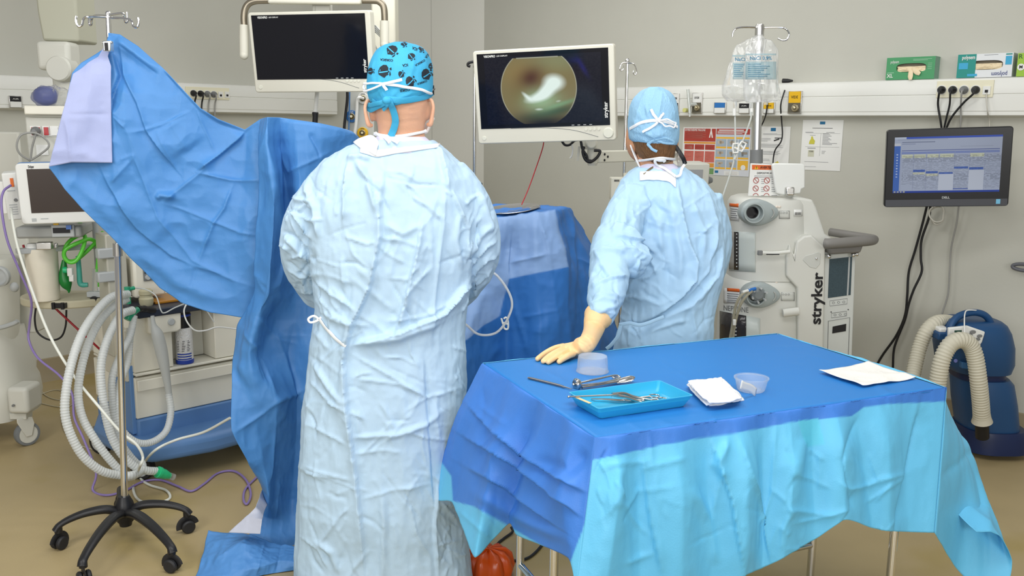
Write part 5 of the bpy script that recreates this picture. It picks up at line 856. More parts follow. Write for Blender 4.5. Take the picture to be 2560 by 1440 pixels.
# clip
c = at(271, 116, Yd-.085); t = thing('clip', 'small silver clip pinching the drape to the drip stand', 'clip', tuple(c)); mb = MB(); mb.box((0, 0, 0), (.026, .03, .036)); mb.build('body', mat('clip_metal', (.7, .75, .76, 1), .3, .9), t, bev=.004); mb = MB(); mb.box((0, -.016, -.002), (.011, .004, .026)); mb.build('slot', M_ink, t); mb = MB(); mb.cyl((-.016, -.005, .012), (.016, -.005, .012), .004); mb.build('hinge', M_steel, t)
# ---- second drape over the far table between the two people
YQ = 3.95; Q = thing('surgical_drape', 'blue surgical drape with pale panel over the far table between both people', 'drape', (0, 0, 0))
rows = [[(1130, 520, .32), (1180, 514, .32), (1235, 512, .34), (1300, 512, .36), (1350, 514, .36), (1395, 516, .36), (1424, 521, .3), (1440, 540, .42), (1460, 575, .5)],
 [(1128, 560, .0), (1180, 556, .0), (1235, 548, .0), (1290, 540, .02), (1345, 532, .02), (1385, 529, .06), (1424, 524, .28), (1448, 570, .38), (1480, 608, .46)],
 [(1125, 640, -.03), (1170, 640, -.05), (1230, 630, -.03), (1275, 620, .03), (1340, 610, -.02), (1400, 600, .02), (1432, 600, .2), (1460, 620, .26), (1510, 650, .42)],
 [(1120, 720, -.06), (1160, 720, -.10), (1215, 720, -.04), (1272, 700, .0), (1345, 690, -.04), (1420, 670, .0), (1442, 690, .12), (1475, 700, .2), (1530, 720, .42)],
 [(1115, 820, -.12), (1155, 820, -.18), (1205, 810, -.10), (1270, 800, .02), (1350, 790, -.06), (1420, 780, .0), (1455, 790, .1), (1490, 800, .16), (1540, 800, .42)],
 [(1110, 900, -.16), (1155, 900, -.22), (1200, 900, -.12), (1265, 890, .03), (1350, 890, -.08), (1425, 880, .0), (1460, 880, .08), (1500, 880, .14), (1560, 880, .42)],
 [(1105, 1180, -.2), (1150, 1180, -.26), (1200, 1180, -.12), (1262, 1170, .03), (1350, 1170, -.1), (1430, 1170, .0), (1465, 1170, .06), (1520, 1170, .12), (1580, 1170, .42)]]
C = np.array([[(x, y, YQ+d) for x, y, d in r] for r in rows]); GQ = interp_grid(C, 180, 140, .6)
panel1 = [(1225, 548), (1340, 532), (1386, 528), (1421, 667), (1345, 682), (1272, 697), (1250, 790), (1205, 818), (1165, 850), (1120, 850), (1120, 560)]
sheet('drape_sheet', pxgrid(GQ), M_drape, Q, [('sharp', [(1345, 535), (1370, 620), (1382, 700), (1400, 850)], 5, .010), ('sharp', [(1275, 560), (1268, 660), (1272, 700), (1290, 780), (1320, 890)], 6, .012), ('sharp', [(1275, 658), (1370, 635)], 5, .010), ('sharp', [(1424, 524), (1430, 600), (1440, 700), (1460, 800)], 6, .012), ('sharp', [(1400, 530), (1425, 620), (1432, 700)], 6, -.01), ('sharp', [(1300, 795), (1400, 775)], 5, .006), ('sharp', [(1436, 645), (1480, 665)], 5, .007), ('ridge', [(1210, 720), (1180, 800), (1165, 860)], 14, .012)], [((6, 6, 3), .02, 4), ((16, 16, 10), .005, 8)], C_DEEP, [(panel1, C_PANEL)])
t = thing('side_table', 'side table hidden beneath the far blue drape', 'table', (0, 0, 0)) if False else None
# instrument pack and clear wrap on top of it
t = thing('instrument_dish', 'shallow steel dish in clear wrap on top of the far blue drape', 'dish', (0, 0, 0))
c = at(1280, 531, YQ+.14); mb = MB(); mb.lathe([(.001, 0), (.08, 0), (.125, .012), (.13, .014), (.128, .016), (.078, .003), (.001, .003)], c+A(0, 0, .004), np.array(Matrix.Rotation(math.radians(4), 3, 'X')@Matrix.Rotation(math.radians(-6), 3, 'Y')), 40); mb.build('dish', M_steel, t)
G = np.array([[at(1226+125*u, 547-31*u+14*(v-.5)*(1.2-u)-5*math.sin(u*9+v*4)*v, YQ+.05+.2*v) for u in np.linspace(0, 1, 30)] for v in np.linspace(0, 1, 14)]); P = G.reshape(-1, 3); P[:, 2] += .014*ridged(P*A(20, 20, 20), 2); mb = MB(); mb.grid(P.reshape(14, 30, 3)); mb.build('wrap', M_clear, t, solid=.0006, smooth=60)
# suction tube with pinch clamp hanging in front of the drape
M_tube = mat('clear_tubing', (.86, .88, .88, 1), .2, trans=.5, ior=1.3)
t = thing('suction_tubing', 'grey clear suction tube looping beside the surgeon with white pinch clamp', 'tube', (0, 0, 0))
mb = MB(); mb.tube(smooth_curve([at(x, y, 3.24) for x, y in ((1080, 745), (1130, 690), (1180, 672), (1228, 680), (1252, 700), (1274, 735), (1280, 765), (1270, 795), (1258, 815), (1240, 832), (1215, 838), (1190, 833), (1165, 812), (1130, 790), (1085, 765))], 8), .0045, 12); mb.build('hose', M_tube, t)
Mc = frame(at(1262, 808, 3.25), (1, 0, .1), (-.1, 0, 1)); mb = MB(); mb.tube(smooth_curve([(np.array(Mc)@A(x, -.004, z, 1))[:3] for x, z in ((-.011, .02), (-.006, -.006), (-.002, -.02), (.008, -.022), (.012, -.01), (.012, .014), (.006, .022), (-.002, .018))], 5), .0035, 8); mb.tube([(np.array(Mc)@A(x, -.006, z, 1))[:3] for x, z in ((-.004, .004), (.01, -.004))], .003, 8); mb.build('pinch_clamp', M_white, t)
# orange bag on floor
c = onz(1196, 1475, 0); R_ = []
for k, (r, z) in enumerate(((.02, .002), (.06, .002), (.072, .015), (.078, .04), (.07, .07), (.05, .088), (.02, .092), (.004, .092))):
    q = np.arange(72)*2*math.pi/72; fo = np.abs(np.sin(q*4.5+.5)); rr_ = r*(1+.16*fo*(k > 0)-.06); R_.append(np.stack([c[0]+rr_*1.1*np.cos(q)+.03, c[1]+rr_*np.sin(q)+.10, np.full(72, z)+.012*fo*(k > 3)], 1))
mb = MB(); mb.rings(R_); V, Fc = mb.arrays(); V = wrinkle(V, vnormals(V, Fc), (38, 38, 38), .007, 2); V[:, 2] = np.maximum(V[:, 2], .002); o = mesh_obj('plastic_bag', V, Fc, mat('orange_plastic', srgb(214, 84, 18), .3, trans=.15), None, 40); tag(o, 'crumpled orange plastic bag on the floor beside the gown hem', 'bag')
cable('floor_cable', 'black cable curling on the floor behind the instrument table leg', [onz(1278, 1318, .02), onz(1281, 1330, .01), onz(1260, 1346, .006), onz(1243, 1362, .006), onz(1250, 1384, .006), onz(1272, 1398, .006), onz(1295, 1401, .006), onz(1325, 1392, .006), onz(1352, 1366, .006), onz(1365, 1340, .006)], .005, M_bcab)
# black sole beside the drape at the frame's foot
# ---------------------------------------------------------------- monitors
def quad_frame(tlp, trp, blp, Yc, yaw, tilt, roll):
    pass
def monitor_M(px, py, Y, yaw, pitch, roll):
    "local x right, z up, -y out of the screen; yaw about z (deg), pitch = top leaning to the viewer, roll clockwise in the picture"
    o = at(px, py, Y); return Matrix.Translation(Vector(o))@Matrix.Rotation(math.radians(yaw), 4, 'Z')@Matrix.Rotation(math.radians(pitch), 4, 'X')@Matrix.Rotation(math.radians(roll), 4, 'Y')
def rrect(w_, h_, r, n=5): return [(p[0], p[1]) for p in rr(w_, h_, r, 0, n)]
def screen_mesh(name, t, w_, h_, y, cx, cz, fn, m, nx=120, ny=70):
    u, v = np.meshgrid(np.linspace(0, 1, nx), np.linspace(0, 1, ny)); G = np.stack([cx+(u-.5)*w_, np.full_like(u, y), cz+(.5-v)*h_], -1); mb = MB(); mb.grid(G); return mb.build(name, m, t, smooth=0, col=fn(u.ravel(), v.ravel()), recalc=False)
def gauss(u, v, cx, cy, sx, sy, a=0):
    c, s_ = math.cos(a), math.sin(a); x = (u-cx)*c+(v-cy)*s_; y = -(u-cx)*s_+(v-cy)*c; return np.exp(-(x/sx)**2-(y/sy)**2)
def lin(*c): return np.array(srgb(*c)[:3])
M_lcd = attr_mat('lit_screen', .12, emit=1.0)
M_off = mat('screen_glass', (.010, .010, .014, 1), .06, spec=.7)
def endo_monitor(name, label, Mw, W_, Hh, lit, knob):
    t = thing(name, label, 'monitor', Mw)
    w2, h2 = W_/2, Hh/2; fy = -.02
    mb = MB(); mb.prism(rrect(w2, h2, .014), FR, -.02, .045); mb.prism(rrect(w2*.8, h2*.75, .02), FR, -.065, -.02); mb.build('housing', M_cream, t, bev=.005, smooth=40)
    sw, sh = W_*.93, Hh*.80; sz = h2-Hh*.035-sh/2; sx = -W_*.005
    mb = MB(); mb.box((sx, -.0455, sz), (sw, .004, sh)); bz = mb.build('screen_bezel', M_dark, t)
    if lit:
        aw, ah = sw*.89, sh*.90
        def img(u, v):
            C = np.tile(lin(9, 11, 26), (len(u), 1)); n = (vnoise(np.stack([u*90, v*60, 0*u], 1))-.5)*.006; C = C+n[:, None]
            x, y = (u-.463)*aw, (v-.475)*ah; r = np.hypot(x, y); Rr = ah*.575; ins = np.clip((Rr-r)/.0022+.5, 0, 1)
            D = np.tile(lin(120, 110, 74), (len(u), 1))
            for cx, cy, sx_, sy_, a, c, k in ((.36, .25, .2, .2, 0, (140, 118, 70), .8), (.62, .10, .22, .16, 0, (128, 132, 96), .8), (.40, .33, .11, .17, .2, (74, 42, 34), .95), (.30, .6, .08, .16, 0, (112, 96, 54), .7), (.5, 1.0, .3, .16, 0, (22, 18, 26), 1), (.58, .83, .24, .07, -.3, (36, 62, 44), .9), (.66, .72, .16, .03, -.45, (110, 160, 120), .6), (.48, .66, .15, .15, -.5, (150, 190, 150), .7)): q = (gauss(u, v, cx, cy, sx_, sy_, a)*k)[:, None]; D = D*(1-q)+lin(*c)*q
            hot = np.clip(1.5*gauss(u, v, .60, .40, .085, .11, -.2)+1.5*gauss(u, v, .53, .52, .06, .10, .5)+1.3*gauss(u, v, .45, .62, .11, .06, -.45)+.9*gauss(u, v, .35, .58, .02, .07, -.5)+.8*gauss(u, v, .46, .79, .04, .02, 0)+.6*gauss(u, v, .63, .68, .03, .02, -.4)-.25, 0, 1)[:, None]; D = D*(1-hot)+np.array((.72, .84, .78))*hot
            C = C*(1-ins[:, None])+D*ins[:, None]; rim = (np.exp(-((r-Rr)/.0016)**2)*(v > .03)*np.clip((.93-v)*6, 0, 1))[:, None]; C = C*(1-rim)+lin(170, 170, 150)*rim
            top = (np.abs(v-.033) < .01)&(np.abs(x) < Rr*.55); C[(v < .033)] = lin(9, 11, 26); C[top] = lin(150, 150, 130); q = (.8*gauss(u, v, .845, .20, .02, .12, -.3)+.4*gauss(u, v, .78, .1, .05, .04, .5))[:, None]; C = C+q*np.array((.005, .004, .10)); return np.clip(C, 0, 1)
        screen_mesh('screen_image', bz, aw, ah, -.048, sx, sz, img, M_lcd, 300, 180)
    text('lettering', 'VISIONPRO', .014, M_white, bz, fr(sx-sw*.40, -.0482, sz+sh*.462), bold=.02, width=sw*.09); text('lettering', 'LED DISPLAY', .009, M_white, bz, fr(sx-sw*.302, -.0482, sz+sh*.462), width=sw*.085)
    Mr = frame((sx+sw*.472, -.0482, sz-sh*.3), (0, 0, 1), y=(-1, 0, 0)); text('lettering', 'stryker', sh*.078, M_white, bz, Mr, bold=.02, width=sh*.21)
    rects_ = MB(); 
    for k in range(4): rects_.box((sx+sw*(.22+.045*k), -.0482, sz-sh*.485), (.012, .0006, .003))
    rects_.build('print', M_lgrey, bz, smooth=0)
    zb = sz-sh/2-(Hh*.165)/2
    mb = MB(); mb.lathe([(.001, .006), (.02, .006), (.023, .003), (.023, -.002)], (w2-.034, -.045, -h2+.034), np.array(((1, 0, 0), (0, 0, -1), (0, 1, 0))), 26); mb.build('control_knob', mat('pale_plastic', srgb(222, 222, 208), .35), t)
    for k in range(4): mb = MB(); mb.lathe([(.001, .003), (.006, .003), (.007, 0)], (w2-.075-.019*k, -.0445, -h2+.052), np.array(((1, 0, 0), (0, 0, -1), (0, 1, 0))), 14); mb.build('button', mat('pale_plastic', (0, 0, 0, 1)), t)
    mb = MB(); mb.lathe([(.001, .003), (.009, .003), (.010, 0)], (-w2+.03, -.0445, -h2+.026), np.array(((1, 0, 0), (0, 0, -1), (0, 1, 0))), 18); mb.build('button', mat('pale_plastic', (0, 0, 0, 1)), t)
    mb = MB(); mb.tube(smooth_curve([A(-w2*.5, -.0455, -h2+.066), A(0, -.0455, -h2+.064), A(w2*.4, -.0455, -h2+.05), A(w2*.75, -.0455, -h2+.018)], 6), .0011, 6); mb.build('groove', M_grey, t)
    return t
# centre monitor on its swing arm: corners (1187,133) (1527,111) (1535,350) (1203,352)
YM = 4.25
mm = endo_monitor('endoscopy_monitor', 'cream monitor showing bright circular endoscope picture in middle of room', monitor_M(1365, 237, 4.1, -14, 6, -2.3), .63, .41, True, True)
ml = endo_monitor('endoscopy_monitor', 'cream monitor with dark switched-off screen, behind the turquoise cap', monitor_M(786.5, 129.7, 4.434, -8.9, 7.0, -.54), .60, .371, False, True)
# ceiling frame holding the dark monitor
YL = 4.46
t = thing('monitor_bracket', 'curved metal frame holding the dark monitor from the ceiling arm', 'bracket', (0, 0, 0))
M_bronze = mat('bronze_tube', srgb(140, 132, 116), .35, .7)
mb = MB(); mb.tube(smooth_curve([at(x, y, YL) for x, y in ((612, 80), (610, 40), (616, 16), (632, 4), (665, 1), (790, 1), (925, 1), (950, 6), (960, 22), (962, 60))], 6), .016, 14); mb.build('tube_frame', M_bronze, t)
for px, y0, y1 in ((610, 62, 138), (961, 52, 112)):
    mb = MB(); a, b = at(px, y0, YL), at(px, y1, YL); mb.tube([a, a*.6+b*.4, b], [.021, .022, .021], 16, flat=(1, .8, A(0, -1, 0))); mb.ball(b, .021, 10); mb.build('clamp_arm', M_cream, t)
mb = MB(); mb.box(at(790, 4, YL)-A(0, .02, 0), (.44, .05, .03)); mb.build('cross_bar', M_cream, t, bev=.008)
mb = MB(); a = at(802, -4, YL-.0); mb.box((a[0]+.0, a[1]+.06, (a[2]+2.75)/2-.05), (.075, .06, 2.75-a[2]+.1)); mb.box(at(802, 20, YL+.06), (.075, .05, .12)); mb.build('drop_post', mat('cool_cream', srgb(196, 196, 188), .5), t, bev=.006)
# ceiling supply column behind the surgeon with gas outlets
YC = 5.2
t = thing('supply_column', 'tall cream ceiling supply column with round blue and yellow gas outlets', 'supply column', (0, 0, 0))
a, b = at(864, 232, YC), at(985, 232, YC); z0 = .95; mb = MB(); mb.box(((a[0]+b[0])/2, YC+.12, (z0+2.95)/2), (.165, .2, 2.95-z0)); mb.box((at(958, 100, YC)[0]+.0, YC+.1, 2.2), (at(985, 0, YC)[0]-at(930, 0, YC)[0], .2, 1.6)) if False else None
mb.build('upper_housing', M_cream, t, bev=.01) if False else None
mb = MB(); xa, xb = at(927, 60, YC)[0], at(987, 60, YC)[0]; zz = at(927, 250, YC)[2]; mb.box(((xa+xb)/2, YC+.1, (zz+2.95)/2), (xb-xa, .16, 2.95-zz)); mb.build('upper_housing', mat('warm_cream', srgb(216, 214, 198), .45), t, bev=.01)
xa, xb = at(864, 290, YC)[0], at(934, 290, YC)[0]; zt = at(864, 210, YC)[2]; mb = MB(); mb.box(((xa+xb)/2, YC+.09, (zt+.9)/2), (xb-xa, .18, zt-.9)); mb.build('outlet_panel', mat('panel_grey', srgb(192, 194, 188), .45), t, bev=.004)
def round_outlet(px, py, r, col, name, tc_):
    c = at(px, py, YC-.002); Mv = np.array(((1, 0, 0), (0, 0, -1), (0, 1, 0))); mb = MB(); mb.lathe([(r, 0), (r, .008), (r*.93, .011), (r*.5, .011)], c, Mv, 32); g = mb.build('gas_outlet', col, t); mb = MB(); mb.lathe([(r*.55, .005), (r*.55, .018), (r*.45, .02), (r*.35, .012), (r*.2, .03), (.001, .03)], c, Mv, 24); mb.build('valve', M_brass, g)
    if name: text('lettering', name, r*.35, tc_, g, frame(c+A(0, -.0118, r*.72), (1, 0, 0), (0, 0, 1)) if False else Matrix.Translation(Vector(c+A(0, -.0118, r*.72)))@FR, width=r*.7)
round_outlet(880, 291, .034, M_blu, 'AIR', M_white); round_outlet(907, 332, .031, M_yel, 'VIDE', M_ink); round_outlet(908, 246, .032, M_white, 'O2', M_ink)
cable('gas_hose', 'white gas hose hanging from the top outlet of the supply column', [at(908, 246, YC-.03), at(898, 244, YC-.06), at(893, 252, YC-.06), at(892, 275, YC-.06), at(890, 310, YC-.06), at(886, 345, YC-.06), at(884, 420, YC-.06)], .009, M_white)
cable('gas_hose', 'black gas hose hanging left beside the supply column outlets', [at(868, 225, YC-.05), at(868, 250, YC-.05), at(864, 285, YC-.05), at(860, 330, YC-.05), at(858, 420, YC-.05)], .008, M_bcab)
cable('gas_hose', 'thin blue hose beside the blue outlet of the supply column', [at(874, 230, YC-.03), at(873, 290, YC-.03), at(872, 330, YC-.03), at(871, 420, YC-.03)], .004, mat('blue_hose', srgb(70, 120, 176), .4))
t = thing('light_handle', 'white pole with black grip hanging below the dark monitor', 'handle', (0, 0, 0))
a, b, c = at(795, 210, 4.6), at(788, 282, 4.6), at(785, 345, 4.6); mb = MB(); mb.cyl(a, b, .011); mb.build('rod', M_white, t); mb = MB(); mb.tube([b+A(0, 0, .004), b, b-A(0, 0, .02), c], [.013, .0165, .014, .013], 18); mb.build('grip', M_black, t)
for k in range(7):
    s_ = k*.5; pts = [at(915, 62+9*s_, 4.48), at(930, 62+9*s_, 4.66), at(940, 66+10*s_, 4.72), at(955, 82+9*s_, 4.70), at(968, 100+7*s_, 4.72), at(978, 120+6*s_, 4.75)] if k < 4 else [at(915, 108+6*(k-4), 4.48), at(931, 108+6*(k-4), 4.66), at(940, 118+7*(k-4), 4.69), at(950, 140+5*(k-4), 4.7), at(955, 165+5*(k-4), 4.7)]
    cable('monitor_cable', 'grey cable of the loose bundle looping behind the dark monitor', pts, .0042, mat('pale_grey_cable', srgb(186, 188, 184), .4), group='cable bundle behind dark monitor')
# swing arm of centre monitor
t = thing('swing_arm', 'cream jointed wall arm carrying the endoscope picture monitor', 'monitor arm', (0, 0, 0)); YA = 4.4
mb = MB(); mb.box(at(1473, 360, YA), (.075, .06, .05)); p = at(1478, 358, YA-.03); mb.lathe([(.001, .02), (.026, .02), (.028, 0)], p, np.array(((1, 0, 0), (0, 0, -1), (0, 1, 0))), 24); mb.build('tilt_head', M_cream, t, bev=.006)
mb = MB(); a, b = at(1481, 368, YA), at(1481, 408, YA); mb.tube([a, a*.5+b*.5, b], [.024, .026, .024], 20); mb.lathe([(.001, -.012), (.02, -.012), (.026, 0)], b); mb.build('joint', M_cream, t)
a, b = at(1492, 392, YA), at(1600, 389, YA+.32); d = nrm(b-a); L = np.linalg.norm(b-a); mb = MB(); mb.box((a+b)/2, (L, .04, .058), frame((0, 0, 0), d, (0, 0, 1))); arm = mb.build('arm_beam', M_cream, t, bev=.006)
for q, dz in ((.09, .012), (.16, .0), (.09, -.016)):
    mb = MB(); o_ = a+d*L*q+A(0, 0, dz)-nrm(np.cross(d, (0, 0, 1)))*0; nn = nrm(np.cross(A(0, 0, 1), d)); nn = nn if nn[1] < 0 else -nn; mb.cyl(o_+nn*.018, o_+nn*.023, .006, n=14); mb.build('screw', M_ink, arm)
b2 = at(1690, 385, YA+1.1); mb = MB(); mb.tube([b-d*.02, b2], .026, 12, flat=(1, .6, A(0, 0, 1))); mb.build('rear_beam', M_cream, t)
mb = MB(); mb.box(at(1446, 384, YA-.02), (.012, .01, .07), Matrix.Rotation(.12, 3, 'Y')); mb.build('cable_clip', M_cream, t)
for lab, pts, m, r in (('black cable loop nearest the swing arm joint', ((1485, 376), (1500, 378), (1492, 394), (1475, 405), (1463, 398), (1457, 380), (1460, 366)), M_bcab, .007), ('black cable drooping under the endoscope picture monitor', ((1403, 350), (1412, 362), (1424, 362), (1436, 352), (1446, 350), (1452, 350)), M_bcab, .006), ('black cable behind the swing arm joint', ((1452, 352), (1456, 372), (1466, 388), (1470, 400), (1478, 402)), M_bcab, .006), ('short white cable end under endoscope picture monitor', ((1428, 356), (1432, 372), (1430, 388), (1425, 396)), M_white, .004)):
    cable('monitor_cable', lab, [at(x, y, YA-.05) for x, y in pts], r, m)
cable('red_wire', 'thin red wire running from the endoscope picture monitor to the drape', [at(1361, 345, 4.3), at(1356, 372, 4.28), at(1340, 420, 4.26), at(1322, 470, 4.2), at(1304, 512, 4.16)], .0026, mat('red_cable', srgb(170, 40, 50), .4))
# ---- wall computer
WM = monitor_M(2365, 418, 4.28, -14, 2, -2.4); t = thing('wall_computer', 'black all-in-one computer on the right wall showing a blue schedule table', 'computer', WM)
w2, h2 = .270, .183
mb = MB(); mb.prism(rrect(w2, h2, .014), FR, -.01, .03); mb.prism(rrect(w2*.6, h2*.6, .02), FR, -.05, -.01); mb.build('housing', mat('computer_black', srgb(22, 23, 26), .3), t, bev=.004)
mb = MB(); mb.box((0, -.0305, -h2+.019), (2*w2-.012, .003, .032)); mb.build('speaker_bar', mat('computer_grey', srgb(66, 68, 74), .5), t)
sw, sh = .462, .262; sz = .0155
def img2(u, v):
    C = np.tile(lin(172, 182, 204), (len(u), 1)); P_ = lambda x0, y0, x1, y1, c: C.__setitem__((u >= x0) & (u <= x1) & (v >= y0) & (v <= y1), lin(*c))
    P_(0, 0, 1, .035, (60, 90, 190)); P_(0, 0, .11, .035, (190, 200, 220)); P_(0, .965, 1, 1, (44, 70, 160)); P_(0, .155, .06, .965, (70, 110, 190)); P_(0, .11, .06, .155, (200, 205, 215)); P_(.07, .235, .98, .247, (70, 84, 150)); P_(.07, .262, .98, .302, (130, 146, 196))
    xs = [.07, .187, .31, .43, .57, .71, .85, .985]
    for i in range(7):
        if i in (0, 1, 2, 3, 5): P_(xs[i]+.004, .31, xs[i+1]-.01, .375, (206, 212, 190))
        P_(xs[i]-.001, .25, xs[i]+.0015, .96, (150, 160, 190))
    for i, y in ((1, .585), (2, .615), (3, .64), (4, .54), (5, .56)): P_(xs[i], y, xs[i+1]-.01, y+.04, (80, 110, 186)); P_(xs[i], y+.045, xs[i+1]-.01, y+.085, (204, 208, 190) if i in (1, 2) else (176, 186, 206))
    P_(.43, .67, .57, .96, (198, 206, 222)); P_(.71, .61, .85, .96, (198, 206, 222)); P_(.57, .93, .71, .945, (90, 110, 180))
    fine = ((v*64 % 1) < .45) & (v > .32) & (u > .08) & (vnoise(np.stack([u*70, np.floor(v*64)*3.3, 0*u], 1)) > .42) & ~((u > .43) & (u < .57) & (v > .67)) & ~((u > .71) & (u < .85) & (v > .6)) & ((u < .187) & (v < .85) | (u > .187)) & (v < .94); C[fine] = C[fine]*.62
    P_(.07, .085, .38, .1, (90, 100, 130)); P_(.07, .12, .2, .128, (130, 140, 170)); P_(.62, .18, .92, .187, (140, 150, 170)); P_(.03, .045, .5, .052, (130, 140, 160))
    for k in range(9): P_(.022, .30+.05*k, .038, .318+.05*k, (190, 205, 235))
    for k in range(4): P_(.01+.03*k, .972, .028+.03*k, .994, (190, 190, 170))
    q = gauss(u, v, 1.0, .3, .28, .6)[:, None]; return np.clip(C*(1-.12*q)*.62, 0, 1)
screen_mesh('screen_image', t, sw, sh, -.0312, -.004, sz, img2, M_lcd, 330, 190)
text('lettering', 'DELL', .014, M_lgrey, t, fr(-.0, -.0312, -h2+.043), bold=.03, width=.034); mb = MB(); mb.box((w2-.045, -.0324, -h2+.022), (.018, .0006, .022)); mb.build('sticker', mat('sticker_blue', srgb(110, 180, 214), .4), t)
mb = MB(); a = WM@Vector((0, .05, 0)); iw = np.array(WM.inverted()); p = wr(2366, 418); mb.cyl((iw@np.append(np.array(a), 1))[:3], (iw@np.append(p, 1))[:3], .03); mb.build('wall_mount', M_black, t)
# ---- small screens behind the assistant
t = thing('pump_controller', 'small cream controller with dark blue display behind the assistant, left shoulder side', 'controller', monitor_M(1575, 472, 4.6, 0, 0, 0))
mb = MB(); mb.prism(rrect(.1, .057, .006), FR, -.06, .03); mb.build('housing', M_cream, t, bev=.004); mb = MB(); mb.box((-.01, -.031, -.008), (.07, .003, .045)); mb.build('screen', mat('blue_lcd', srgb(30, 60, 110), .2), t); text('lettering', '8000', .014, M_ink, t, fr(-.072, -.031, .042), bold=.03, width=.026); mb = MB(); mb.box((-.03, -.031, .042), (.04, .001, .006)); mb.build('print', M_ink, t)
mb = MB(); mb.cyl((-.08, -.03, -.045), (-.08, -.033, -.045), .004); mb.build('screw', M_grey, t)
# chrome pole that carries it
t = thing('drip_stand', 'thin chrome drip pole with two hooks standing behind the assistant', 'drip stand', (0, 0, 0)); YG = 4.63
g = at(1565, 440, YG); tp = at(1569, 152, YG); mb = MB(); mb.cyl(A(tp[0], YG, 0.05), tp, .0085); mb.ball(tp, .012, 8); mb.build('pole', M_chrome, t)
for pts in ([(1569, 156), (1556, 158), (1550, 170), (1552, 176), (1558, 174), (1558, 164)], [(1569, 157), (1584, 160), (1591, 175), (1590, 186), (1584, 184), (1584, 176)]): mb = MB(); mb.tube(smooth_curve([at(x, y, YG-.02) for x, y in pts], 5), .0032, 8); mb.build('hook', M_chrome, t)
mb = MB(); a = at(1565, 455, YG); mb.cyl(a, at(1565, 432, YG), .016); mb.build('collar', M_cream, t)
mb = MB()
for k in range(5): q = k*2*math.pi/5; mb.tube([A(tp[0], YG, .06), A(tp[0]+.25*math.cos(q), YG+.25*math.sin(q), .035)], [.018, .014], 8); 
mb.lathe([(.02, .0), (.03, .03), (.02, .1)], A(tp[0], YG, .03)); mb.build('base', M_black, t)
mb = MB()
for k in range(5): q = k*2*math.pi/5; mb.ball(A(tp[0]+.25*math.cos(q), YG+.25*math.sin(q), .022), .022, 8)
o = mb.build('castors', M_rubber, t)
t = thing('equipment_monitor', 'grey-cream boxy monitor with grey screen partly behind the assistant shoulder', 'monitor', monitor_M(1700, 452, 4.35, 10, 4, 0)); 
mb = MB(); mb.prism(rrect(.135, .085, .008), FR, -.10, .03); mb.build('housing', mat('boxy_grey', srgb(196, 196, 186), .5), t, bev=.005); mb = MB(); mb.box((.0, -.031, .0), (.2, .003, .115)); mb.build('screen', mat('grey_screen', srgb(150, 152, 154), .3), t)
mb = MB(); mb.lathe([(.001, 0), (.016, 0), (.018, .02), (.012, .035), (.001, .035)], (.135, .02, .0), np.array(((0, 0, 1), (0, 1, 0), (-1, 0, 0))), 20); mb.build('knob', M_grey, t)
# pole behind the surgeon's right shoulder
t = thing('drip_stand', 'dark thin pole with black clamp, just left of the endoscope picture monitor', 'drip stand', (0, 0, 0)); YK = 4.7
a = at(1184, 470, YK); b = at(1187, 150, YK); mb = MB(); mb.cyl(A(a[0], YK, .05), b, .0095); mb.build('pole', M_chrome, t)
mb = MB(); mb.tube(smooth_curve([at(x, y, YK-.01) for x, y in ((1190, 154), (1180, 155), (1171, 158), (1170, 164), (1176, 166))], 5), .007, 8); mb.build('hook', M_black, t); mb = MB(); c = at(1203, 463, YK-.02); mb.cyl(at(1186, 463, YK-.02), c, .006); mb.lathe([(.001, -.006), (.012, -.006), (.014, 0), (.012, .006), (.001, .006)], c, np.array(((0, 0, 1), (0, 1, 0), (-1, 0, 0))), 16); mb.build('clamp_knob', M_black, t)
mb = MB()
for k in range(4): q = k*math.pi/2+.4; mb.tube([A(a[0], YK, .06), A(a[0]+.22*math.cos(q), YK+.22*math.sin(q), .03)], [.016, .02], 8)
mb.build('base', M_black, t)
# ---------------------------------------------------------------- anaesthesia workstation (left)
aO = A(at(345, 1060, 3.78)[0], 3.78, 0); aX = nrm(A(.72, .69, 0)); aY = A(-aX[1], aX[0], 0); aN = -aY; AM = frame(aO, aX, (0, 0, 1)); iA = np.array(AM.inverted())
def mp(px, py, off=0): return lp(iA, onpl(px, py, aO+aN*off, aN))     # local coords on a plane off metres in front of the cabinet front
def ms(px, py, off=0): return lp(iA, onpl(px, py, aO-aX*off, aX))     # on the left flank
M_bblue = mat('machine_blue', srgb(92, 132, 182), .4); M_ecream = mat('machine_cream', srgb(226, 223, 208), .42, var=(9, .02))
AT = thing('anaesthesia_machine', 'cream and blue anaesthesia machine on castors behind the drip stand', 'anaesthesia machine', AM)
Wd, Dp = .72, .5
zf = lambda py, px=460: mp(px, py)[2]
z_sk, z_dr, z_up, z_tp = mp(345, 1050)[2], mp(345, 945)[2], mp(345, 932)[2], mp(345, 790)[2]
mb = MB(); mb.prism([(-.07, -.04), (.0, -.14), (.25, -.19), (Wd, -.16), (Wd+.05, 0), (Wd+.02, Dp), (0, Dp), (-.09, .3)], Matrix.Identity(4), .10, .19); mb.build('bumper', M_bblue, AT, bev=.03, seg=4, smooth=50)
mb = MB(); mb.box((Wd/2, Dp/2, (.16+z_sk)/2), (Wd, Dp, z_sk-.16)); mb.build('skirt', M_bblue, AT, bev=.01)
mb = MB(); mb.box((-.006, Dp*.26, (z_sk+z_up)/2-.02), (.02, Dp*.44, z_up-z_sk+.1)); mb.build('side_panel', M_bblue, AT, bev=.004)
mb = MB(); mb.box((Wd/2, Dp/2+.004, (z_sk+z_dr)/2), (Wd, Dp, z_dr-z_sk-.004)); mb.box((Wd/2, -.004, z_dr-.035), (Wd-.01, .02, .05)); mb.build('drawer', M_ecream, AT, bev=.004)
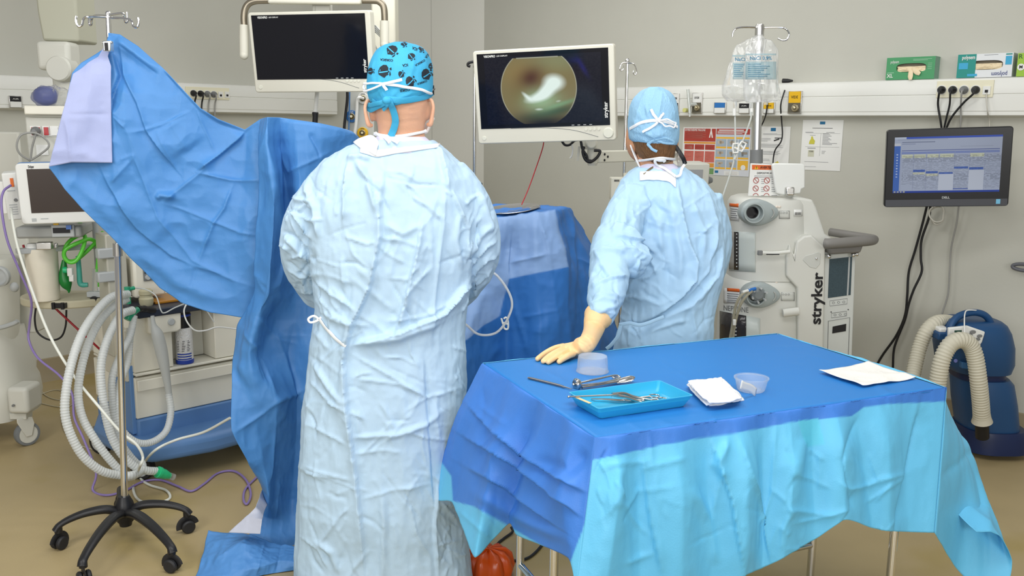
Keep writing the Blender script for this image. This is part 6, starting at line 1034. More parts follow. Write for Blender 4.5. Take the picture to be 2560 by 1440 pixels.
rx0, rx1 = mp(432, 870)[0], mp(538, 870)[0]; zt, zb = z_tp, z_up
mb = MB(); mb.box((rx0/2, Dp/2, (zt+zb)/2), (rx0, Dp, zt-zb)); mb.box(((rx1+Wd)/2, Dp/2, (zt+zb)/2), (Wd-rx1, Dp, zt-zb)); mb.box(((rx0+rx1)/2, Dp*.62, (zt+zb)/2), (rx1-rx0, Dp*.76, zt-zb)); mb.box((Wd/2, Dp/2-.006, z_up-.008), (Wd, Dp+.012, .012)); mb.build('cabinet', M_ecream, AT, bev=.004)
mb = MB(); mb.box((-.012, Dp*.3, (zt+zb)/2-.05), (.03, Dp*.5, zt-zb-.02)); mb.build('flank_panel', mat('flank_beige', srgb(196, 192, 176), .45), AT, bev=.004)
for x, y, r in ((.0, -.02, .058), (-.02, .42, .058), (Wd-.06, -.02, .058), (Wd-.05, .42, .058)):
    mb = MB(); ax = A(math.cos(.5), math.sin(.5), 0) if x < .3 else A(1, 0, 0); Mx = np.array(frame((0, 0, 0), np.cross((0, 0, 1), ax), z=ax)); c = A(x, y, r); mb.lathe([(.012, -.016), (r*.72, -.018), (r*.97, -.016), (r, -.008), (r, .008), (r*.97, .016), (r*.72, .018), (.012, .016)], c, Mx[:3, :3], 30); cs = mb.build('castor', M_rubber, AT)
    mb = MB(); [mb.lathe([(r*.55, s_*.0185), (r*.68, s_*.0195), (r*.72, s_*.0185)], c, Mx[:3, :3], 30) for s_ in (-1, 1)]; mb.build('rim', M_lgrey, cs); mb = MB(); mb.cyl(c-ax*.03, c+ax*.03, .01); mb.box(c+A(0, 0, r*.8), (.05, .05, .06)); mb.build('fork', M_grey, cs)
# absorber head
z = z_tp; mb = MB(); xa, xb = mp(335, 775)[0], mp(560, 775)[0]; mb.box(((xa+xb)/2, .13, z+.012), (xb-xa, .34, .035)); mb.build('absorber_plate', mat('dark_navy', srgb(40, 46, 60), .4), AT, bev=.006)
a, b = mp(362, 785), mp(447, 823); mb = MB(); mb.prism([(a[0], b[2]+.008), (a[0]+.02, b[2]-.003), (b[0]-.02, b[2]-.003), (b[0], b[2]+.006), (b[0]+.003, a[2]), (a[0], a[2])], fr(0, 0, 0), -.0, .03); blk = mb.build('absorber_block', M_ecream, AT, bev=.006)
c = mp(428, 805, .031); mb = MB(); mb.lathe([(.001, .006), (.012, .006), (.015, .004), (.016, 0)], c, np.array(((1, 0, 0), (0, 0, -1), (0, 1, 0))), 22); mb.build('button', M_lgrey, blk)
c = mp(371, 765, -.04); mb = MB(); mb.lathe([(.001, 0), (.026, 0), (.030, .012), (.031, .03), (.026, .038), (.026, .046), (.029, .05), (.029, .066), (.022, .072), (.001, .074)], A(c[0], .06, z+.03), n=28); mb.build('valve_dome', mat('valve_beige', srgb(190, 184, 152), .45), AT)
a, b = mp(383, 742, -.1), mp(455, 765, .02); mb = MB(); mb.box(((a[0]+b[0])/2+.03, .14, z+.036), (.16, .18, .012)); mb.build('amber_plate', mat('amber_plastic', srgb(170, 116, 36), .25), AT, bev=.003)
# black breathing connector with green ends
mb = MB(); P = smooth_curve([mp(345, 772, .07), mp(360, 772, .05), mp(385, 776, .03)], 6); mb.tube(P, [.012, .014, .012, .015, .013, .016, .014], 14); mb.build('port', M_black, AT)
mb = MB(); P = [mp(318, 800, .09), mp(326, 786, .085), mp(345, 773, .07)]; mb.tube(smooth_curve(P, 5), [.014, .016, .012], 14); mb.build('green_port', mat('green_clear', srgb(50, 172, 130), .25, trans=.3), AT)
mb = MB(); a = mp(318, 724, .08); mb.cyl(a+A(0, 0, .012), a-A(0, 0, .06), .012); mb.cyl(a, a+A(.03, 0, .004), .008); mb.build('green_port', mat('green_clear', (0, 0, 0, 1)), AT)
# gas screen unit
a, b = mp(333, 645, -.12), mp(418, 738, -.12); mb = MB(); mb.box(((a[0]+b[0])/2, .25, (a[2]+b[2])/2), (b[0]-a[0], .25, a[2]-b[2])); un = mb.build('gas_analyser', M_ecream, AT, bev=.012)
a, b = mp(357, 658, -.12), mp(388, 700, -.12); mb = MB(); mb.box(((a[0]+b[0])/2, .123, (a[2]+b[2])/2), (b[0]-a[0], .008, a[2]-b[2])); mb.box(((a[0]+b[0])/2, .1185, (a[2]+b[2])/2+.012), ((b[0]-a[0])*.8, .002, (a[2]-b[2])*.45), mi=1); mb.build('display', [M_grey, M_dark], un); c = mp(371, 694, -.11); mb = MB(); mb.lathe([(.001, .01), (.010, .01), (.012, 0)], A(c[0], .119, c[2]), np.array(((1, 0, 0), (0, 0, -1), (0, 1, 0))), 16); mb.build('knob', M_lgrey, un)
# upright column of the machine
a, b = mp(262, 590, -.1), mp(330, 590, -.1); zb_ = z_tp-.2; mb = MB(); mb.box(((a[0]+b[0])/2, .2, (a[2]+zb_)/2), ((b[0]-a[0])*.75, .12, a[2]-zb_)); mb.build('upright', mat('upright_grey', srgb(180, 178, 164), .5), AT, bev=.006)
for py in (640, 700): a = mp(275, py, -.05); mb = MB(); mb.box((a[0]+.02, .15, a[2]), (.08, .04, .045)); mb.build('bracket', M_lgrey, AT, bev=.006)
# canister
c = onpl(476, 917, aO-aN*.0+aN*.02, aN); cw = lp(iA, c); zc = z_up+.0; r = .039
CN = thing('absorber_canister', 'white soda lime canister with black lid and blue base ring in the machine recess', 'canister', Matrix.Translation(Vector((AM@Vector((cw[0], .035, zc))))))
hC = mp(476, 818)[2]-zc; mb = MB(); mb.lathe([(.001, 0), (r, 0), (r*1.03, .006), (r*1.02, .016), (r*.98, .018)], n=32); mb.build('base_ring', mat('ring_blue', srgb(44, 72, 170), .35), CN)
mb = MB(); mb.lathe([(r*.98, .017), (r*.98, hC*.8), (r*.93, hC*.93), (r*.8, hC)], n=32); jar = mb.build('jar', mat('granule_white', srgb(226, 226, 224), .6, bump=(150, .5, 3)), CN)
mb = MB(); mb.lathe([(r*.8, hC-.004), (r*.88, hC), (r*.9, hC+.06), (r*.82, hC+.075), (.001, hC+.077)], n=32); mb.build('lid', M_black, CN); mb = MB(); mb.lathe([(r*.9, hC+.05), (r*.935, hC+.052), (r*.935, hC+.058), (r*.9, hC+.06)], n=32, close=True); mb.build('lid_ring', mat('ring_blue', (0, 0, 0, 1)), CN)
mb = MB(); 
vd = nrm(A(0-CN.location[0], 0-CN.location[1], 0)); va = math.atan2(vd[1], vd[0])
def arc_patch(a0, a1, z0, z1, rr_, mi=0): q = np.linspace(va+a0, va+a1, 10); mb.grid(np.array([[A(rr_*math.cos(t_), rr_*math.sin(t_), z_) for t_ in q] for z_ in (z0, z1)]), mi)
for k in range(3): arc_patch(-.9, .9, hC*(.12+.07*k), hC*(.155+.07*k), r*.99)
mb.build('stripe', mat('ring_blue', (0, 0, 0, 1)), jar, smooth=60); mb = MB()
for k in range(7):
    for j in range(3): arc_patch(-.9+.6*j+.02*k, -.9+.6*j+.3+.05*((k*j) % 4), hC*(.36+.045*k), hC*(.375+.045*k), r*.99)
mb.build('print', M_ink, jar, smooth=60)
# reservoir bag hanging from the absorber
M_hose = mat('translucent_hose', srgb(226, 230, 228), .35, trans=.3, alpha=.88); M_bag = mat('bag_rubber', srgb(196, 200, 198), .4, trans=.2, alpha=.85)
def aw(p): return np.array(AM@Vector(p))
RB = thing('breathing_bag', 'grey translucent breathing bag hanging in front of the cream machine', 'breathing bag', (0, 0, 0))
pts = [(381, 790, .12, .008), (384, 812, .12, .011), (393, 835, .12, .024), (402, 870, .12, .026), (410, 910, .12, .022), (417, 950, .12, .016), (421, 975, .12, .0135), (422, 990, .12, .0135)]
C_ = smooth_curve([np.append(onpl(x, y, aO+aN*o, aN), r_) for x, y, o, r_ in pts], 8); mb = MB(); mb.tube(C_[:, :3], list(C_[:, 3]), 24); mb.build('bag', M_bag, RB, smooth=80)
def corrug(name, label, pts, r, m, n=14, dens=.011, amp=.05, cat='hose', group=None, parent=None, k=12):
    P = smooth_curve(pts, k); d = np.concatenate([[0], np.cumsum(np.linalg.norm(np.diff(P, axis=0), axis=1))]); L = d[-1]; n2 = int(L/dens*4); s_ = np.linspace(0, L, n2); Q = np.stack([np.interp(s_, d, P[:, i]) for i in range(3)], 1); rr_ = r*(1+amp*np.sign(np.sin(s_/dens*2*math.pi))*np.abs(np.sin(s_/dens*2*math.pi))**.5)
    mb = MB(); mb.tube(Q, list(rr_), n); o = mb.build(name, m, parent, smooth=70)
    return o if parent is not None else tag(o, label, cat, group)
def ap(px, py, o): return onpl(px, py, aO+aN*o, aN)
corrug('breathing_hose', 'translucent hose curving from the breathing bag low in front of blue skirt', [ap(422, 985, .12), ap(427, 1030, .14), ap(415, 1078, .17), ap(380, 1105, .2), ap(340, 1105, .22), ap(305, 1075, .22), ap(292, 1030, .2), ap(300, 960, .16), ap(320, 900, .12), ap(326, 820, .09)], .0145, M_hose, group=None)
gp = 'long breathing hoses looping to the floor'
corrug('breathing_hose', 'translucent breathing hose making the outermost loop left of the drip stand', [ap(320, 735, .09), ap(275, 745, .14), ap(225, 800, .2), ap(190, 870, .24), ap(166, 970, .28), ap(165, 1050, .3), ap(200, 1130, .32), ap(250, 1175, .33), ap(300, 1188, .33), ap(330, 1188, .33), ap(349, 1180, .3), ap(356, 1168, .27), ap(354, 1158, .25)], .0165, M_hose, group=gp)
corrug('breathing_hose', 'translucent breathing hose just inside the outermost loop left of the drip stand', [ap(318, 748, .08), ap(285, 765, .11), ap(245, 810, .15), ap(214, 880, .19), ap(196, 970, .22), ap(205, 1040, .25), ap(238, 1100, .28), ap(275, 1150, .3), ap(315, 1190, .31), ap(338, 1188, .29)], .0155, M_hose, group=gp)
corrug('breathing_hose', 'translucent breathing hose ending in the green connector on the floor', [ap(332, 775, .1), ap(300, 790, .14), ap(268, 850, .19), ap(252, 920, .22), ap(258, 1000, .24), ap(275, 1080, .26), ap(300, 1130, .28), ap(335, 1165, .29), ap(365, 1176, .29), ap(390, 1178, .28)], .0165, M_hose, group=gp)
corrug('breathing_hose', 'translucent breathing hose running behind the chrome pole of the drip stand', [ap(335, 790, .08), ap(325, 840, .11), ap(300, 890, .15), ap(280, 950, .18), ap(284, 1030, .2), ap(300, 1100, .22), ap(325, 1140, .22), ap(352, 1168, .22)], .0145, M_hose, group=gp)
t = thing('hose_connector', 'bright green hose connector lying on the floor right of drip stand', 'connector', (0, 0, 0)); a, b = ap(388, 1178, .28), ap(425, 1190, .27); d = nrm(b-a); mb = MB(); mb.tube([a, a+d*.012, a+d*.013, a+d*.025, a+d*.026, a+d*.045, b], [.018, .019, .024, .024, .021, .021, .012], 22); mb.build('body', mat('green_connector', srgb(40, 180, 120), .3), t, smooth=50); mb = MB(); mb.tube([b-d*.01, b+d*.02], .014, 16); mb.build('clear_tip', M_clear, t)
# ---- floor and hanging cables on the left
def ff(px, py, h=.006): return onz(px, py, h)
cable('ecg_cable', 'white cable running diagonally from patient monitor module to loops on the floor', [at(28, 522, 3.75), at(30, 545, 3.66), at(45, 620, 3.62), at(78, 720, 3.56), at(125, 840, 3.5), at(185, 940, 3.44), at(250, 1020, 3.4), at(300, 1078, 3.38), at(340, 1110, 3.36), at(357, 1142, 3.36), at(349, 1168, 3.36), ff(337, 1196), ff(334, 1228), ff(350, 1252), ff(390, 1258), ff(424, 1246), ff(415, 1226), ff(375, 1213), ff(352, 1196), ff(352, 1172, .03), at(385, 1128, 3.55), at(440, 1100, 3.62), at(510, 1080, 3.62), at(575, 1045, 3.55)], .0055, mat('white_cable', srgb(222, 224, 214), .4), n=10)
cable('sensor_cable', 'lilac cable from the patient monitor module curling over the floor to the drape', [at(27, 463, 3.8), at(8, 480, 3.76), at(4, 520, 3.74), at(18, 600, 3.74), at(50, 680, 3.76), at(78, 750, 3.8), at(74, 810, 3.85), at(72, 850, 3.85), at(95, 895, 3.8), at(150, 940, 3.75), at(180, 985, 3.72), at(186, 1045, 3.7), at(210, 1100, 3.66), ff(240, 1180, .08), ff(232, 1225), ff(265, 1238), ff(310, 1228), ff(355, 1205), ff(400, 1200), ff(445, 1216), ff(478, 1228), ff(510, 1210), ff(545, 1183), ff(585, 1178), ff(615, 1200), ff(627, 1235), ff(618, 1260), ff(609, 1250), ff(614, 1222), ff(645, 1190)], .005, mat('lilac_cable', srgb(140, 122, 180), .4), n=10)
cable('red_cable', 'dark red cable slanting down behind the breathing hoses', [at(58, 612, 3.95), at(78, 680, 3.95), at(120, 750, 3.95), at(175, 805, 3.98), at(230, 855, 4.0), at(262, 885, 4.05)], .005, mat('red_lead', srgb(150, 34, 44), .4))
cable('black_cable', 'black cable hanging in a loop below the round shelf', [at(90, 765, 4.1), at(87, 800, 4.1), at(95, 832, 4.1), at(125, 850, 4.1), at(152, 843, 4.1), at(164, 815, 4.1), at(166, 775, 4.1)], .0045, M_bcab)
for lab, pts in (('thin pale lead lying in a wide loop on the floor by baseboard', ((95, 945), (110, 985), (150, 1000), (170, 985), (140, 975), (105, 985), (88, 1000), (110, 1010), (160, 1018), (190, 1005), (205, 985))), ('thin pale lead curling beside the machine castor on the floor', ((152, 1035), (160, 1075), (185, 1105), (220, 1120), (240, 1122), (262, 1105), (250, 1060)))): cable('thin_lead', lab, [ff(x, y, .004) for x, y in pts], .0028, mat('pale_lead', srgb(190, 184, 160), .5))
cable('sampling_line', 'thin white line drooping from the drape across the machine front', [ap(468, 756, .1), ap(460, 778, .12), ap(468, 805, .14), ap(488, 826, .15), ap(515, 826, .15), ap(545, 818, .14), ap(595, 823, .14)], .0035, M_white)
cable('sampling_line', 'thin clear line arching from the green port over the beige valve dome', [ap(318, 724, .08), ap(335, 720, .06), ap(365, 724, .06), ap(390, 740, .08), ap(402, 775, .1), ap(412, 782, .1), ap(440, 768, .1), ap(475, 757, .1), ap(510, 770, .1), ap(535, 805, .1)], .0028, M_hose)
# ---------------------------------------------------------------- pendant with patient monitor
pX = nrm(A(.97, .24, 0)); PO = A(at(110, 420, 4.0)[0], 4.0, 0); pN = A(pX[1], -pX[0], 0)
def pp(px, py, off=0): return onpl(px, py, PO+pN*off, pN)
PD = thing('ceiling_pendant', 'cream ceiling pendant arm with supply console behind the left monitor', 'pendant', (0, 0, 0)); M_pend = mat('pendant_grey', srgb(200, 200, 190), .45)
YD = 4.35
mb = MB(); a, b = at(78, 30, YD), at(192, 30, YD); mb.prism([(a[0], 2.95), (b[0], 2.95), (at(197, 104, YD)[0], at(197, 104, YD)[2]), (at(106, 102, YD)[0], at(106, 102, YD)[2]), (at(92, 30, YD)[0], at(92, 30, YD)[2])], Matrix(((1, 0, 0, 0), (0, 0, -1, YD), (0, 1, 0, 0), (0, 0, 0, 1))), -.2, .0); mb.build('arm', mat('pendant_arm', srgb(178, 178, 160), .5), PD, bev=.012)
mb = MB(); a, b = at(150, 103, YD), at(150, 160, YD); mb.box((at(154, 130, YD)[0], YD-.03, (a[2]+b[2])/2-.02), ((at(195, 130, YD)[0]-at(106, 130, YD)[0])*.92, .12, (a[2]-b[2])*1.25)); mb.build('joint_housing', M_pend, PD, bev=.02, seg=4)
mb = MB(); c = at(152, 172, YD-.09); mb.lathe([(.001, .03), (.052, .03), (.058, .02), (.058, -.06)], c, np.array(((1, 0, 0), (0, 0, -1), (0, 1, 0))), 32); mb.build('joint', M_pend, PD)
mb = MB(); c2 = at(158, 176, YD-.02); c3 = at(162, 272, YD-.02); mb.cyl(A(c2[0], c2[1], c3[2]), c2, .048, n=28); mb.build('tube', M_pend, PD, smooth=50)
mb = MB(); a, b = pp(60, 264), pp(185, 288); mb.box((a+b)/2-pN*.12, (np.linalg.norm((b-a)*A(1, 1, 0)), .26, a[2]-b[2]), frame((0, 0, 0), pX, (0, 0, 1))); mb.build('shelf', M_ecream, PD, bev=.006)
a, b = pp(62, 292, -.03), pp(170, 412, -.03); mb = MB(); mb.box((a+b)/2-pN*.1, (np.linalg.norm((b-a)*A(1, 1, 0)), .2, a[2]-b[2]), frame((0, 0, 0), pX, (0, 0, 1))); con = mb.build('console', M_pend, PD, bev=.006)
M_sred = mat('socket_red', srgb(176, 36, 44), .4)
for x0, x1, mm_ in ((78, 101, M_sred), (109, 122, M_sred), (127, 146, M_white)):
    a, b = pp(x0-3, 315, -.028), pp(x1+3, 341, -.028); mb = MB(); mb.box((a+b)/2, (np.linalg.norm((b-a)*A(1, 1, 0)), .008, a[2]-b[2]), frame((0, 0, 0), pX, (0, 0, 1))); s_ = mb.build('socket', M_white, con); a, b = pp(x0, 318, -.02), pp(x1, 338, -.02); mb = MB(); mb.box((a+b)/2, (np.linalg.norm((b-a)*A(1, 1, 0)), .004, a[2]-b[2]), frame((0, 0, 0), pX, (0, 0, 1))); mb.build('insert', mm_, s_)
a, b = pp(90, 362, -.028), pp(122, 388, -.028); mb = MB(); mb.box((a+b)/2, (np.linalg.norm((b-a)*A(1, 1, 0)), .006, a[2]-b[2]), frame((0, 0, 0), pX, (0, 0, 1))); mb.build('blank_plate', M_white, con)
cable('power_cable', 'grey power cable looping from the red socket on the pendant console', [pp(90, 330, .02), pp(88, 340, .04), pp(80, 370, .03), pp(76, 400, .02), pp(70, 398, .03), pp(50, 385, .05), pp(42, 365, .06), pp(50, 340, .06), pp(72, 332, .05), pp(95, 335, .05), pp(118, 352, .04), pp(121, 368, .04), pp(100, 386, .03), pp(78, 400, .02)], .0045, M_gcab, plug=(pp(90, 328, -.02), pN, M_grey))
# clear bag with a blue mask on the shelf
t = thing('mask_bag', 'clear bag holding a blue face mask on the pendant shelf', 'bag', (0, 0, 0)); c = pp(125, 243, -.1); mb = MB(); mb.ball(c+A(-.02, 0, .005), A(.052, .04, .042), 16); Vm, Fm = mb.arrays(); mesh_obj('mask', wrinkle(Vm, vnormals(Vm, Fm), (30, 30, 30), .008, 3), Fm, mat('mask_blue', srgb(52, 70, 150), .3, trans=.3), t, 60); mb = MB(); mb.ball(c+A(.02, -.02, .0), A(.085, .07, .048), 20); Vm, Fm = mb.arrays(); mesh_obj('film', wrinkle(Vm, vnormals(Vm, Fm), (26, 26, 26), .022, 9), Fm, M_clear, t, 30)
# patient monitor
WM2 = monitor_M(159, 481, 3.8, 14, 2, -1.2); t = thing('patient_monitor', 'white patient monitor with dark brown screen half hidden by the drape', 'monitor', WM2); w2, h2 = .166, .126
mb = MB(); mb.prism(rrect(w2, h2, .016), FR, -.0, .035); mb.build('front_frame', M_white, t, bev=.005); mb = MB(); mb.prism(rrect(w2+.004, h2+.002, .016), FR, -.03, .0); mb.build('blue_rim', M_bblue, t, bev=.004); mb = MB(); mb.prism(rrect(w2-.02, h2-.02, .016), FR, -.1, -.03); mb.build('rear_housing', M_lgrey, t, bev=.006)
mb = MB(); mb.box((-.01, -.0355, .012), (.226, .003, .182)); mb.build('screen', mat('brown_screen', srgb(62, 52, 46), .25), t); text('lettering', 'Dräger', .016, M_ink, t, fr(-.105, -.0355, h2-.014), bold=.02, width=.022); mb = MB(); mb.lathe([(.001, .02), (.014, .02), (.017, .016), (.018, 0)], (w2-.02, -.035, -h2+.04), np.array(((1, 0, 0), (0, 0, -1), (0, 1, 0))), 22); mb.build('knob', M_lgrey, t); mb = MB(); mb.box((-w2+.09, -.0355, -h2+.022), (.03, .001, .004)); mb.box((-w2+.05, -.0355, -h2+.018), (.018, .001, .014)); mb.build('print', M_lgrey, t)
t = thing('monitor_module', 'white connector module with orange socket at left side of patient monitor', 'module', monitor_M(30, 488, 3.84, 25, 2, -3)); mb = MB(); mb.box((0, .05, -.005), (.055, .12, .2)); mb.box((-.03, .06, -.01), (.03, .1, .14)); mb.build('housing', M_white, t, bev=.005); mb = MB(); mb.box((.008, -.0115, .055), (.012, .004, .036)); mb.build('socket', mat('socket_orange', srgb(222, 110, 40), .4), t); mb = MB(); mb.lathe([(.001, .004), (.007, .004), (.007, 0)], (.012, -.0105, -.02), np.array(((1, 0, 0), (0, 0, -1), (0, 1, 0))), 14); mb.build('socket', M_grey, t); mb = MB()
for k in range(6): mb.box((0, -.0108, .02-.018*k if k < 1 else -.03-.01*k), (.03, .001, .004))
mb.build('print', M_lgrey, t, smooth=0)
# docking tray under it, rail arm
t = thing('docking_tray', 'grey docking tray with blue latch under the patient monitor', 'tray', (0, 0, 0)); a, b = pp(36, 558, .2), pp(205, 604, .2); mb = MB(); mb.box((a+b)/2-pN*.12, (np.linalg.norm((b-a)*A(1, 1, 0)), .24, .05), frame((0, 0, 0), pX, (0, 0, 1))); mb.build('tray_body', mat('dock_grey', srgb(158, 160, 156), .5), t, bev=.01)
a, b = pp(128, 562, .202), pp(188, 592, .202); mb = MB(); mb.box((a+b)/2, (np.linalg.norm((b-a)*A(1, 1, 0)), .02, a[2]-b[2]), frame((0, 0, 0), pX, (0, 0, 1))); mb.build('slot_frame', M_lgrey, t, bev=.004); mb = MB(); a, b = pp(132, 570, .214), pp(175, 582, .214); mb.box((a+b)/2, (np.linalg.norm((b-a)*A(1, 1, 0)), .006, a[2]-b[2]), frame((0, 0, 0), pX, (0, 0, 1))); mb.build('slot', M_ink, t); mb = MB(); a = pp(172, 568, .22); mb.box(a, (.02, .01, .018), frame((0, 0, 0), pX, (0, 0, 1))); mb.build('latch', mat('latch_blue', srgb(70, 110, 180), .4), t); mb = MB(); c = pp(140, 560, .215); mb.box(c, (.02, .006, .008), frame((0, 0, 0), pX, (0, 0, 1))); mb.build('sticker', M_yel, t)
mb = MB(); a, b = pp(40, 612, .16), pp(262, 628, .0); mb.box((a+b)/2, (np.linalg.norm((b-a)*A(1, 1, 0)), .05, .022), frame((0, 0, 0), nrm((b-a)*A(1, 1, 0)), (0, 0, 1))); mb.build('rail', M_lgrey, t, bev=.003)
mb = MB(); a = pp(112, 614, .2); mb.box(a, (.06, .04, .03), frame((0, 0, 0), pX, (0, 0, 1))); mb.cyl(pp(140, 608, .23), pp(140, 620, .23), .008); mb.build('clamp', M_steel, t, bev=.003)
# round shelf with waste jar
t = thing('round_shelf', 'beige rounded shelf below the patient monitor holding a white jar', 'shelf', (0, 0, 0)); sz_ = pp(160, 748, .1)[2]; sc = pp(175, 735, -.02); mb = MB(); n = 30; q = np.linspace(math.pi*1.02, math.pi*1.98, n); pl_ = [(sc[0]+.21*math.cos(k), sc[1]+.17*math.sin(k)) for k in q]+[(sc[0]+.21, sc[1]+.1), (sc[0]-.21, sc[1]+.1)]; mb.prism(pl_, Matrix.Identity(4), sz_-.035, sz_); mb.build('shelf_board', mat('shelf_beige', srgb(186, 180, 154), .5), t, bev=.006); a = sc+A(.035, -.172, 0); mb = MB(); mb.box(A(a[0], a[1], sz_-.017), (.06, .02, .022)); mb.box(A(a[0]-.02, a[1]-.012, sz_-.017), (.012, .01, .03)); mb.box(A(a[0]+.02, a[1]-.012, sz_-.017), (.012, .01, .03)); mb.build('rail_clamp', M_black, t); mb = MB(); mb.cyl(A(sc[0]+.1, sc[1]+.08, sz_-.5), A(sc[0]+.1, sc[1]+.08, 1.1), .014); mb.build('post', M_lgrey, t)
jc = pp(112, 738, .1); t = thing('suction_jar', 'large worn white plastic jar on the round shelf', 'jar', (jc[0], jc[1], sz_+.002)); hj = pp(112, 614, .1)[2]-sz_; r = .066; mb = MB(); mb.lathe([(.001, 0), (r*.9, 0), (r*.93, .01), (r*.98, hj*.6), (r, hj*.9), (r*.96, hj*.95), (.001, hj*.95)], n=36); mb.build('jar_body', mat('worn_white', srgb(220, 214, 196), .45, var=(25, .06)), t); mb = MB(); mb.lathe([(.028, hj*.9), (.028, hj*1.0), (.02, hj*1.05), (.001, hj*1.05)], (-.02, -.03, 0), n=20); mb.build('cap', M_white, t)
# green oxygen tubing, bag and elbow
M_grn = mat('green_tubing', srgb(92, 196, 60), .3); q = lambda x, y, o: pp(x, y, o)
t = thing('oxygen_tubing', 'bright green tubing coiled under the patient monitor', 'tubing', (0, 0, 0)); mb = MB(); mb.tube(smooth_curve([q(258, 580, .05), q(240, 605, .08), q(215, 630, .1), q(190, 650, .11), q(170, 652, .12), q(160, 635, .12), q(168, 610, .12), q(190, 592, .1), q(212, 590, .1), q(206, 625, .13), q(190, 652, .14), q(172, 655, .14), q(160, 640, .14), q(166, 622, .14), q(200, 605, .13), q(225, 598, .1), q(242, 610, .08), q(246, 640, .07), q(243, 680, .06), q(246, 705, .06), q(250, 718, .06)], 10), .0085, 12); mb.tube([q(200, 548, .06), q(200, 585, .08)], .009, 10); mb.build('hose', M_grn, t, smooth=80); mb = MB(); mb.tube([q(250, 716, .06), q(254, 732, .06)], [.011, .013], 14); mb.build('white_end', M_white, t)
t = thing('resuscitator_bag', 'dark green bag hanging beneath the green tubing', 'bag', (0, 0, 0)); C_ = smooth_curve([np.append(q(160, 650, .1), .008), np.append(q(160, 690, .1), .022), np.append(q(166, 710, .1), .024), np.append(q(172, 725, .1), .008), np.append(q(172, 732, .1), .003)], 6); mb = MB(); mb.tube(C_[:, :3], list(C_[:, 3]), 18); mb.build('bag_body', mat('green_rubber', srgb(24, 120, 50), .35), t); mb = MB(); mb.cyl(q(158, 675, .125), q(168, 675, .125), .014); mb.build('valve_cap', mat('green_connector', (0, 0, 0, 1)), t); mb = MB(); mb.box(q(176, 680, .13), (.022, .02, .036)); mb.box(q(180, 695, .13), (.02, .02, .03)); mb.build('valve', M_white, t, bev=.003); mb = MB(); mb.tube(smooth_curve([q(195, 640, .1), q(198, 680, .1), q(200, 706, .1), q(206, 712, .1), q(220, 712, .1)], 5), [.010, .011, .012, .012, .010], 14); mb.build('elbow', mat('teal_clear', srgb(80, 176, 160), .25, trans=.3), t)
t = thing('flowmeter', 'clear flowmeter with black knob on a white block near the green hose end', 'flowmeter', (0, 0, 0)); mb = MB(); mb.cyl(q(237, 672, .08), q(237, 728, .08), .012); mb.build('glass', M_clear, t); mb = MB(); mb.box(q(240, 735, .08), (.07, .035, .025)); mb.build('block', M_lgrey, t, bev=.003); mb = MB(); p = q(237, 748, .1); mb.lathe([(.001, .02), (.014, .02), (.016, .012), (.014, 0)], p, np.array(((1, 0, 0), (0, 0, -1), (0, 1, 0))), 18); mb.build('knob', M_black, t); mb = MB(); mb.cyl(q(238, 750, .08), q(238, 768, .08), .009); mb.build('outlet', M_steel, t)
# ---------------------------------------------------------------- cart at the left edge
LO = A(at(40, 1080, 4.22)[0], 4.22, 0); M_cart = mat('cart_cream', srgb(206, 206, 196), .45)
t = thing('medical_cart', 'cream rounded medical cart on castors cut by the left picture edge', 'cart', (0, 0, 0))
def lrow(y, a, b, T, Y=4.3): return prow(y, a, b, Y, T, 36, 3.2)
mb = MB(); mb.rings([lrow(y, a, b, T) for y, a, b, T in ((1030, -110, 78, .2), (985, -110, 80, .21), (950, -108, 74, .2), (935, -105, 66, .19), (900, -100, 66, .19), (850, -90, 44, .17), (820, -88, 38, .16))]); mb.build('base_shell', M_cart, t, smooth=40)
mb = MB(); mb.rings([prow(y, a, b, 4.28, T, 36, 2.4) for y, a, b, T in ((860, -60, 37, .12), (700, -60, 36, .12), (660, -58, 32, .115), (645, -56, 22, .11))]); mb.build('drum', M_cart, t, smooth=40)
mb = MB(); a, b = at(2, 560, 4.42), at(66, 560, 4.42); mb.box(((a[0]+b[0])/2-.05, 4.47, 1.0), (b[0]-a[0]+.1, .1, 1.0)); mb.build('rear_column', M_cart, t, bev=.01)
mb = MB(); c = at(2, 690, 4.15); mb.lathe([(.048, .0), (.048, .02), (.04, .026), (.034, .012), (.02, .012), (.001, .02)], c, np.array(((1, 0, 0), (0, 0, -1), (0, 1, 0))), 30); mb.build('round_port', M_lgrey, t)
mb = MB(); mb.tube(smooth_curve([at(x, y, 4.14) for x, y in ((-20, 822), (5, 818), (25, 812), (40, 806), (44, 802))], 5), .011, 12); mb.build('rail', M_lgrey, t); mb = MB(); mb.ball(at(36, 718, 4.17), A(.02, .02, .024), 10); mb.build('catch', M_lgrey, t)
mb = MB(); a = at(48, 1000, 4.12); mb.box(a+A(.0, .05, 0), (.1, .14, .13)); mb.build('foot_cover', M_cart, t, bev=.02, seg=4); mb = MB(); p = at(33, 1014, 4.09); mb.lathe([(.001, .004), (.006, .004), (.006, -.004)], p, np.array(((1, 0, 0), (0, 0, -1), (0, 1, 0))), 12); mb.build('screw', M_grey, t)
